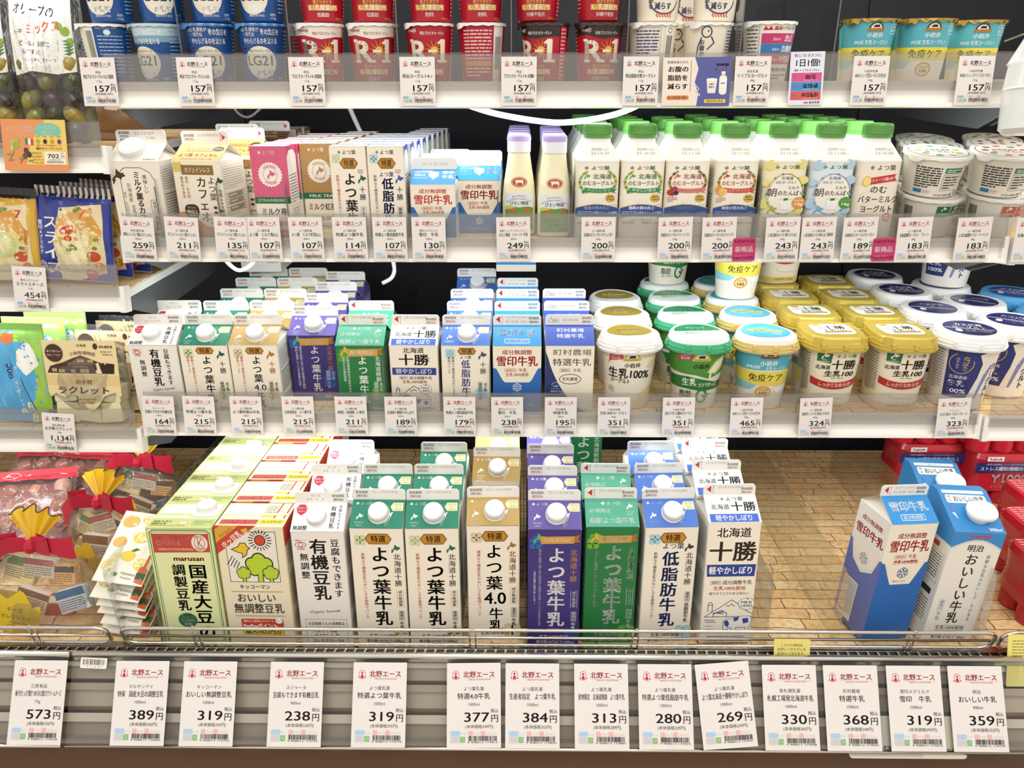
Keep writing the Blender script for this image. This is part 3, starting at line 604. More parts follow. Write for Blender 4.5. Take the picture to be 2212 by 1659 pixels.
o = obj('notice_card', card_mesh(50, 70, [a], '#efe07e', outline=rounded(50, 70, 2))); o.matrix_world = T(at(2232, 1380, .89).x, .889, BZ-.02)@RX(-10); tag(o, 'yellow notice card beside the red bottle packs', 'notice')
a = Art(); a.bars(3, 2, 29, 7, '#333', 42); a.t('* 0 1 0 8 *', 17, 11, 2.2, '#555', w=26, b=0)
o = obj('barcode_sticker', card_mesh(35, 13.5, [a], '#efe9df', th=.0003, outline=rounded(35, 13.5, 1.5))); p = slope(.13, .0026, 0); o.matrix_world = T(at(200, 1430, .885).x, p.y, p.z)@RX(-math.degrees(atan2(RT.y-RB.y, RT.z-RB.z)))@RY(2); tag(o, 'small white barcode sticker on the clear tag holder', 'sticker')
a = Art(); a.rr(0, 0, 150, 52, 5, '#d9d2c4'); a.r(2, 0, 96, 50, '#cfc7b8'); a.t('Contact / us', 55, 38, 11, '#55504a', w=70, b=2); a.p([(98, 0), (150, 0), (150, 50), (94, 50)], '#e9e0c4'); a.t('FUKUROU', 124, 42, 7, '#5a5346', w=40, b=2)
o = obj('hanging_card', card_mesh(150, 52, [a], '#d9d2c4', outline=rounded(150, 52, 4))); p = slope(1.08, -.003, 0); o.matrix_world = T(at(1967, 1600, RB.y).x, p.y, p.z)@RX(-math.degrees(atan2(RT.y-RB.y, RT.z-RB.z))); tag(o, 'beige card hanging half hidden below the bottom tag holder', 'card')
# ================================================================== packages
def gable(name, cat, W, D, H, hr, hf, base, roof, side, front=None, roofart=None, fin=None, sideart=None, cap=None, baseart=None, backroof=None, capc='#f6f6f4', capR=.0125, capx=.0, capy=.5):
    "gable-topped carton: front face at y=0, standing on z=0"
    w, d, h = W/2000, D/1000, H/1000; r = hr/1000; top = h+r
    mb = MB(); q = .0012
    mb.prism([(-w+q, 0), (w-q, 0), (w, q), (w, d-q), (w-q, d), (-w+q, d), (-w, d-q), (-w, q)], 0, h, base, PAPER)
    mb.v = [(x, z, y) for x, y, z in mb.v]
    if side != base:
        for sx in (-1, 1): mb.face([(sx*(w+.00005), q, .0005), (sx*(w+.00005), d-q, .0005), (sx*(w+.00005), d-q, h), (sx*(w+.00005), q, h)][::sx], side, PAPER)
    if front: front.put(mb, plane((-w, -.00002, h), (1, 0, 0), (0, 0, -1)), PAPER)
    if sideart:
        for sx in (-1, 1): sideart.put(mb, plane((sx*(w+.00008), 0 if sx > 0 else d, h), (0, sx, 0), (0, 0, -1)), PAPER)
    if baseart: baseart.put(mb, plane((-w, 0, -.00002), (1, 0, 0), (0, 1, 0)), PAPER)
    g = MB(); th = .0006; ins = .019*W/70
    for sy in (0, 1):
        y0 = 0 if sy == 0 else d; ym = d/2-(.0004 if sy == 0 else -.0004); n = 1 if sy == 0 else -1
        A, B, Cc, Dd = (-w, y0, h), (w, y0, h), (w, ym, top), (-w, ym, top); pts = [A, B, Cc, Dd]
        g.face(pts if n > 0 else pts[::-1], roof, PAPER)
        lo = [(p[0], p[1], p[2]-th) for p in pts]; g.face(lo[::-1] if n > 0 else lo, side, PAPER)
        for i in range(4): j = (i+1) % 4; g.face([pts[i], pts[j], lo[j], lo[i]], '#ece8df', PAPER)
    for sx in (-1, 1):
        a, b, ap = (sx*w, .0005, h), (sx*w, d-.0005, h), (sx*(w-ins), d/2, top-.0025)
        e = (sx*w, d/2, top-.0016)
        g.face([a, b, ap][::sx], side, PAPER); g.face([a, ap, e], side, PAPER); g.face([b, e, ap], side, PAPER)
    ft = hf/1000; c = .0035; out = [(-w, top-.001), (w, top-.001), (w, top+ft-c), (w-c*.4, top+ft-c*.4), (w-c, top+ft), (-w+c, top+ft), (-w+c*.4, top+ft-c*.4), (-w, top+ft-c)]
    g.prism(out, d/2-.0009, d/2+.0009, '#efece4', PAPER)
    sl = sqrt((d/2)**2+r*r)
    if roofart: roofart.put(g, plane((-w, d/2-.0004, top), (1, 0, 0), (0, -d/2+.0004, -r)), PAPER)
    if backroof: backroof.put(g, plane((w, d/2+.0004, top), (-1, 0, 0), (0, d/2, -r)), PAPER)
    if fin: fin.put(g, plane((-w, d/2-.0009, top+ft), (1, 0, 0), (0, 0, -1)), PAPER)
    parts = [('carton_body', mb.build('carton_body'), None), ('gable_top', g.build('gable_top'), None)]
    if cap:
        n = Vector((0, -r, d/2)).normalized(); k = MB(); p = Vector((capx, d/2*capy, h+r*capy))
        M = Matrix.Translation(p)@n.to_track_quat('Z', 'Y').to_matrix().to_4x4()
        k.loft([(0, capR*1.13, capR*1.13, 2), (.0025, capR*1.13, capR*1.13, 2), (.003, capR*1.04, capR*1.04, 2), (.0035, capR*1.08, capR*1.08, 2), (.011, capR, capR, 2), (.013, capR*.9, capR*.9, 2), (.0133, capR*.6, capR*.6, 2)], capc, PLAST, n=32, mtx=M)
        for i in range(32):
            an = 2*pi*i/32; e1, e2 = an-.045, an+.045
            k.mesh([M@Vector((cos(x)*rr_, sin(x)*rr_, z)) for z, rr_ in ((.004, capR*1.105), (.010, capR*1.04)) for x in (e1, e2)], [(0, 1, 3, 2)], '#e9e9e7', PLAST)
        parts.append(('screw_cap', k.build('screw_cap'), None))
    return (name, cat, parts)
def side_print(W, H, c='#3c3a38', seed=1, bar=False):
    a = Art(); a.fr(5, 8, W-10, H*.34, .4, c); a.lines(7, 11, W-14, int(H*.30/3.2), 3.2, 1.1, c, seed); a.lines(6, H*.42, W-12, int(H*.32/3.6), 3.6, 1.3, c, seed+5)
    a.fr(6, H*.78, W-12, H*.16, .4, c); a.lines(8, H*.80, W-16, int(H*.12/3.2), 3.2, 1.0, c, seed+9)
    return a
def fin_art(date, red=False, W=70, H=17, col='#5b4c42', style=0):
    a = Art()
    if style == 0: a.t('賞味期限', 12, H*.30, 4.6, '#3c3430', w=17, b=1); a.t('(開封前)', 12, H*.66, 4.4, '#c0453c', w=15, b=1); a.t(date, 43, H*.26, 4.6, '#b3aca4', w=34, b=0)
    if style == 1:
        a.p([(4, H*.45), (10, H*.12), (10, H*.78)], '#c23434'); a.tv('あけぐち', 13, H*.1, 3.0, '#444', b=0); a.t(date, 36, H*.26, 4.6, '#aaa39b', w=34, b=0); a.t('賞味期限', 58, H*.45, 4.4, '#7a4a3c', w=16, b=1); a.t('(開封前)', 58, H*.78, 4.2, '#cf6a3c', w=15, b=1)
    if style == 2: a.t(date.split('|')[0], 28, H*.30, 4.4, '#a59d95', w=12, b=0); a.t(date.split('|')[1], 27, H*.66, 4.6, '#a59d95', w=24, b=0); a.t('賞味期限', 58, H*.33, 4.4, '#3c3430', w=16, b=1); a.t('(開封前)', 58, H*.70, 4.2, '#3c3430', w=14, b=1)
    if style == 3: a.p([(4, H*.45), (10, H*.12), (10, H*.78)], '#c23434'); a.tv('あけぐち', 13, H*.1, 3.0, '#c55', b=0); a.t('ちょぞう Lot.YKO', 34, H*.25, 4, '#a59d95', w=30, b=0); a.t(date, 34, H*.66, 4.6, '#a59d95', w=32, b=0); a.t('賞味期限', 59, H*.33, 4.4, '#2c4a7c', w=15, b=1); a.t('(開封前)', 59, H*.70, 4.2, '#2c4a7c', w=14, b=1)
    if style == 4: a.l([(4, H*.7), (9, H*.25), (9, H*.45), (19, H*.45), (19, H*.75), (4, H*.75)], .4, '#444'); a.t('OPEN', 13.5, H*.6, 3.6, '#444', w=8, b=0); a.t(date, 36, H*.5, 5, '#b98a4a', w=22, b=0); a.t('賞味期限', 60, H*.33, 4, '#6a4a3c', w=14, b=1); a.t('(開封前)', 60, H*.70, 4, '#6a4a3c', w=13, b=1)
    return a
def yroof(c, fat='WHOLE|MILK', sl=43, k=1.0):
    a = Art(); a.mark(7, 6.5*k, 2.2, '#eef4ef', c); a.t('よつ葉', 18.5, 6.5*k, 5, '#f4f7f3', w=16, b=1); a.hok(11.5, sl*.60, 5, '#f6f8f5')
    f = fat.split('|')
    for i, s in enumerate(f): a.t(s, 12, sl*(.80+.10*i), 3.4, '#f6f8f5', w=-13, b=2)
    x, y = 51, sl*.12; a.p([(x, y+6*k), (x+3.5, y), (x+17, y), (x+17, y+12*k), (x+3.5, y+12*k)], '#ece6b4')
    for i, s in enumerate(('内ぶたは', 'ついて', 'いません')): a.t(s, x+10, y+2.4*k+i*3.6*k, 3, '#35533c', w=-11, b=1)
    a.ring(36, sl*.52, 17, 16*k, 1.1, '#eef3ee', 14, .15, .95); a.p([(52.5, sl*.60), (55.5, sl*.44), (48.5, sl*.52)], '#f2f5f2'); a.t('ひらく', 48.5, sl*.87, 3, '#f2f5f2', w=7.5, b=2, rot=-.75)
    return a
def badge(a, x, y, w, h, gold='#c58a2e', dark='#4a2f16'):
    q = h*.34
    for o, c in ((0, dark), (.8, gold), (1.7, dark), (2.1, gold)): a.p([(x-w/2+o, y), (x-w/2+q+o*.4, y-h/2+o), (x+w/2-q-o*.4, y-h/2+o), (x+w/2-o, y), (x+w/2-q-o*.4, y+h/2-o), (x-w/2+q+o*.4, y+h/2-o)], c)
    a.t('特選', x, y, h*.68, '#2a1a0c', w=w*.55, b=2)
YF = {   # top colour, ink, accent, body, small ink, clover
    'green': ('#1f8267', '#14110f', '#1d6b43', '#f5ebd7', '#b93a2c', '#cfd6a4'),
    'gold': ('#bb9c5a', '#14110f', '#a8702b', '#f5ebd7', '#b9482c', '#d9c8a2'),
    'purple': ('#62549f', '#f4f1ea', '#c68a56', '#40327a', '#e9e6f2', '#2f5aa6'),
    'nemuro': ('#4fa888', '#f4f3ea', '#e9efe2', '#23783f', '#eef2e6', '#63a23a'),
    'low': ('#4a76c9', '#252f78', '#3d4046', '#f5ebd7', '#35332f', '#a9cfdb')}
def ribbon(a, y, txt, gold, hk):
    a.hok(14, y, 9, hk); a.p([(58, y-4), (68, y-6.5), (66, y), (68.5, y+4.5), (57, y+5.5)], '#a8702f'); a.p([(16, y-3.5), (61, y-4.5), (60, y+6.5), (17, y+7.5)], gold); a.t(txt, 38, y+1.3, 7, '#f6efdc', w=36, b=1)
def yfront(kind, big):
    top, ink, acc, body, small, clv = YF[kind]; a = Art()
    if big:
        a.clover(13, 18, 9, clv); a.clover(60, 165, 13, clv)
        title = {'green': 'よつ葉牛乳', 'gold': 'よつ葉4.0牛乳', 'purple': 'よつ葉牛乳', 'nemuro': 'よつ葉牛乳', 'low': '低脂肪牛乳'}[kind]
        if kind in 'green gold low': badge(a, 37, 16, 36, 16)
        if kind == 'purple': a.clover(10, 22, 9, '#2f62ac'); ribbon(a, 15, '生産者指定', '#d39a3e', '#5fae7c')
        if kind == 'nemuro': a.clover(10, 25, 9, '#6fae3a'); ribbon(a, 17, '産地限定', '#c8a04a', '#d9b23e')
        if kind == 'gold':
            a.tv('よつ葉', 36, 27, 23, ink, b=2, pitch=1.07); a.t('4.0', 37, 112, 26, ink, w=30, b=2); a.tv('牛乳', 38, 128, 20, ink, b=2, pitch=.98)
        elif kind == 'low': a.t('よつ葉', 38, 28.5, 9.5, ink, w=29, b=1); a.tv(title, 36, 36, 23, ink, b=3, pitch=1.05)
        else: a.tv(title, 38, 27, 24.5, ink, b=3, pitch=1.03)
        a.hok(59, 31, 7, {'green': '#1a6b45', 'gold': '#a8702b', 'low': '#3a3c40'}.get(kind, body)) if kind in ('green', 'gold', 'low') else None
        a.tv('北海道根釧' if kind == 'nemuro' else '北海道十勝', 60.5, 38 if kind not in ('purple', 'nemuro') else 30, 10, acc if kind != 'green' else '#2b3a2e', b=1, pitch=1.02)
        if kind != 'low':
            a.tv('成分無調整', 62, 95, 5.2, ink if kind in ('purple', 'nemuro') else '#33302c', b=1)
            for x in (57.8, 66.2): a.l([(x, 94), (x, 122)], .35, '#c96a58' if kind in ('green', 'gold') else '#e6e6e6')
        yk = 128 if kind != 'low' else 100
        a.fr(59, yk, 6.5, 15, .4, ink if kind != 'low' else '#33302c'); a.tv('種類別', 62.3, yk+.6, 4.6, ink if kind != 'low' else '#33302c', b=1)
        a.tv('低脂肪牛乳' if kind == 'low' else '牛乳', 62.3, yk+17, 6.4, ink if kind != 'low' else '#33302c', b=2)
        if kind == 'purple': a.tv('遺伝子組換え混入防止管理済み飼料を使用している生産者を指定', 16, 30, 4.2, small, b=1); a.tv('(遺伝子組換え品混入率5%以下)', 9, 62, 3.4, small, b=0)
        elif kind == 'nemuro': a.tv('北海道根釧地区の生乳のみを限定使用', 15, 36, 5.2, small, b=1, kx=.9)
        else: a.tv('濃厚な十勝産生乳のおいしさを産地でパック' if kind == 'gold' else '新鮮な十勝産生乳のおいしさを産地でパック', 15.5, 37, 5.2, small, b=0)
        a.t('生乳100%使用', 36, 169, 6.5, ink if kind != 'low' else '#33302c', w=40, b=1); a.t('要冷蔵(10℃以下)1000ml', 38, 177.5, 6, ink if kind != 'low' else '#2b3a78', w=52, b=1)
    else:
        a.clover(13, 12, 8, clv); a.clover(57, 74, 10, clv)
        if kind in 'green gold low': badge(a, 37, 8.5, 27, 10.5)
        if kind == 'purple': a.clover(8, 13, 8, '#2f62ac'); ribbon(a, 8.5, '生産者指定', '#d39a3e', '#5fae7c'); a.e(59, 62, 8, 8, '#2f5aa6')
        if kind == 'nemuro': a.clover(10, 18, 8, '#4f9a3a'); ribbon(a, 9.5, '産地限定', '#c8a04a', '#d9b23e'); a.e(59, 63, 8, 8, '#3f9440')
        if kind == 'gold': a.tv('よつ葉', 38, 16, 13.5, ink, b=2, pitch=1.04); a.t('4.0', 39, 65, 13, ink, w=18, b=1); a.tv('牛乳', 39, 72, 13, ink, b=2)
        elif kind == 'low': a.t('よつ葉', 35, 17.5, 5.5, ink, w=17, b=1); a.tv('低脂肪牛乳', 35, 21.5, 13.5, ink, b=2, pitch=1.04)
        else: a.tv('よつ葉牛乳', 38, 15.5, 14, ink, b=2, pitch=1.07)
        if kind in ('green', 'gold', 'low'): a.hok(59, 15, 7, {'green': '#1a5b40', 'gold': '#b0752f', 'low': '#4a4d52'}[kind]); a.tv('十勝', 60, 24, 9.5, {'green': '#2b3a2e', 'gold': '#b0752f', 'low': '#3d4046'}[kind], b=1, pitch=1.06)
        else: a.tv('北海道十勝' if kind == 'purple' else '北海道根釧', 60, 16, 8, acc if kind == 'purple' else '#f0efe2', b=1)
        sc = ink if kind in ('purple', 'nemuro') else '#33302c'
        for x, s in ((55.5, '種類別'), (63, '成分無')): a.fr(x-2.6, 56, 5.2, 15, .35, sc) if x < 60 else None; a.tv(s, x, 57, 4.6, sc, b=1)
        a.tv('牛乳', 55.5, 73, 6, sc, b=1)
        L = ('遺伝子組換え混入防止管理済み飼料', '飼料を使用している生産者を指定') if kind == 'purple' else ('北海道根釧地区の生乳のみを', '生乳のみを限定使用') if kind == 'nemuro' else ('濃厚な十勝産生乳のおいしさを' if kind == 'gold' else '新鮮な十勝産生乳のおいしさを', '産地でパック')
        a.tv(L[0], 17, 17, 4.3, small, b=0); a.tv(L[1], 11, 17, 4.3, small, b=0)
        a.t('500ml', 56, 98, 6, ink if kind in ('purple', 'nemuro') else '#5a554c', w=18, b=1)
    return a
def ymilk(kind, big, date, shade=None):
    top, ink, acc, body, small, clv = YF[kind]; H = 183 if big else 105; hr, hf = (24, 15) if big else (20.5, 15); sl = sqrt(35**2+hr**2)
    if kind == 'nemuro':
        ra = Art(); ra.mark(24, 8, 2.6, '#f4f7f3', top); ra.t('よつ葉', 38, 8, 6, '#f4f7f3', w=20, b=1); ra.hok(59, 13, 5, '#f6f8f5'); ra.t('WHOLE', 59, 20.5, 3, '#f6f8f5', w=11, b=2); ra.t('MILK', 59, 24, 3, '#f6f8f5', w=8, b=2)
        ra.t('産地限定', 20, 19, 7, '#eef5ee', w=30, b=1); ra.t('根釧よつ葉牛乳', 35, 33, 9, '#f6f8f4', w=60, b=2)
        fa = fin_art(date, style=1, H=hf)
    else: ra = yroof(top, {'low': 'LOWFAT', 'gold': 'WHOLE|MILK|(FAT4.0%)'}.get(kind, 'WHOLE|MILK'), sl); fa = fin_art(date, H=hf)
    bb = Art(); bb.r(1, 1, 68, 68, '#f3f1ec'); bb.t('乳', 34, 47, 13, '#222', b=2); bb.t('要冷蔵', 14, 46, 4.5, '#555', b=0); bb.t('(10℃以下)', 14, 52, 4.5, '#555', w=20, b=0); bb.t('500ml', 56, 52, 6, '#444', w=20, b=0)
    sd = body if kind in ('purple', 'nemuro') else '#f1eee4'; ss = {'green': '#2d6b4a', 'gold': '#6b5a3a', 'purple': '#dcd8ea', 'nemuro': '#e6efe0', 'low': '#35507a'}[kind]
    if kind in ('purple', 'nemuro'): sd = top if kind == 'purple' else body
    return gable('milk_carton', 'milk carton', 70, 70, H, hr, hf, body, top, sd, yfront(kind, big), ra, fa, side_print(70, H, '#3e3c3a' if kind not in ('purple', 'nemuro') else '#ece9f2', 3), baseart=bb, cap=kind != 'nemuro', capR=.0128 if big else .0126, capx=.002, capy=.47)
def tokachi(big, date):
    H = 183 if big else 105; hr, hf = (24, 15) if big else (20.5, 15); sl = sqrt(35**2+hr**2); a = Art(); k = '#1c1512'; nv = '#27408f'
    if big:
        a.t('北海道', 35, 15, 15, k, w=46, b=2); a.t('十勝', 35, 43, 31, '#2b1a16', w=64, b=3); a.p([(2, 62), (68, 62), (67, 80), (3, 80)], nv); a.t('軽やかしぼり', 35, 71, 12.5, '#fbf8f0', w=60, b=3)
        a.fr(9, 86.5, 14, 5.5, .4, '#555'); a.t('種類別', 16, 89.3, 4, '#444', w=12, b=0); a.t('成分調整牛乳', 45, 89.3, 7, k, w=40, b=1); a.t('生乳100%使用', 35, 98, 6.5, '#c8502f', w=44, b=2); a.t('軽やかでコクのある味わい', 35, 106, 4.8, '#3c3632', w=54, b=0)
        Y0, S = 112, 1.0
    else:
        a.t('北海道', 35, 7.5, 9, k, w=31, b=2); a.t('十勝', 35, 22, 18, '#2b1a16', w=45, b=3); a.r(3, 34, 64, 11, nv); a.t('軽やかしぼり', 35, 39.5, 9, '#fbf8f0', w=54, b=3)
        a.fr(13, 47.5, 12, 4.6, .35, '#555'); a.t('種類別', 19, 49.8, 3.4, '#444', w=10, b=0); a.t('成分調整牛乳', 44, 49.8, 5.5, k, w=34, b=1); a.t('生乳100%使用', 35, 56, 5, '#c8502f', w=36, b=2)
        Y0, S = 59, .82
    f = lambda pts: [(4+x*S, Y0+y*S) for x, y in pts]
    ln = lambda pts, w=.8: a.l(f(pts), w, '#2c3a6a')
    ln([(0, 30), (10, 22), (20, 16), (30, 8), (36, 4), (43, 9), (50, 15), (58, 22), (66, 26)]); ln([(28, 12), (32, 14), (36, 10), (40, 14)]); ln([(4, 22), (4, 10), (7, 7), (10, 10), (10, 24)]); ln([(4, 12), (10, 12)]); ln([(0, 30), (66, 30)])
    for i in range(6): ln([(12, 26-i*.5), (26, 20+i*1.2)], .35)
    ln([(12, 30), (12, 25), (22, 20), (30, 24), (30, 30)]); ln([(0, 35), (14, 35)]); ln([(2, 38), (16, 38)]); 
    a.p(f([(26, 36), (31, 33), (37, 34), (40, 30), (62, 29), (65, 33), (64, 44), (62, 45), (61, 55), (57, 55), (57, 47), (44, 47), (43, 56), (39, 56), (38, 48), (33, 46), (32, 50), (27, 50)]), '#f3efe6')
    ln([(26, 36), (31, 33), (37, 34), (40, 30), (62, 29), (65, 33), (64, 44), (62, 45), (61, 55), (57, 55), (57, 47), (44, 47), (43, 56), (39, 56), (38, 48), (33, 46), (32, 50), (27, 50), (26, 36)], .6)
    for pts in ([(40, 31), (48, 30), (46, 36), (41, 38)], [(52, 33), (60, 32), (61, 39), (54, 41)], [(27, 37), (32, 35), (35, 41), (33, 46), (29, 44)]): a.p(f(pts), '#2f4f9c')
    for i in range(3): a.lines(4+2*S, Y0+(44+i*5)*S, 18*S, 1, 1, .5, '#2c3a6a', i)
    a.e(4+56*S, Y0+10*S, 11*S, 9*S, '#f4f0e7'); a.ring(4+56*S, Y0+10*S, 11*S, 9*S, .5, '#444'); a.t('MILK', 4+56*S, Y0+7.5*S, 5.4*S, k, w=15*S, b=2); a.t('LAND', 4+56*S, Y0+12.8*S, 5.4*S, k, w=16*S, b=2); a.e(4+57*S, Y0+2.5*S, 1.2, 1.2, '#c33', 8)
    if big: a.r(8, 171, 54, 9, '#d9d4c8'); a.t('無脂乳固形分 8.4%以上', 35, 173.5, 3.6, k, w=50, b=1); a.t('乳 脂 肪 分 2.6%', 33, 178, 3.6, k, w=46, b=1)
    else: a.t('500ml', 54, 97, 6, '#8a8478', w=20, b=1)
    ra = Art(); ra.mark(24, 7, 2.4, '#1c1512', '#f1eee8'); ra.t('よつ葉', 40, 7, 6.5, k, w=24, b=1); ra.t('北海道', 19, 19, 8.5, k, w=25, b=1); ra.t('十勝', 50, 18.5, 15, k, w=34, b=2); ra.r(3, sl-13, 64, 12, '#3c69c4'); ra.t('軽やかしぼり', 35, sl-7, 9.5, '#fff', w=50, b=3)
    sa = side_print(70, H, '#34424a', 11)
    return gable('milk_carton', 'milk carton', 70, 70, H, hr, hf, '#f5ebd7', '#f4f2ee', '#f3f0e8', a, ra, fin_art(date, style=1, H=hf), sa)
def snow_flake(a, x, y, k, c, bgc):
    a.p([(x+k*cos(i*pi/3+pi/6), y+k*sin(i*pi/3+pi/6)) for i in range(6)], c); a.p([(x+k*.86*cos(i*pi/3+pi/6), y+k*.86*sin(i*pi/3+pi/6)) for i in range(6)], bgc)
    for i in range(6): an = i*pi/3+pi/6; a.l([(x+k*.2*cos(an), y+k*.2*sin(an)), (x+k*.62*cos(an), y+k*.62*sin(an))], k*.14, c); a.ring(x+k*.55*cos(an), y+k*.55*sin(an), k*.16, k*.16, k*.06, c, 8)
def snow_face(W, H, base_y, blue, y0, s, vol=''):
    a = Art(); red = '#c6342c'; m = W/2
    b = [(0, base_y), (W*.07, base_y+1), (W*.2, base_y+22*s), (W*.25, base_y+26*s), (W*.75, base_y+26*s), (W*.8, base_y+22*s), (W*.93, base_y+1), (W, base_y), (W, H), (0, H)]; a.p(b, blue)
    a.t('成分無調整', m, y0, 9*s, red, w=W*.62, b=2); a.t('雪印牛乳', m, y0+16*s, 19*s, red, w=W*.86, b=3)
    a.r(W*.24, y0+29*s, W*.25, 6*s, '#efdccb'); a.fr(W*.24, y0+29*s, W*.25, 6*s, .3, red); a.t('種類別', W*.365, y0+32*s, 4.5*s, red, w=W*.2, b=0); a.t('牛乳', W*.62, y0+32*s, 7.5*s, red, w=W*.18, b=1); a.t('生乳100%使用', m, y0+40*s, 7*s, red, w=W*.48, b=1)
    return a
def snow(kind):
    blue, top = '#2c69b4', '#3490d4'
    if kind == '500':
        H, hr, hf = 105, 20.5, 15; a = snow_face(70, H, 34, blue, 10, .86); snow_flake(a, 35, 64, 7, '#dfeaf5', blue); a.t('要冷蔵10℃以下 500ml', 35, 92, 5, '#e3edf6', w=50, b=1)
    if kind == '1000':
        H, hr, hf = 183, 24, 15; a = snow_face(70, H, 59, blue, 18, 1.0)
        a.p([(7, 59), (16, 85), (20, 93), (50, 93), (54, 85), (63, 59)], '#f5ebd7'); a.t('生乳100%使用', 35, 58.5, 6.6, '#c6342c', w=38, b=1); snow_flake(a, 35, 75, 9, '#2f4f86', '#f5ebd7'); a.t('雪印メグミルク', 33, 88, 3, '#c6342c', w=20, b=1)
    if kind == '200':
        H, hr, hf = 75, 17, 15; W = 62; a = snow_face(W, H, 30, blue, 9, .72); snow_flake(a, 31, 57, 5.5, '#dfeaf5', blue); a.t('200ml要冷蔵10℃以下', 31, 68, 3.5, '#8fb2d8', w=36, b=0)
        ra = Art(); ra.fr(4, 3, 26, 5, .4, '#eaf3fb'); ra.t('成分無調整', 17, 5.5, 4, '#eaf3fb', w=22, b=1); ra.t('200ml', 12, 13, 6, '#fff', w=15, b=2); ra.rr(24, 6, 14, 12, 3, '#f4f1ea'); ra.p([(26, 17), (36, 17), (31, 24)], '#f4f1ea'); ra.t('あけくち', 31, 11, 3, '#c33', w=10, b=1); ra.t('雪印', 51, 8, 8, '#fff', w=17, b=3); ra.t('牛乳', 51, 18, 8, '#fff', w=17, b=3); ra.t('要冷蔵10℃以下', 14, 20, 3.4, '#eaf3fb', w=20, b=1)
        fa = Art(); fa.t('23.10.28 XKR', 32, 8, 6, '#b5b0ac', w=36, b=0)
        return gable('milk_carton', 'milk carton', W, 62, H, hr, hf, '#f5ebd7', top, '#e9e6df', a, ra, fa, side_print(62, H, '#2c5a9c', 8))
    sl = sqrt(35**2+hr**2); ra = Art(); ra.t('雪印牛乳', 35, sl*.40, 15, '#f7fafc', w=57, b=3); ra.rr(17, sl*.67, 36, sl*.21, 2, '#e9f2f9'); ra.rr(17.8, sl*.67+.8, 34.4, sl*.21-1.6, 1.6, top); ra.t('成分無調整', 35, sl*.775, 6, '#fff', w=30, b=1)
    sa = Art(); sa.p([(0, H*.31), (5, H*.32), (14, H*.46), (35, H*.52), (56, H*.46), (65, H*.32), (70, H*.31), (70, H), (0, H)], '#6a74b4' if kind == '1000' else blue)  # litre side field greyed: haze of the clear divider put into its print colour
    sa.t('成分無調整', 35, H*.10, 8, '#c6342c', w=44, b=2); sa.t('雪印牛乳', 35, H*.2, 16, '#c6342c', w=60, b=3); sa.p([(8, H*.30), (14, H*.43), (35, H*.5), (56, H*.43), (62, H*.30)], '#f5ebd7'); snow_flake(sa, 35, H*.40, 9, '#8a97ad', '#f5ebd7')
    sa.r(8, H*.62, 30, H*.34, '#e9e2d6'); sa.lines(10, H*.64, 26, int(H*.30/3.4), 3.4, 1.1, '#4b5a86', 4)
    bb = Art(); bb.r(0, 0, 70, 58, top); bb.t('500ml 要冷蔵10℃以下', 35, 47, 7, '#eef4fa', w=48, b=2)
    return gable('milk_carton', 'milk carton', 70, 70, H, hr, hf, '#f5ebd7', top, '#efeadf', a, ra, fin_art('23.10.28 +A01', style=3, H=hf), sa, baseart=bb)
def machimura():
    a = Art(); nv = '#25366f'; n = 14
    pts = [(0, 8)]+[(2+68*(i/n)**1.35*.98, 8+97*(1-(1-i/n)**1.6)) for i in range(1, n)]+[(66, 105), (0, 105)]; a.p(pts, nv)
    a.t('町村農場', 38, 10, 10, '#22262f', w=56, b=0); a.t('特選牛乳', 38, 25, 12, '#22262f', w=56, b=1); a.fr(21, 35, 15, 5, .35, '#666'); a.t('種類別', 28.5, 37.5, 3.8, '#555', w=12, b=0); a.t('牛乳', 46, 37.5, 6, '#33363f', w=12, b=0)
    a.e(36, 51, 16, 8, '#1c1c20'); a.e(36, 51, 15, 7, '#f5ebd7'); a.t('町村農場', 36, 51, 6, '#1c1c20', w=22, b=2); a.p([(46, 57), (51, 56), (54, 75), (50, 76)], '#f5ebd7')
    a.ring(15, 61, 5.5, 5, .5, '#dfe3ee', 12, pi, 2*pi); a.t('100', 15, 62, 4, '#e6e9f2', w=8, b=1); a.l([(8, 66), (22, 66)], .4, '#dfe3ee'); a.t('100年の牛の恵へ!', 20, 70, 3.6, '#e6e9f2', w=26, b=1); a.e(50, 88, 2.5, 2.5, '#e6e9f2'); a.t('500ml', 56, 98, 6, '#d9dcea', w=20, b=1)
    ra = Art(); ra.t('町村農場', 36, 11, 7.5, '#dfe3f0', w=40, b=0); ra.t('特選牛乳', 36, 22, 8.5, '#eef0f8', w=40, b=1)
    return gable('milk_carton', 'milk carton', 70, 70, 105, 21, 15, '#f5ebd7', '#3350a8', '#f1eee6', a, ra, fin_art('23.10.26', style=4, H=15), side_print(70, 105, '#2c3c7c', 4))
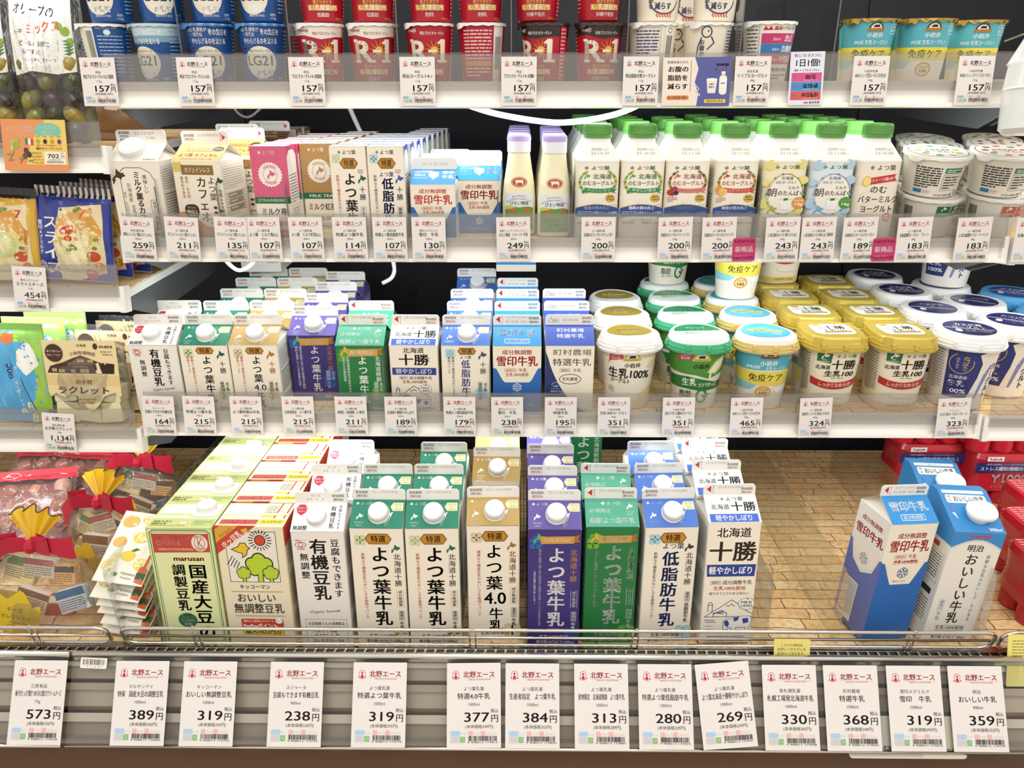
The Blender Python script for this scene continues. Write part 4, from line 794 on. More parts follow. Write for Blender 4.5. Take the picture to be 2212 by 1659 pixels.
def sujata(big, date):
    H = 178 if big else 105; hr, hf = (24, 15) if big else (20.5, 15); sl = sqrt(35**2+hr**2); a = Art(); k = '#1d1917'
    if big:
        a.tv('有機豆乳', 35, 11, 24, k, b=3, pitch=1.0); a.tv('豆腐もできます', 57, 11, 12.5, k, b=2, pitch=1.04); a.tv('無調整', 15, 32, 12, k, b=2, pitch=1.15)
        a.e(12, 20, 7.5, 4.5, '#c4473f'); a.e(12, 20, 6.5, 3.6, '#efeae2'); a.ring(12, 20, 3, 3.2, .9, '#c4473f', 14); a.t('有機JASマーク', 12, 13.5, 2.4, '#c4473f', w=14, b=1); a.t('認証機関', 12, 26.5, 2.4, '#c4473f', w=10, b=1)
        a.t('Organic Soymilk', 36, 124, 6, '#3c3632', w=42, b=0, sk=.35, rot=-.06); a.fr(8, 137, 56, 40, .4, '#444'); a.t('お豆腐屋さんの浸漬製法', 36, 144, 5.4, k, w=50, b=1); a.l([(10, 149), (62, 149)], .3, '#666'); a.t('大豆オリゴ糖・', 36, 155, 7.5, k, w=40, b=2); a.t('GABA入り', 36, 164, 7.5, k, w=36, b=2); a.t('コレステロール0', 36, 172, 6, '#a83c2c', w=44, b=2)
    else:
        a.tv('有機豆乳', 37, 6, 14.5, k, b=3); a.tv('豆腐もできます', 54, 6, 8, k, b=2); a.tv('無調整', 18, 22, 8.2, k, b=2, pitch=1.1); a.ring(13, 11, 5, 3.2, 1, '#c4473f', 16); a.ring(13, 11, 2.4, 2.6, .7, '#c4473f', 12); a.t('有機JASマーク', 13, 6.5, 2, '#c4473f', w=13, b=1); a.t('認証機関', 13, 16, 2, '#c4473f', w=9, b=1)
        a.t('Organic Soymilk', 42, 68, 5, '#3c3632', w=32, b=0, sk=.35, rot=-.08); a.t('500ml', 50, 95, 6, '#555', b=1)
    ra = Art(); rd = '#c9304a'; ra.p([(3, sl*.2), (7, sl*.08), (14, sl*.08), (18.5, sl*.2), (16, sl*.36), (10.8, sl*.46), (5, sl*.36)], rd); ra.t('スジャータ', 10.8, sl*.2, 4, '#fff', w=14, b=3); ra.t('めいらく', 10.8, sl*.31, 3, '#fff', w=9, b=2)
    ra.tv('有機豆乳', 53, sl*.12, 7.6, k, b=2, pitch=1.1); ra.tv('豆腐もできます', 62, sl*.10, 4.8, k, b=1, pitch=1.04); ra.t('無調整', 12, sl*.88, 7, k, w=19, b=2)
    return gable('soy_milk_carton', 'soy milk carton', 70, 70, H, hr, hf, '#efe9df', '#f3f1ee', '#f4f0ea', a, ra, fin_art(date, style=2, H=hf), side_print(70, H, '#3a3634', 21), cap=True, capR=.0122, capx=-.002, capy=.45)
def coffee():
    a = Art(); br = '#3f2a20'; a.hok(11, 20, 11, br)
    a.l([(14, 90), (14, 24), (16, 12), (22, 8), (44, 8), (56, 14), (62, 26), (63, 90)], .8, br)
    a.tv('ミルク薫るカフェ', 37, 13, 10.2, '#2e2019', b=3, pitch=.94); a.tv('美味しい', 48, 17, 6.5, '#3b2d24', b=1); a.tv('北海道産', 24, 28, 6.2, '#4a3b30', b=0, pitch=1.05); a.tv('生乳95%', 26, 58, 6, '#4a3b30', b=0); a.tv('香料・乳化剤不使用', 17, 40, 4.6, '#a08a70', b=0)
    a.rr(51, 51, 10, 19, 3, '#3b2d24'); a.rr(51.6, 51.6, 8.8, 17.8, 2.6, '#f1e8d8'); a.tv('種類別', 56, 53, 5.2, '#3b2d24', b=1); a.tv('乳飲料', 57, 72, 7.5, '#3b2d24', b=1); a.t('500ml', 52, 98, 5.5, '#5a4b40', b=1)
    ra = Art(); ra.t('500ml', 56, 36, 5, '#4b4038', w=17, b=1); ra.ring(29, 19, 17, 16, 1.3, '#4a4a4a', 16, -.5, .5); ra.ring(29, 19, 17, 16, 1.3, '#4a4a4a', 12, 2.6, 3.6)
    fa = Art(); fa.t('賞味期限', 12, 4, 4.4, '#3c3430', w=16, b=2); fa.t('(開封前)', 12, 8.5, 3.6, '#3c3430', w=13, b=1); fa.t('賞味期限', 11, 13, 3, '#3c3430', w=12, b=1); fa.t('23.10.27', 40, 4.5, 5.4, '#a39b91', w=28, b=0); fa.t('CXB3', 49, 10.5, 5, '#a39b91', w=14, b=0)
    return gable('coffee_milk_carton', 'coffee milk carton', 70, 70, 105, 22, 17, '#f0e6d3', '#f2ebdf', '#efe8dc', a, ra, fa, side_print(70, 105, '#8a8078', 31), cap=True, capR=.0172, capx=-.004, capy=.5)
def decaf(dark=False):
    a = Art(); gd = '#8a6a34'; a.clover(8, 8, 8, '#dcbf6a'); a.r(13, 5, 47, 13, gd); a.t('カフェインレス', 36.5, 11.5, 7.5, '#f6eed8', w=38, b=1)
    a.tv('カフェオレ', 40, 20, 15.5, '#2b1a10', b=2, pitch=1.02); a.tv('よつ葉', 55, 20, 11, '#3a2a1c', b=1); a.hok(66, 27, 7, '#254c3a'); a.tv('生乳60%使用', 67, 37, 5.4, '#3a2a1c', b=1); a.tv('香料・乳化剤・', 19, 20, 5, '#9a5a2c', b=0); a.tv('着色料不使用', 12, 20, 5, '#9a5a2c', b=0)
    a.p([(0, 70), (8, 68), (24, 76), (40, 88), (70, 92), (70, 105), (0, 105)], '#c98f4a'); a.rr(10, 58, 21, 19, 7, '#3c2417'); a.t('カフェイン', 20.5, 62.5, 3.8, '#f3e6cf', w=13, b=1); a.t('90%以上', 20.5, 68, 6, '#f3e6cf', w=17, b=2); a.t('カット', 20.5, 73.5, 3.6, '#f3e6cf', w=9, b=1)
    for x, y in ((56, 62), (63, 66), (56, 69)): a.e(x, y, 3, 2, '#6b2f22', 12)
    a.t('Decaffeinated', 56, 78, 4, '#4a3320', w=24, b=1); a.t('Café au lait', 58, 83, 4, '#4a3320', w=24, b=1)
    c = '#7a5530' if dark else '#dcb268'; ra = Art(); ra.mark(26, 6, 2, '#f6eed8', c); ra.t('よつ葉', 39, 6, 5.5, '#f6eed8', w=20, b=1); ra.r(14, 12, 40, 7, '#a8863c'); ra.t('カフェインレス', 34, 15.5, 5, '#f6eed8', w=32, b=1); ra.e(60, 13, 8, 5, '#3c2417'); ra.t('90%以上', 60, 13, 3, '#f3e6cf', w=12, b=1); ra.t('よつ葉 カフェオレ', 35, 27, 8, '#6b3f1c', w=58, b=1); ra.t('Decaffeinated Café au lait', 35, 35, 3.4, '#6b3f1c', w=46, b=0)
    fa = Art(); fa.t('賞味期限', 12, 6, 4.6, '#3c3430', w=16, b=1); fa.t('(開封前)', 12, 11, 4.2, '#c0453c', w=14, b=1); fa.t('23.10.30/HOEA', 40, 5, 5, '#b3aca4', w=32, b=0); fa.p([(66, 8), (61, 4), (61, 12)], '#c23434'); fa.tv('あけぐち', 59, 2, 3, '#444', b=0)
    sa = side_print(70, 105, '#a59a8a', 33)
    for i in range(3): sa.rr(14, 44+i*9, 42, 7, 3, '#a08f80'); sa.lines(18, 46.5+i*9, 34, 1, 2, 1.4, '#efe8dc', i)
    return gable('coffee_milk_carton', 'coffee milk carton', 70, 70, 105, 21, 16, '#f0e6d0', c, '#efe8da', a, ra, fa, sa)
# ------------------------------------------------------------------ flat-topped boxes
def boxcarton(name, cat, W, D, H, base, front, topart, sideart, topc=None, sidec=None, extra=None, m=PAPER, su=1., sv=1.):
    w, d, h = W/2000, D/1000, H/1000; q = .0014; mb = MB()
    mb.prism([(-w+q, 0), (w-q, 0), (w, q), (w, d-q), (w-q, d), (-w+q, d), (-w, d-q), (-w, q)], 0, h, base, m); mb.v = [(x, z, y) for x, y, z in mb.v]
    if topc: mb.face([(-w, 0, h+.00004), (w, 0, h+.00004), (w, d, h+.00004), (-w, d, h+.00004)], topc, m)
    if sidec:
        for sx in (-1, 1): mb.face([(sx*(w+.00004), 0, 0), (sx*(w+.00004), d, 0), (sx*(w+.00004), d, h), (sx*(w+.00004), 0, h)][::sx], sidec, m)
    if front: front.put(mb, plane((-w, -.00002, h), (1, 0, 0), (0, 0, -1), su, sv), m)
    if topart: topart.put(mb, plane((-w, d, h+.00006), (1, 0, 0), (0, -1, 0), su), m)
    if sideart:
        for sx in (-1, 1): sideart.put(mb, plane((sx*(w+.00006), 0 if sx > 0 else d, h), (0, sx, 0), (0, 0, -1)), m)
    mb.box((-w+.001, d*.5-.0012, h), (w-.001, d*.5+.004, h+.0007), topc or base, m)      # folded seam across the top
    parts = [('carton_body', mb.build('carton_body'), None)]
    if extra: parts += extra(w, d, h)
    return (name, cat, parts)
def slim(kind):
    a = Art(); W, H = 50, 125; top = '#f4f2ee'; side = '#f1eee6'; band = {'straw': '#d24a7e', 'tea': '#ad7f49', 'green': '#2f6b4c', 'low': '#2f56b0', 'cafe': '#b08a4a'}[kind]
    if kind in ('straw', 'tea'):
        c = '#d8607f' if kind == 'straw' else '#b48a52'; a.r(0, 0, W, 67, c); a.mark(13, 8, 2.2, '#f7ece4', c); a.t('よつ葉', 25.5, 8, 6, '#f7ece4', w=17, b=1)
        a.e(25, 37, 15.5, 15.5, '#f4ece0', 30)
        for i in range(24): a.e(25+15.3*cos(i*pi/12), 37+15.3*sin(i*pi/12), 1.5, 1.5, '#f4ece0', 8)
        a.ring(25, 37, 9.6, 9.6, .4, c, 24); a.t('HOKKAIDO', 25, 25.2, 4, c, w=19, b=1, arc=12); a.t('YOTSUBA', 25, 48.6, 4, c, w=17, b=1, arc=-12); a.hok(26, 37, 6.5, c)
        a.r(0, 67, W, 8.5, '#1f6b45'); a.t('STRAWBERRY' if kind == 'straw' else 'MILK TEA', 25, 71.3, 5.6, '#f6efdf', w=41 if kind == 'straw' else 34, b=2)
        a.t('ミルク苺' if kind == 'straw' else 'ミルク紅茶', 25, 87, 10.5, '#3a2a26', w=36 if kind == 'straw' else 40, b=1); a.fr(8, 100, 12, 6, .35, c); a.t('種類別', 14, 103, 3.8, c, w=10, b=0); a.t('乳飲料', 33, 103, 7.5, c, w=23, b=1)
        if kind == 'straw': a.r(5, 112, 40, 10, '#d8607f'); a.t('無脂乳固形分 乳脂肪分', 25, 117, 3, '#fff', w=34, b=0)
        else: a.fr(8, 111, 30, 7.5, .4, '#7a5a34'); a.t('常温保存可能品', 23, 114.8, 4.6, '#7a5a34', w=27, b=1)
    elif kind == 'cafe': a.r(0, 0, W, 60, '#f0e9dc'); a.mark(13, 8, 2.2, '#3a2a1c', '#f0e9dc'); a.t('よつ葉', 26, 8, 6, '#3a2a1c', w=18, b=1); a.r(5, 20, 40, 9, '#b08a4a'); a.t('カフェインレス', 25, 24.5, 5.5, '#fff', w=34, b=1); a.tv('カフェオレ', 25, 33, 15, '#2b1a10', b=2)
    else:
        ink = '#16130f' if kind == 'green' else '#26307c'; a.clover(9, 16, 7, '#d5dcb2' if kind == 'green' else '#b9d5dc'); a.mark(14, 7.5, 2.3, '#2b2622', '#f5ebd7'); a.t('よつ葉', 27, 7.5, 6.2, '#2b2622', w=19, b=1); badge(a, 26, 22, 25, 14)
        if kind == 'green': a.tv('よつ葉牛乳', 26, 34, 17, ink, b=3, pitch=1.05)
        else: a.t('よつ葉', 25, 36.5, 7, ink, w=20, b=1); a.tv('低脂肪牛乳', 26, 41, 16, ink, b=3, pitch=1.03)
        a.hok(42, 43, 6.5, '#1f5a43' if kind == 'green' else '#3a5fae'); a.t('WHOLE' if kind == 'green' else 'LOW', 41, 31, 2.8, '#555', w=8, b=1); a.t('MILK' if kind == 'green' else 'FAT', 41, 34, 2.8, '#555', w=7, b=1); a.tv('十勝', 42, 52, 9, '#2b3a5e', b=1, pitch=1.1)
        a.fr(38, 80, 7, 18, .3, '#8a5a4a'); a.tv('成分無調整' if kind == 'green' else '種類別', 41.5, 81, 3.4 if kind == 'green' else 5, '#4a3a34', b=1); a.tv('牛乳' if kind == 'green' else '低脂', 41.5, 100, 6, '#2b2622', b=1); a.tv('新鮮な十勝産生乳のおいしさを産地', 9.5, 37, 4.6, '#b9482c' if kind == 'green' else '#4a5470', b=0)
    tp = Art(); tp.r(0, 0, W, 16, band); tp.r(0, 24, W, 16, '#f7f6f3'); tp.lines(5, 19, 30, 1, 2, 1.2, band, 3); tp.e(38, 9, 3, 3, '#d9d9dc', 12); tp.r(0, 36, W, 4, '#fbfbfa')
    sa = Art(); sa.p([(0, 0), (40, 0), (40, 14), (30, 6), (20, 30), (10, 6), (0, 14)], band); sa.p([(10, 6), (20, 30), (30, 6)], '#f4f2ee'); sa.lines(4, 38, 32, 10, 4, 1.2, '#5b5a58', 5); sa.fr(4, 80, 32, 36, .3, '#777'); sa.lines(6, 84, 28, 9, 3.4, 1.0, '#66635f', 6)
    return boxcarton('milk_carton', 'milk carton', W, 40, H, '#f5ebd7', a, tp, sa, topc='#f6f4f0', sidec='#f2efe8')
def capbox(w, d, h, x, y, r):
    k = MB(); k.loft([(h+.0007, r*1.5, r*1.35, 3), (h+.0022, r*1.45, r*1.3, 3)], '#f3f2ee', PLAST, mtx=T(x, y, 0), n=28); k.loft([(h+.002, r*1.05, r*1.05, 2), (h+.011, r, r, 2), (h+.0125, r*.93, r*.93, 2), (h+.0122, r*.7, r*.7, 2)], '#f7f6f2', PLAST, mtx=T(x, y, 0), n=30)
    for i in range(30): an = 2*pi*i/30; k.mesh([(x+cos(b)*r*1.04, y+sin(b)*r*1.04, z) for z in (h+.0035, h+.010) for b in (an-.04, an+.04)], [(0, 1, 3, 2)], '#e4e3df', PLAST)
    return [('screw_cap', k.build('screw_cap'), None)]
def marusan():
    W, H = 93, 172; a = Art(); g = '#2f6b45'; bs = '#e6eaae'; a.l([(4, 170), (4, 8), (9, 4), (84, 4), (89, 8), (89, 170), (4, 170)], 1.2, g); a.l([(6.5, 168), (6.5, 9), (10, 6.5), (83, 6.5), (86.5, 9), (86.5, 168), (6.5, 168)], .6, g)
    a.p([(6, 9), (87, 9), (86, 35), (7, 36)], '#c64536'); a.t('コレステロールを', 37, 14.5, 7.5, '#f6ecdc', w=50, b=2); a.t('低下させる', 29, 22.5, 7.5, '#f6ecdc', w=36, b=2); a.t('消費者庁許可(特定保健用食品)', 38, 31, 3.6, '#f0dccb', w=50, b=0)
    a.e(73, 22, 11.5, 11.8, '#efe2cc', 30); a.ring(73, 22, 7.4, 7.8, .7, '#b8503c'); a.l([(71, 16), (71, 28)], 1.2, '#b8503c'); a.l([(76, 16), (72, 22), (77, 28)], 1.2, '#b8503c'); a.t('消費者庁許可', 73, 12.4, 2.2, '#b8503c', w=16, b=1, arc=12); a.t('特定保健用食品', 73, 31.4, 2.2, '#b8503c', w=16, b=1, arc=-12)
    a.t('marusan', 54, 44, 9.5, '#c8402f', w=44, b=3)
    a.tv('国産大豆の', 64, 52, 22, '#1b1a16', b=3, pitch=1.03, kx=1.2); a.tv('調製豆乳', 37, 52, 17, '#1b1a16', b=3, pitch=1.04, kx=1.15); a.e(38, 136, 14, 11, g); a.t('濃厚', 38, 130, 6.5, '#f2efd8', w=15, b=2); a.t('大豆固形分', 38, 136.5, 4.5, '#f2efd8', w=20, b=1); a.t('9%', 38, 142.5, 6.5, '#f2efd8', w=12, b=2)
    a.t('食生活は、主食、主菜、副菜を基本に。', 48, 162, 3.4, '#3c4a2c', w=60, b=0)
    tp = Art(); tp.r(0, 42, 93, 23, '#cdd98c'); tp.t('国産大豆の', 18, 48, 5.5, '#2a3a1c', w=28, b=2); tp.t('調製豆乳', 15, 54, 5.5, '#2a3a1c', w=22, b=2); tp.r(4, 58, 50, 1.2, '#c65a3a'); tp.e(48, 51, 8, 5.5, '#efe6c9'); tp.ring(48, 51, 7, 4.5, .8, '#c65a4a'); tp.fr(62, 45, 28, 12, .5, '#4a7a5a'); tp.lines(64, 47.5, 24, 3, 3, 1, '#4a7a5a', 2)
    tp.r(0, 0, 93, 42, '#dfe6b4'); tp.rr(6, 4, 44, 32, 2, '#fbfbf6'); tp.t('24. 1.10', 28, 14, 4, '#a9a8a0', w=20, b=0); tp.t('/1G25', 32, 20, 4, '#a9a8a0', w=12, b=0); tp.lines(9, 28, 38, 2, 3.4, 1.1, '#5a6a5a', 7)
    sa = side_print(62, H, '#4a6a3c', 41)
    return boxcarton('soy_milk_carton', 'soy milk carton', 87, 63, 183, bs, a, tp, sa, su=87/93, sv=183/172, sidec='#d5de9c', topc='#d7e09c', extra=lambda w, d, h: capbox(w, d, h, .022, .043, .0125))
def kikko():
    W, H = 95, 175; a = Art(); k = '#201a14'; a.fr(13, 17, 70, 73, .8, k); a.r(13.4, 17.4, 69.2, 72.2, '#efe7d6')
    a.p([(0, 2), (58, 2), (0, 43)], '#c9432f'); a.p([(0, 8), (9, 2), (34, 2), (0, 27)], '#dfa63a'); a.t('やってみよう!', 15, 12, 5.5, k, w=22, b=1, rot=-.62); a.t('ホッ豆乳', 22, 22, 10, '#fbf2e2', w=34, b=3, rot=-.62); a.p([(36, 8), (45, 5), (46, 11), (40, 14)], '#e6b23c')
    a.e(61, 29, 8, 8, k); a.e(61, 29, 6.8, 6.8, '#d6432f')
    for i in range(20): an = i*pi/10; a.l([(61+10*cos(an), 29+10*sin(an)), (61+16*cos(an), 29+14.5*sin(an))], 1.3, k)
    bird = [(20, 42), (30, 38), (33, 33), (40, 33), (42, 38), (46, 40), (42, 43), (40, 50), (34, 54), (35, 48), (28, 46)]; a.p(bird, '#e6c52c'); a.l(bird+[bird[0]], 1.1, k)
    for i in range(4): a.l([(20+i*3, 52+i*3), (12+i*4, 64+i*2)], 1.1, k)
    def tree(x, y, s):
        for r_, c in ((1.18, k), (1, '#b9d233')):
            for dx, dy, q in ((0, -9, 6), (-7, -5, 5.5), (7, -5, 5.5), (-5, 1, 5.5), (5, 1, 5.5), (0, -3, 7)): a.e(x+dx*s, y+dy*s, q*s*r_+(.0 if r_ == 1 else .3), q*s*r_+(.0 if r_ == 1 else .3), c, 16)
            tw = 2*s if r_ == 1 else 2*s+1.1; a.r(x-tw, y, tw*2, 89.6-y if r_ == 1 else 89.6-y, c)
    tree(56, 70, 1.45); tree(33, 79, .75); tree(71, 79, .85)
    a.t('キッコーマン', 46, 97, 7.5, k, w=44, b=1); a.r(12, 104, 72, .6, '#8a6a4a'); a.t('おいしい', 46, 114, 14, k, w=56, b=1); a.t('無調整豆乳', 48, 130, 16, k, w=72, b=1); a.r(12, 141, 72, .6, '#8a6a4a')
    a.rr(20, 146, 60, 17, 2, '#c8402f'); a.t('朝のホッ豆乳キャンペーン', 45, 149.5, 4.6, '#f6e9d4', w=44, b=2); a.t('PayPayポイント', 47, 157, 8, '#fff', w=50, b=3); a.rr(20, 160, 60, 10, 1, '#e6c22c'); a.t('最大10万円分', 50, 165, 9, k, w=52, b=3); a.e(74, 149, 5, 4, '#fff'); a.t('ホッ', 74, 149, 3.6, k, b=1); a.t('kikkoman', 48, 172.5, 4.5, k, w=24, b=2)
    a.sh(0, 2, -10); a.sh(2, 7, -4); a.sh(7, len(a.it), -10)
    tp = Art(); tp.r(0, 40, 95, 23, '#efe4c8'); tp.rr(4, 44, 52, 12, 1.5, '#d3524a'); tp.t('無調整豆乳要冷蔵', 30, 50, 5.5, '#f4d3c6', w=44, b=1); tp.rr(58, 44, 34, 11, 1.5, '#ead53c'); tp.t('たっぷり1.0', 75, 49.5, 6, k, w=26, b=2)
    tp.r(0, 0, 95, 40, '#f2ead6'); tp.rr(5, 3, 48, 30, 1.5, '#faf8f2'); tp.t('2024.03.26', 30, 12, 4.4, '#aaa59c', w=26, b=0); tp.t('+SI-WX0470', 30, 19, 4.4, '#aaa59c', w=28, b=0); tp.lines(8, 28, 40, 1, 3, 1.3, '#555', 4); tp.lines(58, 8, 16, 6, 4, 1.2, '#6a6258', 4); tp.r(56, 28, 22, 9, '#ecd93e'); tp.lines(57, 31, 18, 1, 3, 1.6, '#a8402f', 2)
    for x in (76, 90): tp.p([(x, 0), (x+2, 0), (x+2-2, 40), (x-2, 40)], '#cf3a2f')
    sa = side_print(63, H, '#5a4a3a', 43); sa.p([(0, 0), (63, 0), (63, 20), (0, 30)], '#c9432f')
    return boxcarton('soy_milk_carton', 'soy milk carton', 91, 63, 184, '#efe2c2', a, tp, sa, su=91/95, sv=184/175, sidec='#ecdfbf', topc='#f0e6cf')
def meiji():
    W, D, h0, h1 = 72, 70, .172, .205; w, d = W/2000, D/1000; mb = MB(); bl = '#3c8ccb'
    vs = [(-w, 0, 0), (w, 0, 0), (w, d, 0), (-w, d, 0), (-w, 0, h0), (w, 0, h0), (w, d*.8, h1), (-w, d*.8, h1), (w, d, h1), (-w, d, h1)]
    mb.mesh(vs, [(0, 1, 5, 4), (3, 2, 1, 0), (1, 2, 8, 6, 5), (0, 4, 7, 9, 3), (2, 3, 9, 8)], '#efe9dc', PAPER); mb.mesh(vs, [(4, 5, 6, 7), (7, 6, 8, 9)], bl, PAPER)
    for sx in (-1, 1): mb.face([(sx*(w+.00006), 0, h0-.022), (sx*(w+.00006), d, h0-.022), (sx*(w+.00006), d, h1), (sx*(w+.00006), d*.8, h1), (sx*(w+.00006), 0, h0)][::sx], bl, PAPER)
    a = Art(); n = 12; arc = [(W*i/n, 24-13*sin(pi*i/n)**1.0) for i in range(n+1)]; a.p([(0, 0), (W, 0)]+arc[::-1], bl); a.l([(x, y+1.5) for x, y in arc], .5, '#7fb0d8'); a.t('meiji', 37, 5.5, 8.5, '#c8342f', w=30, b=3)
    k = '#22201e'; a.t('明治', 36, 24, 11, k, w=24, b=2); a.tv('おいしい牛乳', 35, 32, 18.5, k, b=2, pitch=1.0); a.tv('新鮮な生乳のおいしさ、そのまま', 58, 33, 6.4, '#3c5a86', b=0, pitch=1.1); a.fr(10, 105, 7, 18, .35, '#6a86a8'); a.tv('種類別', 13.5, 106, 5, '#6a86a8', b=0); a.tv('牛乳', 13.5, 124, 7, '#6a86a8', b=0)
    a.r(14, 146, 44, .5, '#444'); a.t('生乳100%使用', 36, 150, 6, '#33302c', w=42, b=1); a.r(14, 154, 44, .5, '#444'); a.rr(17, 156, 34, 4, 1.5, '#c8342f'); a.t('要冷蔵10℃以下 900ml', 38, 165, 5, '#44403c', w=50, b=1); a.put(mb, plane((-w, -.00002, h0), (1, 0, 0), (0, 0, -1)), PAPER)
    sd = Vector((0, -d*.8, h0-h1)); L = sd.length*1000; t = Art(); t.rr(7, 8, 58, 13, 3, '#f4f4f0'); t.t('明', 12, 11.5, 4.5, k, b=1); t.t('治', 12, 17, 4.5, k, b=1); t.t('おいしい牛乳', 40, 14.5, 9.5, k, w=46, b=2); t.t('900ml', 59, L-5, 6, '#e9f2fa', w=18, b=3); t.p([(7, 36), (11, 36), (13, 46)], '#eaf3fb'); t.tv('あける', 9, 26, 3.4, '#c8446a', b=1); t.tv('しめる', 64, 36, 3.4, '#c8446a', b=1)
    t.r(5, 1, 60, 5, '#e4ecf2'); t.t('23.11. 1', 36, 3.5, 3.6, '#9aa', w=20, b=0); t.put(mb, plane((-w, d*.8, h1), (1, 0, 0), sd), PAPER)
    s = Art(); s.fr(6, 40, 58, 44, .4, '#555'); s.lines(9, 44, 52, 10, 4, 1.4, '#4a4a4c', 3); s.r(10, 95, 50, 9, '#2b2b2e'); s.lines(9, 112, 52, 9, 4.4, 1.4, '#4a4a4c', 5); s.rr(6, 28, 44, 7, 1, '#c8402f')
    for sx in (-1, 1): s.put(mb, plane((sx*(w+.00008), 0 if sx > 0 else d, h0), (0, sx, 0), (0, 0, -1)), PAPER)
    nrm = Vector((0, h0-h1, d*.8)).normalized(); M = Matrix.Translation(Vector((.006, d*.8, h1))+sd*.60)@nrm.to_track_quat('Z', 'Y').to_matrix().to_4x4(); c = MB()
    c.loft([(0, .0145, .0135, 2), (.009, .0142, .0132, 2)], '#efeeea', PLAST, mtx=M, n=36); c.loft([(.009, .021, .0155, 2.3), (.012, .021, .0155, 2.3), (.0145, .0195, .0145, 2.2), (.0152, .0125, .0115, 2), (.0146, .011, .0105, 2)], '#f6f6f3', PLAST, mtx=M, n=40)
    return ('milk_carton', 'milk carton', [('carton_body', mb.build('carton_body'), None), ('screw_cap', c.build('screw_cap'), None)])
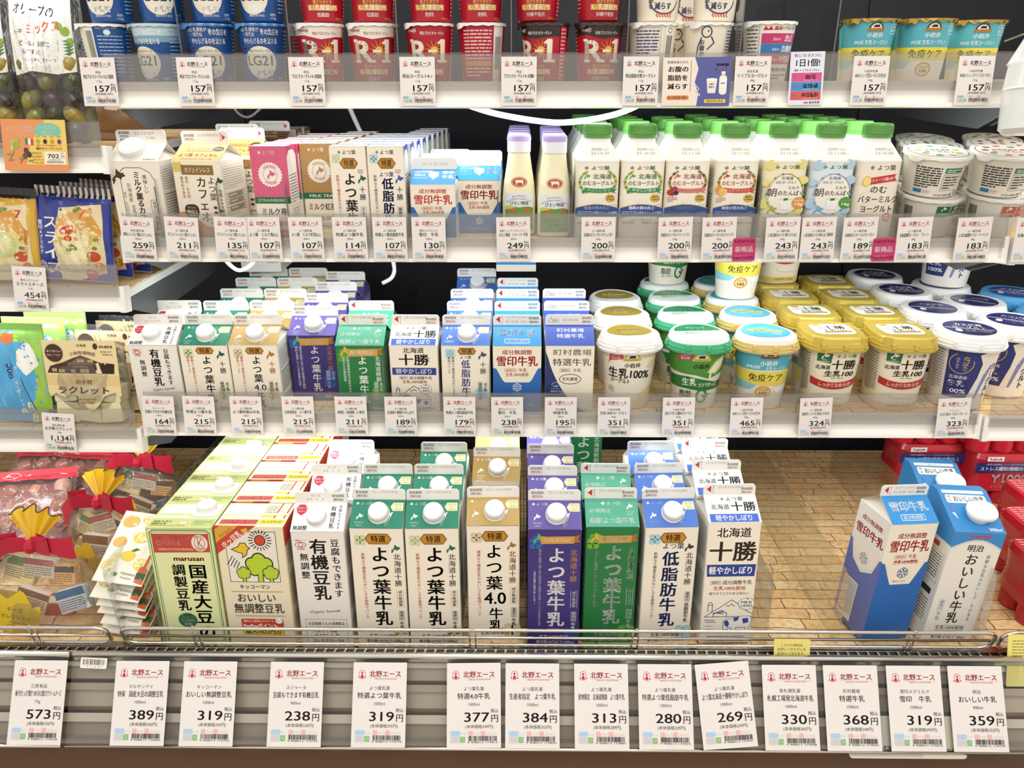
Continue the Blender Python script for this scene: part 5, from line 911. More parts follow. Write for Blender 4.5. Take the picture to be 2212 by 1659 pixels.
# ------------------------------------------------------------------ cups, tubs, bottles
def tubmap(h, rb, rt, e, z0=0.):
    rm = (rb+rt)/2
    def fn(u, v, off):
        z = h-v/1000; k = rb+(rt-rb)*(z-z0)/(h-z0)+off; x, y = sup(u/1000/rm, k, k, e); return Vector((x, y, z))
    return fn
def liftf(fn, dx=0., dz=0.): return lambda u, v, off: fn(u+dx, v+dz, off)
def topmap(z): return lambda u, v, off: Vector((u/1000, -v/1000, z+off))
def tub(kind):
    "400 g tub with a snap-on lid"
    h, rb, rt, e = {'imuse': (.102, .032, .042, -.05), 'white': (.102, .032, .042, -.05), 'green': (.102, .032, .042, -.05), 'gold': (.105, .034, .0412, 3.2), 'casp': (.106, .036, .0462, 2.2), 'blue': (.106, .036, .0462, 2.2)}[kind]
    base = {'imuse': '#efe9da', 'white': '#f5edda', 'green': '#ece6d4', 'gold': '#f1e6cb', 'casp': '#efeae0', 'blue': '#e8eef2'}[kind]
    mb = MB(); mb.loft([(0, rb*.94, rb*.94, e), (.002, rb, rb, e), (h, rt, rt, e)], base, PLAST, n=64, cap1=False); a = Art(); R = (rb+rt)*500; k = '#1c1714'; W2 = R*pi*.62
    if kind == 'white':
        a.p([(24, 20), (34, 17), (40, 24), (33, 32), (20, 30)], '#eadba0'); a.p([(-W2, 8), (W2, 8), (W2, 14), (-W2, 14)], '#e9dca8'); a.p([(4, 90), (14, 70), (30, 60), (44, 66), (44, 96), (4, 96)], '#e6d49a')
    if kind == 'green':
        a.r(-W2, 0, 2*W2, 34, '#4c8f35'); a.p([(-W2, 34), (-8, 40), (12, 46), (30, 40), (W2, 30), (W2, 0), (-W2, 0)], '#4c8f35'); a.p([(8, 36), (18, 18), (32, 10), (36, 14), (34, 30), (22, 40)], '#b6c65a'); a.p([(10, 36), (20, 20), (33, 13), (31, 27), (20, 37), (14, 36)], '#f2edd6'); a.e(14, 42, 1.8, 7, '#f2edd6')
        a.p([(-W2, 44), (-20, 42), (4, 47), (24, 52), (W2, 46), (W2, 62), (24, 64), (4, 66), (-20, 62), (-W2, 60)], '#2f7a3a'); a.t('生乳', -17, 51.5, 13, '#f7f4ea', w=22, b=3); a.t('だけで作った', 12, 56, 7.5, '#f7f4ea', w=30, b=2); a.t('脂肪', -22, 71, 12, '#1f5a33', w=19, b=3); a.t('ヨーグルト', -19, 80, 6, '#1f3a25', w=23, b=2); a.ring(4, 74, 8, 10, 3.6, '#2f8a3f'); a.p([(4, 73), (18, 70), (14, 75), (8, 77)], '#1c2a1c'); a.t('ゼロ', 11, 73, 3.2, '#eee', b=1)
    if kind == 'imuse':
        a.p([(-W2, 0), (W2, 0), (W2, 32), (-W2, 32)], '#55afc0'); a.p([(-W2, 30), (-10, 34), (20, 34), (W2, 28), (W2, 50), (20, 57), (-10, 56), (-W2, 48)], '#ecd95a'); a.p([(-W2, 48), (-24, 54), (-14, 57), (-24, 64), (-W2, 66)], '#8fcbd4'); a.p([(14, 64), (30, 56), (W2, 54), (W2, 66), (20, 70)], '#f7f6f2'); a.l([(14, 65), (20, 69), (30, 66)], .5, '#9a9a90')
        a.t('小岩井', 0, 21, 8.5, '#f7f7f2', w=25, b=3); a.t('iMUSE', -21, 27, 7, '#f2f6f4', w=19, b=2); a.t('生乳ヨーグルト', 13, 29, 6, '#f2f6f4', w=34, b=1); a.t('免疫ケア', -1, 44, 13, '#1f1c14', w=52, b=1); a.e(-3, 67, 12.5, 9.5, '#d98a3a', 26); a.e(-3, 67, 10.5, 7.8, '#f0cf8a', 26); a.t('プラズマ', -3, 63.5, 5, k, w=16, b=2); a.t('乳酸菌', -3, 69.5, 5.5, k, w=14, b=2); a.fr(29, 7, 13, 9.5, .6, '#eaf4f4'); a.t('甘さ', 35.5, 9.8, 3.6, '#f4f8f6', b=1); a.t('控えめ', 35.5, 13.8, 3.4, '#f4f8f6', b=1)
    if kind in ('white', 'green', 'imuse'):
        cx, cy = (-2, 12) if kind != 'imuse' else (0, 8); gd = '#dcbf54' if kind != 'imuse' else '#8a5a34'
        a.e(cx, cy+2, 11.5, 10.5, gd, 24, pi, 2*pi); a.e(cx, cy+2, 8.6, 7.6, '#f3ecd2', 20, pi, 2*pi); a.p([(cx-5, cy+1), (cx-3, cy-3), (cx+4, cy-3), (cx+5, cy+1)], '#2a2520'); a.rr(cx-13, cy+1.5, 26, 4, 1.8, gd); a.t('KOIWAI FARM', cx, cy+3.6, 2.6, '#4a3a16', w=18, b=1)
        if kind != 'imuse': a.t('小岩井', cx+1, cy+12.5 if kind == 'white' else cy+14, 8, k, w=24, b=3); a.p([(-33, 8), (-15, 5), (-14, 14), (-32, 18), (-35, 23)], '#c8474f'); a.t('このなめらかさ、', -24, 9.3, 3.4, '#f6dfe0', w=16, b=1, rot=-.15); a.t('真正銘', -24, 13.5, 4, '#f8e6e6', w=12, b=2, rot=-.15)
    if kind == 'white': a.t('生乳100%', -5, 38, 17, k, w=62, b=3, rot=.06); a.t('ヨーグルト', -18, 49, 9, k, w=30, b=2, rot=.1); a.ring(-32, 64, 4.5, 5, .5, '#3c4a6a'); a.t('特', -32, 64, 4.5, '#3c4a6a', b=1); a.p([(38, 10), (44, 8), (44, 22), (38, 24)], '#d8605a')
    if kind == 'gold':
        a.p([(-27, 1), (-9, 2), (-10, 20), (-27, 17)], '#1f6b40'); a.hok(-18, 8.5, 5.5, '#f2ecd9'); a.t('産乳', -18.5, 14, 2.6, '#f2ecd9', b=1); a.t('北海道限定', -18.5, 17, 2.4, '#f2ecd9', w=13, b=1); a.mark(-1, 8.5, 2.6, '#1f5a3a', base); a.t('よつ葉', 13, 8.5, 6, '#1f5a3a', w=19, b=1); a.ring(34, 10, 4.5, 6, .6, '#c8604a'); a.l([(33, 7), (35, 13)], 1, '#c8604a')
        a.t('十勝', 7, 22, 15.5, '#2a1812', w=33, b=3); a.t('北海道', -19, 26, 7, k, w=18, b=2); a.t('プレーン', 31, 24, 3.4, '#5a3a2a', w=10, b=1, rot=-.35); a.t('ヨーグルト', 31, 28, 3.4, '#5a3a2a', w=11, b=1, rot=-.35); a.t('生乳100', 3, 36, 10, '#2a1812', w=40, b=3, sk=.12); a.t('Plain Yoghurt', 2, 42.6, 2.6, '#6a5a3a', w=17, b=1)
        n = 10; up = [(-33+66*i/n, 42+8*sin(pi*i/n)) for i in range(n+1)]; dn = [(x, y+11) for x, y in up]; a.p(up+dn[::-1], '#b8322f'); a.t('しっかりなめらか', 0, 54.5, 7.5, '#f8f0e2', w=46, b=2, arc=-90); a.e(4, 70, 22, 6, '#e6dcc2'); a.e(4, 69, 20, 4.6, '#f3ecda'); a.r(-W2, 84, 2*W2, 9, '#e2c46a'); a.t('発酵乳 400g', 0, 88, 4, '#7a5a2a', w=36, b=1)
        for s in (-1, 1): a.lines(s*50-14, 8, 28, 16, 4, 1.3, '#6a6258', 3+s)
    if kind in ('casp', 'blue'):
        c = '#2f3576' if kind == 'casp' else '#2f86c0'; a.p([(-30, 2), (18, 2), (34, 6), (24, 40), (6, 84), (-30, 84)], c); a.rr(-27, 5, 8, 5, 1, '#c8472f'); a.t('フジッコ', -10, 8.5, 4, '#f2e6e0', w=18, b=2)
        a.ring(-12, 29, 15, 16, .9, '#dcc05a', 24, -.3, 4.2); a.tv('ねばり', -7, 17, 8, '#e8c95a', b=2); a.tv('のチカラ', -17, 20, 4.6, '#e8dca0', b=1); a.t('北海道産', -13, 51, 6, '#eef0f6', w=24, b=1); a.t('生乳', -14, 61, 10.5, '#f4f4f8', w=23, b=2); a.t('100%', -13, 73, 9, '#f4f4f8', w=28, b=3)
        a.p([(8, 14), (20, 8), (36, 14), (40, 24), (30, 28), (22, 44), (14, 84), (4, 84), (12, 50), (14, 28)], '#efe8d6'); a.p([(20, 44), (26, 30), (30, 30), (24, 56), (18, 84), (14, 84)], '#8a86b8'); a.tv('ヨーグルト', 33, 27, 12, '#23306e', b=3, pitch=.98)
        a.lines(-52, 8, 18, 16, 4.4, 1.4, '#8a8a90', 9); a.lines(46, 12, 20, 10, 4, 1.4, '#b04a4a', 10)
    a.sh(0, len(a.it), {'gold': 8, 'casp': 2, 'blue': 2}.get(kind, 5)); a.it = [(v, f, c) for v, f, c in a.it]
    a.put(mb, tubmap(h, rb, rt, e), PLAST, cut=3., lift=.00012)
    # lid
    lc, dome = {'imuse': ('#dcc27a', '#f5f4f0'), 'white': ('#f4f2ee', '#f6f5f2'), 'green': ('#4fb585', '#f2f6f3'), 'gold': ('#d8bf58', '#d8bf58'), 'casp': ('#f3f2ef', '#f5f4f2'), 'blue': ('#55a3d6', '#55a3d6')}[kind]
    lm = GOLDP if kind == 'gold' else PLAST; R1 = rt+.0055; l = MB()
    l.loft([(h-.010, R1, R1, e), (h-.0065, R1+.001, R1+.001, e), (h-.006, R1-.001, R1-.001, e), (h-.002, R1-.0005, R1-.0005, e), (h-.0015, R1-.002, R1-.002, e), (h+.003, R1-.0026, R1-.0026, e), (h+.0035, R1-.0036, R1-.0036, e), (h+.009, R1-.0048, R1-.0048, e), (h+.0108, R1-.0066, R1-.0066, e), (h+.0104, R1-.0085, R1-.0085, e), (h+.0108, R1-.0095, R1-.0095, e)], lc, lm, n=64, cols=[lc]*6+[dome]*4 if kind not in ('imuse', 'green') else [lc]*6+[dome]*4)
    for t in (-.55, .1, .75, 2.2, 3.6, 4.9):                                       # grips on the rim
        x, y = sup(t, R1-.001, R1-.001, e); l.loft([(h-.005, .0032, .0022, 4), (h+.002, .003, .002, 4)], lc, lm, n=12, mtx=T(x, y, 0)@Matrix.Rotation(t, 4, 'Z'))
    if kind == 'gold':
        for t in (-.75, .75, 2.3, -2.3): x, y = sup(t, R1-.004, R1-.004, e); l.loft([(h-.008, .007, .0035, 4), (h+.0105, .0055, .003, 4)], lc, lm, n=16, mtx=T(x, y, 0)@Matrix.Rotation(t, 4, 'Z'))
    ta = Art(); zt = h+.0112; q = (R1-.0095)*1000
    if kind == 'white': ta.p([(q*.86*x, q*.72*y-2) for x, y in [(sup(2*pi*i/30, 1, 1, -.06)[0], -sup(2*pi*i/30, 1, 1, -.06)[1]) for i in range(30)]], '#a8923a'); ta.t('小岩井', 0, -13, 5, '#f1ead0', w=17, b=2); ta.t('生乳100%', 0, -3, 9, '#f6f0dc', w=40, b=3); ta.t('ヨーグルト', 0, 6, 6, '#f1ead0', w=24, b=2); ta.t('おいしさそのまま', 0, 14, 3, '#f1ead0', w=26, b=1)
    if kind == 'green': ta.p([(q*.9*x, q*.85*y) for x, y in [(cos(pi+pi*i/16), sin(pi+pi*i/16)) for i in range(17)]], '#2f8a5a'); ta.t('おいしさ', 0, -15, 8, '#f2f7f2', w=30, b=3); ta.t('アップ!', 3, -6, 8, '#f2f7f2', w=26, b=3); ta.lines(-22, 6, 26, 3, 4, 1.2, '#3a7a5a', 2); ta.l([(6, 8), (16, 4), (26, 6), (18, 10), (8, 10)], .6, '#8aa89a')
    if kind == 'imuse': ta.p([(q*.92*sup(2*pi*i/30, 1, 1, -.06)[0], -q*.92*sup(2*pi*i/30, 1, 1, -.06)[1]-1) for i in range(30)], '#4fb6d2'); ta.p([(-24, -8), (26, -2), (25, 5), (-25, -1)], '#ecd83e'); ta.t('小岩井', 0, -17, 5, '#fff', w=14, b=2); ta.t('iMUSE生乳ヨーグルト', 0, -11.5, 4, '#fff', w=30, b=1, rot=.08); ta.t('免疫ケア', 0, -1, 5.5, '#3a3a20', w=34, b=1, rot=.1); ta.t('健康な人の免疫機能の維持をサポート', -4, 7, 3, '#fff', w=34, b=1, rot=.1); ta.ring(14, 14, 7, 6, .8, '#eef6f8'); ta.t('体調', 14, 14, 4, '#fff', b=2)
    if kind == 'gold': ta.rr(-30, -27, 60, 50, 13, '#f4f2ea'); ta.r(-22, -26, 11, 9, '#cdb04a'); ta.t('よつ葉', 5, -22, 5, '#555', w=18, b=1); ta.t('十勝', 5, -9, 16, '#2a2420', w=32, b=3); ta.t('北海道', -19, -7, 4.4, '#444', w=13, b=1); ta.t('生乳100', 2, 3.5, 8.5, '#2a2420', w=34, b=2); ta.p([(-16, 9), (26, 7), (24, 13), (-15, 15)], '#b8922f'); ta.lines(-18, 17.5, 34, 1, 2, 1.3, '#888', 2)
    if kind in ('casp', 'blue'): ta.e(0, 0, q*.84, q*.84, '#252b6a' if kind == 'casp' else '#2c55a8', 34); ta.t('カスピ海', 1, -15, 13, '#fbfbf6', w=38, b=3); ta.t('ヨーグルト', 0, -2, 11, '#fbfbf6', w=48, b=3); ta.rr(-22, 8, 9, 13, 4, '#f4f2ee'); ta.l([(-33, 3), (31, 7)], 2, '#f4f2ee'); ta.t('生乳100%', 8, 15, 9, '#dcc070', w=36, b=2)
    if kind in ('white', 'green', 'imuse'): ta.it = [([(x, y*.95-3) for x, y in v], f, c) for v, f, c in ta.it]
    ta.put(l, topmap(zt), lm if kind != 'gold' else PLAST, lift=.00005)
    nm = 'yogurt_tub'
    return (nm, 'yogurt tub', [('tub', mb.build('tub'), None), ('lid', l.build('lid'), None)])
def cup(kind):
    "112 g cup, wide rim, foil lid"
    h, rb, rt = {'plain': (.055, .034, .0425), 'berry': (.055, .034, .0425), 'imuse': (.080, .027, .0345), 'triple': (.077, .027, .0345)}.get(kind, (.076, .026, .0322)); e = 2
    base, rim = {'lg': ('#1f4f8f', '#dfe6ea'), 'lgb': ('#1f4f8f', '#efe9d8'), 'lgl': ('#1f4f8f', '#cfe2e4'), 'r1w': ('#b3182c', '#f1e7d8'), 'r1': ('#b3182c', '#efe2d4'), 'r1b': ('#b3182c', '#e9dcd2'), 'r1k': ('#b3182c', '#33261f'), 'mi': ('#f0e6d0', '#f4eee0'), 'mi2': ('#f0e6d0', '#f4eee0'), 'triple': ('#f1ebdf', '#f3eee4'), 'imuse': ('#58b0be', '#a8823c'), 'plain': ('#f0ebdc', '#f4f1ea'), 'berry': ('#f0ebdc', '#f4f1ea')}[kind]
    mb = MB(); mb.loft([(0, rb*.93, rb*.93, e), (.002, rb, rb, e), (h-.002, rt-.0005, rt-.0005, e), (h-.0018, rt+.0012, rt+.0012, e), (h, rt+.0014, rt+.0014, e)], base, PLAST, n=56, cols=[base, base, rim, rim], cap1=False); a = Art(); W2 = (rb+rt)*500*pi*.98; k = '#1c1714'
    def v(y): return y*h*1000/76
    if kind in ('lg', 'lgb', 'lgl'):
        if kind == 'lgl': a.r(-W2, 0, 2*W2, 14, '#bfd9dd'); a.r(-W2, 14, 2*W2, 8, '#7fa9c0')
        if kind == 'lgb': a.r(-26, 0, 22, 76, '#ece2cc'); a.r(-16, 4, 12, 46, '#f4efe0'); a.bars(-14.5, 8, 9, 38, '#222', 5); a.lines(-38, 6, 12, 14, 4.4, 1.4, '#dfe8f2', 5); a.lines(0, 14, 30, 12, 4.4, 1.2, '#b9cfe6', 6); a.e(12, 10, 4, 3.4, '#e6edf4'); a.t('明治プロビオヨーグルト', 12, 5, 3, '#dfe8f2', w=24, b=1)
        else:
            for i, (s, w, y, q) in enumerate((('LG21乳酸菌が', 26, 7, 5.5), ('一時的な', 17, 13, 5.5), ('胃の負担を', 24, 10, 8), ('やわらげるのを助ける', 44, 21, 8))): a.t(s, (-11, -12, 15, 2)[i], y, q, '#f4f6fa', w=w, b=3)
            a.e(0, 47, 21, 20, '#efe6cf', 36); a.t('明治プロビオヨーグルト', 1, 33, 4, '#1f3f7a', w=30, b=2); a.t('LG21', 0, 44.5, 17, '#1c3a78', w=38, b=2); a.t('低脂肪', 4, 60, 9, '#f4f6fa', w=24, b=3); a.t('機能性表示食品', 4, 68, 3.4, '#e6edf4', w=22, b=1); a.t('meiji', -25, 29, 5, '#c0304a', w=13, b=3); a.t('発酵乳', 27, 67, 3.4, '#e6edf4', w=9, b=1); a.t('112g', 27, 71, 3.8, '#e6edf4', w=9, b=1)
        a.lines(36, 8, 16, 13, 4.6, 1.3, '#b9cfe6', 8); a.lines(-54, 8, 14, 13, 4.6, 1.3, '#b9cfe6', 9)
    if kind in ('r1', 'r1w', 'r1k'):
        if kind != 'r1': c = '#f1e7d8' if kind == 'r1w' else '#33261f'; a.p([(-W2, 0), (W2, 0), (W2, 17), (20, 16), (0, 19), (-22, 14), (-W2, 17)], c)
        ic = '#a8222f' if kind == 'r1w' else '#f6efe6'; a.t('meiji', -22, 8, 6 if kind != 'r1w' else 5, '#b3182c' if kind == 'r1w' else '#f6efe6', w=14, b=3); a.t('明治プロビオヨーグルト', 6, 12, 4.4, ic, w=32, b=2)
        for i in range(12): an = i*pi/6+.2; a.p([(8+3*cos(an-.3), 33+3*sin(an-.3)), (8+15*cos(an), 33+15*sin(an)), (8+3*cos(an+.3), 33+3*sin(an+.3))], '#e89a2c')
        a.e(8, 33, 5, 5, '#f3c24a')
        for dx, dy, c in ((1, 1, '#e0922c'), (0, 0, '#f6efdc')):
            a.t('R', -14+dx, 33+dy, 37, c, w=25, b=3); a.r(-26+dx, 44.2+dy, 9, 3, c); a.r(-6+dx, 44.2+dy, 9, 3, c); a.r(-26+dx, 19+dy, 6, 3, c); a.r(0+dx, 32+dy, 11, 3.2, c); a.r(16+dx, 19+dy, 6.5, 28, c); a.p([(11+dx, 24+dy), (17+dx, 19+dy), (17+dx, 25+dy)], c); a.r(11.5+dx, 44.2+dy, 15.5, 3, c)
        a.t('強さひきだす', 0, 52.5, 5, '#f0d070', w=26, b=2); a.rr(-21, 55.5, 42, 7, 1.5, '#d8962c'); a.t('R-1乳酸菌EPS', 0, 59, 7.5, '#f7efcf', w=40, b=3); a.t({'r1w': '低脂肪', 'r1k': '砂糖不使用', 'r1': '発酵乳'}[kind], 0, 67.5, 5.5, '#f3e6dc', w={'r1w': 17, 'r1k': 26, 'r1': 13}[kind], b=2); a.t('発酵乳112g', 24, 72, 3, '#e0a050', w=14, b=1)
        a.r(34, 4, 11, 70, '#c9324a'); a.lines(35, 7, 9, 14, 4.6, 1.4, '#f3d7d2', 4); a.lines(-50, 8, 12, 13, 4.6, 1.3, '#e8a8a0', 9)
    if kind == 'r1b': a.lines(-24, 8, 38, 14, 4.2, 1.7, '#f1cfca', 4); a.r(-24, 46, 38, 6, '#d88a2c'); a.r(17, 2, 16, 72, '#f1ece4'); a.bars(19.5, 16, 11, 40, '#222', 8)
    if kind == 'mi':
        a.fr(-30, 6, 34, 34, .4, '#8a97b8'); a.lines(-28, 9, 30, 8, 3.8, 1.6, '#3f4f86', 4); a.r(-30, 41, 26, 5, '#c8344a'); a.r(-4, 41, 9, 5, '#f4f2ee'); a.r(10, 3, 15, 62, '#f6f2e8'); a.ring(17, 9, 3, 3, .8, '#333'); a.bars(12, 15, 10, 36, '#222', 9); a.lines(-30, 50, 36, 4, 4, 1.3, '#5a648a', 6)
    if kind == 'mi2':
        a.ring(-14, 11, 6, 6.5, 1.4, '#2b3566', 18); a.e(-12, 10, .9, 1.2, '#2b3566', 8); a.l([(-20, 18), (-24, 28), (-26, 44)], 1.4, '#2b3566'); a.l([(-8, 17), (-4, 24), (-12, 32)], 1.4, '#2b3566'); a.tv('お腹の脂肪を', -19, 20, 7, '#2b3566', b=2); a.ring(0, 52, 20, 15, 1.6, '#2b3566', 26, 0, pi); a.t('減らす', -2, 58, 9, '#2b3566', w=24, b=3)
        for i in range(6): a.l([(-9+i*4, 66), (-11+i*4, 68.5), (-9+i*4, 71)], 1.3, '#c8502f')
        a.fr(12, 6, 24, 34, .4, '#8a97b8'); a.lines(14, 9, 20, 8, 3.8, 1.5, '#3f4f86', 4); a.r(12, 41, 24, 5, '#c8344a'); a.e(42, 50, 8, 14, '#5a5044'); a.lines(40, 10, 12, 10, 4, 1.4, '#5a648a', 12)
    if kind == 'triple':
        a.p([(-10, 10), (-7, 5), (-4, 9), (-1, 5), (2, 10)], '#c8222f'); a.t('森永', 8, 8, 5, '#b8222f', w=10, b=3); a.t('トリプルヨーグルト', 24, 8, 4.4, k, w=24, b=2)
        for i, (c, s1, s2) in enumerate((('#c83a72', '高めの', '血圧'), ('#3a80b8', '食後の', '血糖値'), ('#c84848', '食後の', '中性脂肪'))): a.r(-11, 14+i*12.5, 52, 12, c); a.t(s1, 8, 21+i*12.5, 4, '#fbeef0', w=10, b=1); a.t(s2, 26, 20+i*12.5, 8.5, '#fff', w=(16, 22, 24)[i], b=3)
        a.fr(-34, 6, 20, 48, .4, '#777'); a.lines(-32, 9, 16, 10, 4.4, 1.4, '#444', 3); a.t('機能性表示食品', 14, 58, 5, '#555', w=40, b=2); a.lines(-8, 64, 44, 2, 4, 1.4, '#777', 6)
    if kind == 'imuse':
        a.r(-W2, 34, 2*W2, 16, '#e9d94e'); a.r(-W2, 50, 2*W2, 30, '#eae6d8'); a.p([(-W2, 50), (-20, 50), (-30, 60), (-W2, 62)], '#a8d4d8'); a.e(0, 11.5, 8.4, 8, '#5a3620', 22, pi, 2*pi); a.e(0, 11.5, 6.4, 6.2, '#efe6cf', 18, pi, 2*pi); a.p([(-4, 10), (-2, 7), (3, 7), (4, 10)], '#2a2018'); a.rr(-10, 11, 20, 3.6, 1.6, '#a87a3a')
        a.t('小岩井', 0, 19.5, 6.4, '#f6f7f2', w=19, b=3); a.t('iMUSE 生乳ヨーグルト', -2, 28, 6, '#f0f6f4', w=44, b=2); a.t('免疫ケア', -4, 42, 11, '#2a2718', w=44, b=1); a.e(-4, 61, 10, 9, '#c8903a'); a.e(-4, 61, 8, 7, '#edd9a0'); a.t('プラズマ', -4, 58.5, 3.6, k, w=11, b=2); a.t('乳酸菌', -4, 63, 4, k, w=10, b=2); a.fr(20, 6, 12, 12, .6, '#e6f2f2'); a.t('甘さ', 26, 9.5, 3.6, '#f4f8f6', b=1); a.t('控えめ', 26, 14, 3.4, '#f4f8f6', b=1); a.r(44, 4, 14, 70, '#efe6cf'); a.lines(45, 8, 11, 13, 4.6, 1.4, '#555', 3)
    if kind in ('plain', 'berry'):
        c = '#2f7a45' if kind == 'plain' else '#cf6a58'; a.lines(-34, 13, 32, 9, 3.3, 1.7, '#33302c', 3); a.r(2, 13, 24, 7, '#2f7a45'); a.lines(4, 15, 20, 2, 2.4, 1.1, '#eef4ea', 2); a.fr(2, 22, 24, 22, .4, '#555'); a.lines(4, 24.5, 20, 5, 3.8, 1.6, '#44403c', 5); a.r(-34, 44, 12, 5, '#3a80b0'); a.r(-21, 44, 11, 5, '#f3e4d8'); a.t('乳成分', -15.5, 46.5, 3.6, '#c8502f', w=9, b=1); a.bars(32, 12, 12, 26, '#222', 6); a.e(28, 12, 1, 1, k, 8); a.e(22, 50, 1.6, 1.6, k, 8); a.t('0120-428841', 8, 50.5, 3.4, '#33302c', w=24, b=1); a.ring(30, 48, 3, 3, .8, k, 6)
        a.lines(-W2+4, 12, 24, 9, 3.8, 1.5, c, 11)
        # the other side, which some cups turn to the front
        for b0 in (-W2*.98, ): a.r(W2*.62, 8, 18, 15, '#2f7a45' if kind == 'plain' else c); a.r(W2*.62+20, 8, 20, 15, '#1f5a3a' if kind == 'plain' else c); a.t('香料', W2*.62+30, 12, 5.5, '#f4f2e6', w=12, b=2); a.t('不使用', W2*.62+30, 18, 5.5, '#f4f2e6', w=16, b=2); a.hok(W2*.62+9, 12, 4, '#f4f2e6'); a.t('北海道産', W2*.62+9, 19, 3.4, '#f4f2e6', w=13, b=1)
    a.put(mb, tubmap(h, rb, rt, e), PLAST, cut=2.5, lift=.00012)
    l = MB(); n = 56; lr = rt+.0018; lc = {'imuse': '#b8923e', 'lg': '#3f7fc0', 'lgl': '#b8d4d8', 'r1k': '#3a2c26'}.get(kind, '#efece6'); lmat = FOIL if kind == 'imuse' else SOFT; ring = []
    for j, (z, r_) in enumerate(((h-.003, lr), (h+.0005, lr-.0005), (h+.0008, lr-.002))): ring.append((z, r_))
    vs = []; q = random.Random(3)
    for z, r_ in ring:
        for i in range(n):
            t = 2*pi*i/n; tab = max(0, 1-abs(((t+.9+pi) % (2*pi))-pi)/.30)*.004; wv = (.0012*sin(i*2.1)+.001*cos(i*3.7)) if kind == 'imuse' else .0003*sin(i*1.7); zz = z-(.004*(tab > .001) if z < h else 0)+(wv*2 if z < h else 0)
            vs.append(Vector(((r_+tab+wv)*sin(t), -(r_+tab+wv)*cos(t), zz)))
    for i in range(2): l.mesh(vs, [(i*n+k_, i*n+(k_+1) % n, (i+1)*n+(k_+1) % n, (i+1)*n+k_) for k_ in range(n)], lc, lmat, True)
    l.face(vs[2*n:3*n], lc, lmat); ta = Art(); q = rt*1000-3
    if kind == 'imuse': ta.e(0, 0, q, q, '#d8c05a', 30); ta.r(-14, -16, 30, 12, '#e9d94e'); ta.lines(-18, 2, 36, 4, 4, 1.4, '#6a5a2a', 4)
    if kind in ('plain', 'berry'):
        ta.e(0, 0, q, q, '#f4f1e8', 34); ta.ring(0, 0, q*.96, q*.96, 1, '#3a3a34', 34)
        for i in range(9): an = i*2*pi/9+.4; ta.e(q*.66*cos(an), q*.66*sin(an), 5, 4, ('#a8c44a', '#e0c04a', '#5aa05a', '#d88a4a')[i % 4] if kind == 'plain' else ('#b83a3a', '#8a3a5a', '#d06a5a', '#4f8a4a')[i % 4], 12)
        ta.t('北海道濃厚', 0, -5, 7, '#2f6b45' if kind == 'plain' else '#a8323a', w=34, b=2); ta.t('ヨーグルト', 0, 6, 9, '#2f6b45' if kind == 'plain' else '#a8323a', w=42, b=2)
    if ta.it: ta.put(l, topmap(h+.0009), lmat if kind != 'imuse' else PLAST, lift=.0001)
    return ('yogurt_cup', 'yogurt cup', [('cup', mb.build('cup'), None), ('foil_lid', l.build('foil_lid'), None)])
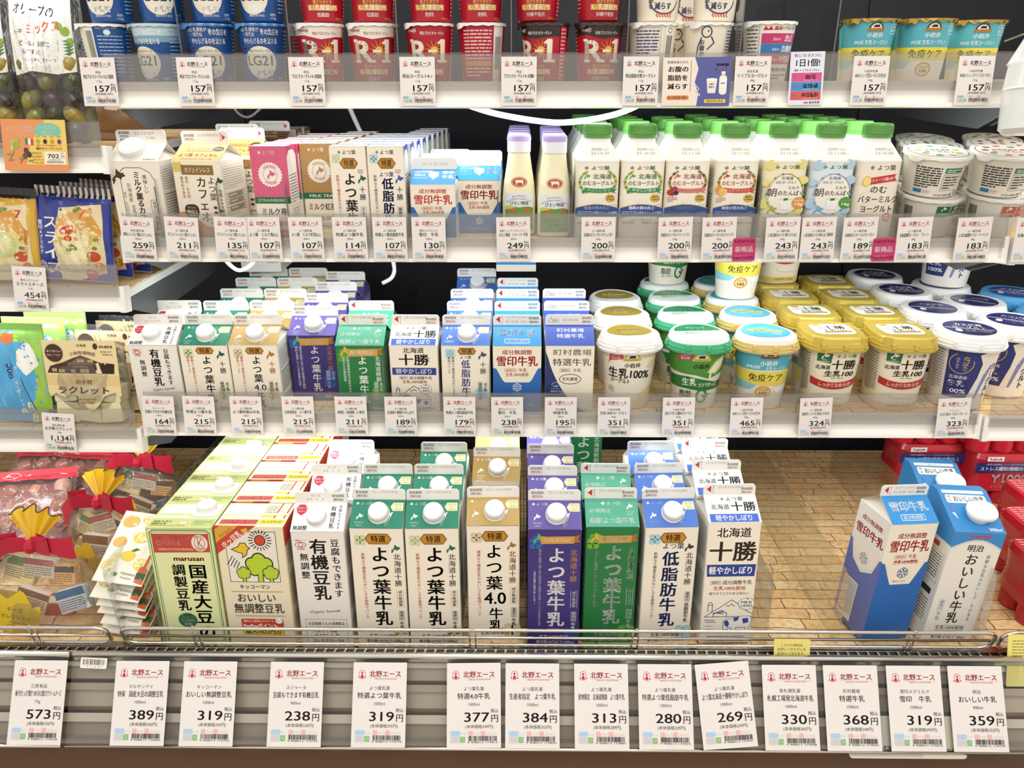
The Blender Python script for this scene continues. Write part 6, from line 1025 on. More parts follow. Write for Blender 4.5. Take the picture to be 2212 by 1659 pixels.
def greencap(kind):
    "drinking yogurt: square paper sleeve, moulded white shoulder, green screw cap"
    W, H = 60, 105; w = W/2000; mb = MB(); e = 7; bg = {'mild': '#f5edda', 'berry': '#f5edda', 'citrus': '#f5edda', 'p15': '#f0e8c4', 'p16': '#dde6ec', 'butter': '#f0e6d2'}[kind]
    mb.loft([(0, w*.97, w*.97, e), (.001, w, w, e), (H/1000, w, w, e)], bg, PAPER, n=48, cap1=False); a = Art(); k = '#1f4a34'; gr = '#2f7a4a'
    if kind in ('mild', 'berry', 'citrus'):
        ac = {'mild': '#2f6b45', 'berry': '#c4625a', 'citrus': '#c2452f'}[kind]; rc = {'mild': '#2f8a4f', 'berry': '#d87a70', 'citrus': '#c8452f'}[kind]
        lf = {'mild': ('#8cb84a', '#4f9a4a', '#d8b84a'), 'berry': ('#7a2f4a', '#c85a4a', '#8cb84a'), 'citrus': ('#4f9a4a', '#c8452f', '#d8a84a')}[kind]
        q = random.Random(5)
        for i in range(30):
            an = -.95+i*(1.9+.0)/14 if i < 15 else pi-.95+(i-15)*1.9/14; a.clover(30+25*cos(an), 33+21*sin(an), 1.5+q.random()*.9, lf[i % 3])
        a.mark(14, 10, 3, k, bg); a.t('よつ葉', 33, 10, 7, k, w=26, b=1); a.hok(15, 24, 5, ac if kind != 'mild' else '#5aa84a'); a.t('北海道', 36, 24, 9, ac, w=26, b=1); a.t('のむヨーグルト', 31, 35, 8.5, ac, w=44, b=1)
        n = 8; up = [(12+40*i/n, 42+2*sin(pi*i/n)) for i in range(n+1)]; a.p(up+[(x, y+7) for x, y in up[::-1]], rc); a.p([(8, 47), (13, 45), (13, 51), (9, 52)], rc); a.p([(51, 45), (57, 44), (53, 49), (57, 52), (51, 50)], rc); a.t({'mild': 'やさしい甘さ', 'berry': 'ベリーミックス', 'citrus': 'かんきつミックス'}[kind], 32, 47, 5.2, '#f8f2e4', w=34, b=2, arc=-140)
        if kind == 'berry':
            for x, y, r_, c in ((7, 50, 5, '#b8322f'), (13, 44, 4, '#a83a4a'), (15, 51, 3.6, '#2f2a4a'), (10, 53, 3, '#8a2f3a')): a.e(x, y, r_, r_, c, 16)
            a.lines(3, 58, 14, 3, 3, 1, '#a84a3a', 4)
        if kind == 'citrus':
            for x, y, r_, c in ((6, 46, 6, '#e09a3a'), (12, 49, 5.6, '#ecc05a'), (10, 53, 4, '#d8b84a')): a.e(x, y, r_, r_, c, 18)
            a.ring(12, 49, 4.6, 4.6, .6, '#fbf3d8', 16); a.lines(3, 59, 14, 3, 3, 1, '#a84a3a', 4)
        a.e(40, 66, 16, 6, '#f3ead6'); a.e(48, 60, 7, 7, '#c8982f', 10); a.e(48, 60, 6, 6, '#e0bc5a', 10); a.t('香料', 48, 57.5, 4, '#33261c', w=9, b=2); a.t('不使用', 48, 62, 4, '#33261c', w=11, b=2)
        n = 10; up = [(60*i/n, 76-6*sin(pi*i/n)) for i in range(n+1)]; a.p(up+[(60, 90), (0, 90)], '#2f4f8f'); a.l(up, .8, '#c8a85a'); a.t('睡眠の質の向上', 30, 76, 6.2, '#f4f4ee', w=36, b=2); a.t('起床時の疲労感や眠気', 13, 82.4, 2.4, '#e6e9f2', w=20, b=1); a.t('仕事や勉強などによる一時的な', 13, 85.6, 2.4, '#e6e9f2', w=20, b=1); a.t('心理的ストレスの緩和', 41, 84, 5.4, '#f4f4ee', w=36, b=2)
        a.t('よく振ってお飲みください', 30, 96, 3.4, '#7a7468', w=34, b=0); a.fr(3, 99, 18, 4, .3, '#777'); a.t('機能性表示食品', 12, 101, 2.6, '#666', w=16, b=0); a.t('発酵乳 250g', 44, 101, 4, '#555', w=26, b=0)
    elif kind in ('p15', 'p16'):
        c = '#c8a43a' if kind == 'p15' else '#5a86b0'; wash = '#e6da8a' if kind == 'p15' else '#b4cddf'
        for x, y, r_ in ((10, 6, 9), (50, 4, 8), (55, 30, 7), (6, 70, 9), (5, 35, 6), (52, 80, 8)): a.e(x, y, r_, r_, wash, 18)
        a.e(32, 54, 24, 33, '#f4eee0', 36); a.ring(32, 54, 24, 33, .6, '#8a8a4a' if kind == 'p15' else '#6a9ac0', 36); a.ring(31, 53.5, 25.5, 34, .5, '#b89a4a' if kind == 'p15' else '#8ab0cc', 36); a.ring(33, 55, 23.5, 34.5, .4, '#a86a4a', 36)
        for i in range(14): an = i*pi/7; a.clover(32+25*cos(an), 54+34*sin(an), 1.9, ('#7ab04a', '#4f9a4a', '#c8b84a')[i % 3] if kind == 'p15' else ('#6ab0c8', '#8ac4d8', '#5a9ac0')[i % 3])
        a.mark(18, 9, 3, '#2f6b45', bg); a.t('よつ葉', 36, 9, 7, '#2f6b45', w=25, b=1); a.t('北海道', 33, 27, 6, '#5a7a5a' if kind == 'p15' else '#5a86b0', w=17, b=1); a.t('のむヨーグルト', 32, 34, 5.4, '#5a7a5a' if kind == 'p15' else '#5a86b0', w=29, b=1)
        a.t('朝', 14, 51, 15, '#2b2622', w=15, b=0); a.t('のたんぱく', 40, 52, 9, '#2b2622', w=37, b=1); a.t('ミルク', 43, 43, 6, '#2b2622', w=16, b=1); a.p([(25, 62), (43, 62), (40, 80), (28, 80)], '#f7f4ec'); a.e(34, 62, 9, 2.2, '#e6dcc6'); a.p([(31, 61), (37, 60), (37, 64), (31, 65)], '#2f7a4a'); a.hok(16, 80, 8, '#a8b84a' if kind == 'p15' else '#7ab4d8')
        a.e(52, 68, 9, 10, '#e09a4a' if kind == 'p15' else '#4f9a3a'); a.t('たんぱく質', 52, 64, 3.2, '#fff', w=13, b=2); a.t('15g' if kind == 'p15' else '16g', 52, 70, 6, '#fff', w=12, b=3); a.t('たんぱく質', 14, 94, 4, '#6a5a3a', w=18, b=1); a.t('とくちょう', 14, 101, 4, '#a8402f', w=18, b=1)
    else:
        for x in range(5): a.l([(4+x*2, 30+x*14), (18+x*8, 22+x*13), (34+x*4, 26+x*14)], 1.2, '#e9dcc0')
        a.mark(18, 8, 3, '#4a2f22', bg); a.t('よつ葉', 37, 8, 7.5, '#4a2f22', w=26, b=1); a.p([(14, 22), (52, 16), (50, 20), (54, 25), (14, 31)], '#c8323a'); a.e(13, 26, 6, 7, '#e0c23c'); a.e(13, 26, 5, 6, '#f0dc8a'); a.t('スイーツ感UP!', 34, 23.5, 5, '#fff', w=30, b=2, rot=-.12); a.t('のむ', 31, 37, 10.5, '#2b2018', w=24, b=1); a.t('バターミルク', 32, 50, 10.5, '#2b2018', w=56, b=1); a.t('ヨーグルト', 32, 63, 10.5, '#2b2018', w=46, b=1); a.e(48, 74, 6, 6, '#d8843a'); a.t('香料', 48, 72, 3.4, '#fff', b=2); a.t('不使用', 48, 76, 3.4, '#fff', b=2)
    pl = plane((-w, -w-.00002, H/1000), (1, 0, 0), (0, 0, -1)); kv = {'p15': .8, 'p16': .8, 'butter': 1.}.get(kind, .81)
    a.put(mb, lambda u, v, off: (lambda p: Vector((p.x*.985, p.y, p.z)))(pl(u, v*kv, off)), PAPER)
    sa = side_print(54, H, '#8a8478', 14)
    for sx in (-1, 1): sa.put(mb, plane((sx*(w+.00002), -sx*w*.9, H/1000), (0, sx, 0), (0, 0, -1)), PAPER)
    s = MB(); hb = H/1000; nr = .0178
    s.loft([(hb-.0012, w+.0003, w+.0003, e), (hb+.0012, w+.0003, w+.0003, e), (hb+.006, w*.93, w*.93, 5.5), (hb+.018, w*.72, w*.72, 3.2), (hb+.024, nr+.0005, nr+.0005, 2.2), (hb+.030, nr, nr, 2)], '#f2efe9', PLAST, n=48); d = Art(); d.t('賞味期限 LAA1', 0, -2, 4.2, '#aaa49c', w=24, b=0); d.t({'mild': '23.10.29', 'berry': '23.11.04', 'citrus': '23.11.02', 'p15': '23.11.06', 'p16': '23.11.06', 'butter': '23.10.28'}[kind], 0, 3.4, 5, '#aaa49c', w=25, b=0)
    d.put(s, plane((.002, -w*.80, hb+.0135), (1, 0, 0), (0, -.0062, -.0118)), PLAST, lift=.0012)
    c = MB(); z = hb+.0295; R = .0198; n = 96; gc = '#5c9a46'; c.loft([(z, R*.985, R*.985, 2), (z+.0035, R, R, 2), (z+.004, R*.975, R*.975, 2), (z+.0045, R, R, 2), (z+.0155, R*.985, R*.985, 2), (z+.0175, R*.93, R*.93, 2), (z+.0178, R*.7, R*.7, 2)], gc, PLAST, n=48)
    for i in range(60): t = 2*pi*i/60; c.mesh([(cos(t+b)*R*1.012, sin(t+b)*R*1.012, zz) for zz in (z+.005, z+.0148) for b in (-.022, .022)], [(0, 1, 3, 2)], '#70ad56', PLAST)
    return ('drinking_yogurt_carton', 'drinking yogurt', [('sleeve', mb.build('sleeve'), None), ('shoulder', s.build('shoulder'), None), ('screw_cap', c.build('screw_cap'), None)])
def biei():
    mb = MB(); secs = [(0, .020, .020, 4), (.003, .0235, .0235, 4), (.05, .0235, .0235, 4), (.072, .0215, .0215, 3.4), (.095, .0175, .0175, 2.5), (.112, .0155, .0155, 2), (.118, .0152, .0152, 2)]; mb.loft(secs, '#f0e9c4', PLAST, n=44)
    a = Art(); a.r(-22, 0, 44, 52, '#e9ebee'); a.t('BIEI HOKKAIDO', 0, 4, 2.8, '#555', w=20, b=1, arc=30); a.t('BIEI FARMERS MARKET Co.Ltd', 0, 8, 2.8, '#555', w=38, b=1, arc=38); a.t('びえい物語', 0, 14, 6, '#2b2b2b', w=26, b=2); a.p([(-22, 20), (-12, 18), (0, 20), (12, 18.5), (22, 21), (22, 52), (-22, 52)], '#6f9a45'); a.p([(-22, 19), (-14, 17), (-4, 19), (-10, 22), (-22, 23)], '#c4cf6a')
    for x, s in ((-9, 1), (11, -.8)): a.p([(x-6*s, 22), (x+5*s, 21), (x+6*s, 27), (x+4.6*s, 31), (x+3.6*s, 31), (x+3*s, 27.5), (x-3*s, 27.5), (x-4*s, 31), (x-5*s, 31), (x-5.4*s, 27)], '#b8743c')
    a.t('ジャージー', -4, 35.5, 5.5, '#24361c', w=22, b=2); a.t('牛乳', 0, 42, 5, '#3a4a2a', w=14, b=1); a.t('200ml', 11, 48, 4, '#33421f', w=12, b=1)
    fm = lambda u, v, off: (lambda t: Vector((sup(t, .0235+off, .0235+off, 4)[0], sup(t, .0235+off, .0235+off, 4)[1], 0.0600-v/1000)))(atan2(u/1000, .0235*.96)); a.put(mb, fm, PLAST, cut=2., lift=.00015)
    def fo(u, v, off):
        z = .082-v/1000; r_ = .0215+(z-.072)/(.095-.072)*(.0175-.0215) if z > .072 else .0235+(z-.05)/.022*(-.002); r_ += off; t = u/1000/r_; x, y = sup(t, r_, r_, 3.1); return Vector((x, y, z))
    o = Art(); o.e(0, 6, 9, 5.6, '#b84a30', 28); o.ring(0, 6, 8, 4.7, .5, '#efe0c4', 28); o.p([(-5, 4.5), (-3, 3.6), (4, 3.6), (5, 5), (4.6, 9), (3.6, 9), (3.2, 6.8), (-2, 6.8), (-2.6, 9), (-3.6, 9), (-3.8, 6.4)], '#efe0c4'); o.it = [([(x*1.22, y*1.22) for x, y in v], f, c) for v, f, c in o.it]; o.put(mb, fo, PLAST, cut=2., lift=.0004)
    n = MB(); n.loft([(.114, .0165, .0165, 2), (.130, .0165, .0165, 2)], '#efeef4', PLAST, n=32); c = MB(); c.loft([(.1295, .0172, .0172, 2), (.135, .0165, .0165, 2), (.137, .0155, .0155, 2), (.1366, .012, .012, 2)], '#b7a3e0', PLAST, n=36)
    return ('milk_bottle', 'milk bottle', [('bottle', mb.build('bottle'), None), ('neck_seal', n.build('neck_seal'), None), ('bottle_cap', c.build('bottle_cap'), None)])
# ================================================================== stocking the shelves
def deck(s, far=0): return T(0, FY+.012, (SHELF[s] if not far else SHELF[s]-(.002 if s == 'b' else .004))-.004+.0004)@RX(TILT)
DK = {'a': deck('a'), 'b': deck('b'), 'c': deck('c'), 'd': BM@T(0, .012, .0004), 'fc': deck('c', 1), 'la': T(0, FY+.012, LEFTS['a']-.0036)@RX(TILT), 'lb': T(0, FY+.012, LEFTS['b']-.0036)@RX(TILT), 'lc': T(0, FY+.012, LEFTS['c']-.0036)@RX(TILT)}
def lx(s, px, py, H, d=.004):
    "sideways place on a deck of what shows at a pixel, H above the deck and d behind its edge"
    p = DK[s]@Vector((0, d, H)); return at(px, py, p.y).x
def lane(proto, s, px, py, H, ds, desc, hint, group, drift=0., yaw=None, lean=0., d0=.0065, jit=1.2, skip=()):
    x = lx(s, px, py, H, ds[0]+d0)
    for i, d in enumerate(ds):
        yw = (yaw if yaw is not None else 0)+rnd.uniform(-jit, jit)
        lab = desc+(', '+hint if hint else '') if len(ds) == 1 else '%s, %s one of the row%s' % (desc, ORD[i], (' '+hint) if hint else '')
        place(proto, DK[s]@T(x+(d-ds[0])*drift, d0+d, 0)@T(0, 0, .0045 if lean < 0 else 0)@RZ(yw)@RX(lean), lab, group)
    return x
seq = lambda n, p: [i*p for i in range(n)]
DATE = '23.11.03/LMCE'
# --- bottom deck
P = marusan(); lane(P, 'd', 386, 1150, .183, seq(6, .0655), 'pale green soy milk box with white cap', '', 'pale green soy milk boxes', jit=.6)
P = kikko(); lane(P, 'd', 537, 1150, .184, seq(6, .0655), 'cream soy milk box with sun and trees', '', 'cream soy milk boxes', jit=.6)
P = sujata(True, 'EC16|24. 1. 3'); lane(P, 'd', 684, 1150, .178, seq(3, .085), 'tall white soy carton with red drop mark', '', 'tall white soy cartons', d0=.006, drift=.03)
P = ymilk('green', True, DATE); lane(P, 'd', 812, 1150, .185, seq(2, .0755), 'dark green-topped litre milk carton', 'beside the white soy cartons', 'dark green-topped litre cartons')
lane(P, 'd', 932, 1150, .185, seq(3, .0755), 'dark green-topped litre milk carton', 'beside the gold-topped cartons', 'dark green-topped litre cartons')
P = ymilk('gold', True, '23.11.03/LHFD'); lane(P, 'd', 1065, 1139, .185, [.008, .135, .21], 'gold-topped litre milk carton', '', 'gold-topped litre cartons')
P = ymilk('purple', True, '23.11.03/JFAJ'); lane(P, 'd', 1199, 1150, .185, seq(4, .0725), 'purple litre milk carton with white cap', '', 'purple litre cartons', jit=.8)
P = ymilk('nemuro', True, '23.11.04/DCDA'); x = lane(P, 'd', 1324, 1141, .185, [.006, .08], 'all-green litre milk carton without cap', '', 'all-green litre cartons', jit=.8)
place(P, DK['d']@T(x-.012, .37, 0), 'all-green litre milk carton standing far behind the others of its row', 'all-green litre cartons')
P = ymilk('low', True, '23.11.01/KJBB'); lane(P, 'd', 1453, 1139, .185, [.006, .082, .158], 'blue-topped low fat litre carton', '', 'blue-topped low fat litre cartons', yaw=2)
P = tokachi(True, '23.10.31/KNDC'); lane(P, 'd', 1592, 1154, .185, [.002, .076, .15, .226], 'white litre carton with navy band and cow drawing', '', 'white litre cartons with cow drawing', lean=-3, yaw=2, jit=.4)
P = snow('1000'); x = lx('d', 1938, 1144, .185, .02); place(P, DK['d']@T(lx('d', 1906, 1398, .0, .02), .02, .0026)@RY(4)@RZ(11), 'solid blue and white litre carton turned sideways on the bare cork')
P = meiji(); x = lx('d', 2060, 1190, .15, .02); place(P, DK['d']@T(lx('d', 2028, 1398, .0, .02)+.004, .016, .0034)@RY(5)@RZ(5), 'white carton with blue slanted top and oval cap, before its twin', 'cartons with blue slanted tops')
place(P, DK['d']@T(lx('d', 2028, 1398, .0, .02)+.010, .100, .0034)@RY(4)@RZ(4), 'white carton with blue slanted top and oval cap, behind its twin', 'cartons with blue slanted tops')
# --- third shelf
P = sujata(False, 'FD15|23.12.30'); lane(P, 'c', 327, 751, .105, [0, .074], 'white half-litre soy carton with red drop mark', '', 'white half-litre soy cartons', yaw=1)
P = ymilk('green', False, '23.11.04/LLEH'); lane(P, 'c', 437, 750, .105, seq(5, .0725), 'dark green-topped half-litre milk carton', '', 'dark green-topped half-litre cartons', jit=.6)
place(P, DK['c']@T(lx('c', 437, 750, .105, .0065), .296, .141)@T(0, 0, .0355)@RX(-90)@T(0, -.035, 0), 'half-litre milk carton lying on top of the dark green-topped row', 'dark green-topped half-litre cartons')
P = ymilk('gold', False, '23.10.31/LICI'); lane(P, 'c', 545, 750, .105, seq(5, .0725), 'gold-topped half-litre milk carton', '', 'gold-topped half-litre cartons', jit=.6)
P = ymilk('purple', False, '23.11.01/JEEE'); lane(P, 'c', 672, 729, .105, [.045+.0725*i for i in range(4)], 'purple half-litre milk carton', '', 'purple half-litre cartons', jit=.6)
P = ymilk('nemuro', False, '23.11.04/CBGE'); lane(P, 'c', 776, 751, .105, [0, .074], 'all-green half-litre milk carton', '', 'all-green half-litre cartons', jit=.6)
P = tokachi(False, '23.11.03/KNBJ'); lane(P, 'c', 892, 748, .105, [0], 'white half-litre carton with navy band and mountain drawing', 'alone in its row', 'white half-litre cartons')
P = ymilk('low', False, '23.11.01/KHEC'); lane(P, 'c', 1005, 750, .105, [0, .0725, .145, .288], 'blue-topped low fat half-litre carton', '', 'blue-topped half-litre cartons', jit=.6)
P = snow('500'); x = lane(P, 'c', 1117, 750, .105, seq(4, .0725), 'sky blue and white half-litre carton', '', 'sky blue half-litre cartons', jit=.6)
place(P, DK['c']@T(x-.003, .30, .1414)@T(0, 0, .0355)@RX(-90)@T(0, -.035, 0), 'sky blue half-litre carton lying on top of its row', 'sky blue half-litre cartons')
P = machimura(); lane(P, 'c', 1232, 748, .105, seq(3, .0725), 'navy and white half-litre carton with speech bubble', '', 'navy half-litre cartons', jit=.6)
pr = {k: tub(k) for k in ('white', 'green', 'imuse', 'gold', 'casp', 'blue')}
def tubs(kind, s, px, d, desc, group, yaw=0., stack=(), py=765, jit=1.5, hint=''):
    r_ = .0505; x = lx(s, px, py, .09, .05); H = {'gold': .1164, 'casp': .1175, 'blue': .1175}.get(kind, .1134)
    for i, q in enumerate(d):
        place(pr[kind], DK[s]@T(x, r_+q, 0)@RZ(yaw+rnd.uniform(-jit, jit)), '%s, %s one of the row%s' % (desc, ORD[i], hint), group)
        if i in stack: place(pr[kind], DK[s]@T(x+.004, r_+q+.002, H+.0002)@RZ(yaw+rnd.uniform(-20, 20)), '%s stacked on another lid%s' % (desc, hint), group)
tubs('white', 'c', 1357, seq(3, .098), 'white-lidded yogurt tub with gold oval', 'white-lidded yogurt tubs', yaw=4)
tubs('green', 'c', 1504, seq(4, .098), 'green-lidded yogurt tub', 'green-lidded yogurt tubs', stack=(3,), yaw=3)
tubs('imuse', 'c', 1648, seq(4, .098), 'turquoise yogurt tub with pale yellow lid', 'turquoise yogurt tubs', stack=(2,), yaw=-2)
tubs('gold', 'c', 1791, seq(4, .098), 'gold-lidded yogurt tub', 'gold-lidded yogurt tubs', jit=.4, stack=(3,), hint=' beside the turquoise tubs')
tubs('gold', 'c', 1937, seq(4, .098), 'gold-lidded yogurt tub', 'gold-lidded yogurt tubs', jit=.4, hint=' beside the dark blue tubs')
tubs('casp', 'c', 2088, [.006, .115, .224, .333], 'dark blue yogurt tub with white lid', 'dark blue yogurt tubs', yaw=-12, hint=' beside the gold tubs')
tubs('casp', 'fc', 2230, [.0605, .1695, .2785], 'dark blue yogurt tub with white lid', 'dark blue yogurt tubs', yaw=-35, stack=(2,), hint=' at the far bay')
tubs('blue', 'fc', 2370, [.115, .224], 'light blue-lidded yogurt tub', 'light blue yogurt tubs', yaw=-30)
# --- second shelf
lane(coffee(), 'b', 286, 352, .105, [0], 'cream coffee milk carton with brown arch and white cap', 'first on the second shelf', None, yaw=-3, d0=.010)
P = decaf(); lane(P, 'b', 420, 343, .105, [.002, .078], 'yellow-topped coffee milk carton', '', 'yellow-topped coffee cartons', yaw=-7, drift=.35, d0=.012)
P = decaf(True); x = lx('b', 505, 290, .12, .16); place(P, DK['b']@T(x-.015, .182, 0)@RZ(-3), 'brown-topped coffee milk carton behind the cream and yellow cartons', 'brown-topped coffee cartons'); place(P, DK['b']@T(lx('b', 566, 290, .12, .26), .264, 0)@RZ(-3), 'brown-topped coffee milk carton behind the pink strawberry milk', 'brown-topped coffee cartons')
sp = {k: slim(k) for k in ('straw', 'tea', 'green', 'low', 'cafe')}
lane(sp['straw'], 'b', 577, 321, .125, seq(6, .0415), 'slim pink strawberry milk box', '', 'slim pink milk boxes', drift=.10, jit=.4, yaw=-1, d0=.008)
lane(sp['tea'], 'b', 684, 312, .125, [.045+.0415*i for i in range(6)], 'slim brown milk tea box', '', 'slim brown milk tea boxes', drift=.10, jit=.5)
lane(sp['green'], 'b', 749, 318, .125, seq(6, .0415), 'slim green-topped milk box', '', 'slim green-topped milk boxes', drift=.10, jit=.5)
lane(sp['low'], 'b', 831, 318, .125, seq(9, .0415), 'slim blue-topped low fat milk box', '', 'slim blue-topped milk boxes', drift=.09, jit=.5)
lane(sp['cafe'], 'b', 608, 283, .125, [.342, .384], 'slim white coffee milk box behind the pink ones', '', 'slim white coffee boxes', jit=.5, drift=.10)
P = snow('200'); lane(P, 'b', 934, 403, .075, seq(3, .068), 'small sky blue gable carton', 'beside the slim boxes', 'small sky blue cartons', jit=.6, drift=.08)
lane(P, 'b', 1034, 390, .075, [.045, .115], 'small sky blue gable carton', 'beside the bottles', 'small sky blue cartons', jit=.8)
P = biei(); lane(P, 'b', 1121, 420, .06, [.05+.05*i for i in range(5)], 'purple-capped bottle of creamy milk', 'beside the sky blue cartons', 'purple-capped milk bottles')
lane(P, 'b', 1197, 420, .06, [.034+.05*i for i in range(5)], 'purple-capped bottle of creamy milk', 'beside the green-capped cartons', 'purple-capped milk bottles')
for kind, px, n, desc, hint in (('mild', 1288.5, 5, 'green-capped drinking yogurt with green wreath', 'beside the bottles'), ('mild', 1384, 5, 'green-capped drinking yogurt with green wreath', 'beside the berry one'), ('berry', 1480, 4, 'green-capped berry drinking yogurt', ''), ('citrus', 1583, 5, 'green-capped citrus drinking yogurt', ''), ('p15', 1686, 4, 'green-capped pale yellow drinking yogurt', ''), ('p16', 1786, 5, 'green-capped pale blue drinking yogurt', ''), ('butter', 1885, 5, 'green-capped cream buttermilk yogurt', '')):
    if hint != 'beside the berry one': P = greencap(kind)
    lane(P, 'b', px, 350, .105, [.031+.0645*i for i in range(n)], desc, hint, 'green-capped drinking yogurts', jit=1.0)
cp = {k: cup(k) for k in ('lg', 'lgb', 'lgl', 'r1', 'r1w', 'r1k', 'r1b', 'mi', 'mi2', 'triple', 'imuse', 'plain', 'berry')}
def scup(kind, s, px, d, lab, group, yaw=0., lev=0., py=400, H=.03, lean=0.):
    x = lx(s, px, py, H, d); return place(cp[kind], DK[s]@T(x, d, .0)@T(0, -.034, 0)@RX(lean)@T(0, .034, lev)@RZ(yaw), lab, group)
for kind, px, band in (('plain', 2000, 'green'), ('berry', 2142, 'red')):
    g = 'small cups with %s band' % band
    scup(kind, 'b', px-3, .052, 'small cream yogurt cup with %s band under another' % band, g, yaw=-118 if kind == 'plain' else -124, py=440, lean=8)
    scup(kind, 'b', px+1, .05, 'small cream yogurt cup with ingredient print, topmost of the %s-banded pair' % band, g, yaw=-8, lev=.0569, py=400, H=.085, lean=8)
    for j, d in enumerate((.162, .270)):
        scup(kind, 'b', px-14*(j+1)-2, d, 'small cream yogurt cup with %s band, lower one %s' % (band, ('behind the pair', 'at the rear')[j]), g, yaw=30+j*40, py=420, H=.03, lean=8)
        scup(kind, 'b', px-14*(j+1), d, 'small cream yogurt cup with %s band, upper one %s' % (band, ('behind the pair', 'at the rear')[j]), g, yaw=80-j*60, lev=.0569, py=400, H=.085, lean=8)
# --- top shelf: lower cups, then the cups that stand on them
def pair(kl, px, ku, pu, what, yl=0., yu=0., lev=.0778, d=.042):
    scup(kl, 'a', px, d, '%s, lower of a stacked pair' % what[0], what[-1], yl, py=110)
    if ku: scup(ku, 'a', pu, d, '%s, standing on a lower cup' % what[1], what[-1], yu, lev=lev, py=20, H=.09)
BL, RD, CR = 'blue yogurt cups', 'red yogurt cups', 'cream yogurt cups'
pair('lgb', 236, 'lg', 240, ('blue yogurt cup turned to show its barcode', 'blue yogurt cup above the barcode cup', BL), 6, -6)
pair('lgl', 348, 'lg', 350, ('blue yogurt cup with pale upper band', 'blue yogurt cup above the pale-banded one', BL), -22, 18)
pair('lg', 459, 'lg', 461, ('blue yogurt cup between two other blue ones', 'blue yogurt cup third along its row', BL), 10, 4)
pair('lg', 571, 'lg', 567, ('blue yogurt cup beside the red ones', 'blue yogurt cup beside the upper red ones', BL), 6, -8)
pair('r1w', 694, 'r1w', 697, ('red yogurt cup with white band beside the blue', 'red low fat cup beside the upper blue cups', RD), 16, 14)
pair('r1w', 806, 'r1w', 806, ('red yogurt cup with white band beside plain red', 'red low fat cup above the second white-banded one', RD), 10, 8)
pair('r1', 929, 'r1', 931, ('plain red yogurt cup with white lettering', 'red cup above the plain red one', RD), 2, 2)
pair('r1b', 1041, 'r1', 1038, ('red yogurt cup turned to its ingredients and barcode', 'red cup above the barcode one', RD), 0, 8)
pair('r1k', 1177, 'r1k', 1161, ('red yogurt cup with black band, lettering half turned', 'red sugar-free cup above the half-turned one', RD), -28, -6)
pair('r1k', 1292, 'r1k', 1293, ('red yogurt cup with black band beside the cream cups', 'red sugar-free cup beside the upper cream cups', RD), 6, 14)
pair('mi', 1407, 'mi2', 1420, ('cream yogurt cup showing ingredients and barcode', 'cream cup first of the upper three', CR), 4, 10)
pair('mi2', 1524, 'mi2', 1543, ('cream yogurt cup with a round-headed line figure', 'cream cup last of the upper three', CR), 14, 4)
scup('mi2', 'a', 1470, .122, 'cream yogurt cup behind, lower of the rear pair', CR, 8, py=60); scup('mi2', 'a', 1478, .122, 'cream cup behind and between the upper two', CR, 8, lev=.0778, py=20, H=.09)
pair('triple', 1655, None, 0, ('white yogurt cup with pink, blue and red bands', '', CR), -10)
TQ = 'turquoise yogurt cups'
scup('imuse', 'a', 1868, .044, 'turquoise yogurt cup with gold foil lid, front of two', TQ, -6, py=110); scup('imuse', 'a', 1988, .044, 'turquoise yogurt cup with gold foil lid beside the divider', TQ, -6, py=110)
scup('imuse', 'a', 1976, .134, 'turquoise yogurt cup with gold foil lid behind the divider', TQ, 40, py=60, lev=.0); scup('imuse', 'a', 2102, .080, 'turquoise yogurt cup with gold foil lid, last of the row', TQ, -14, py=80)
scup('imuse', 'a', 1862, .134, 'turquoise yogurt cup with gold foil lid hidden at the rear', TQ, 20, py=80)
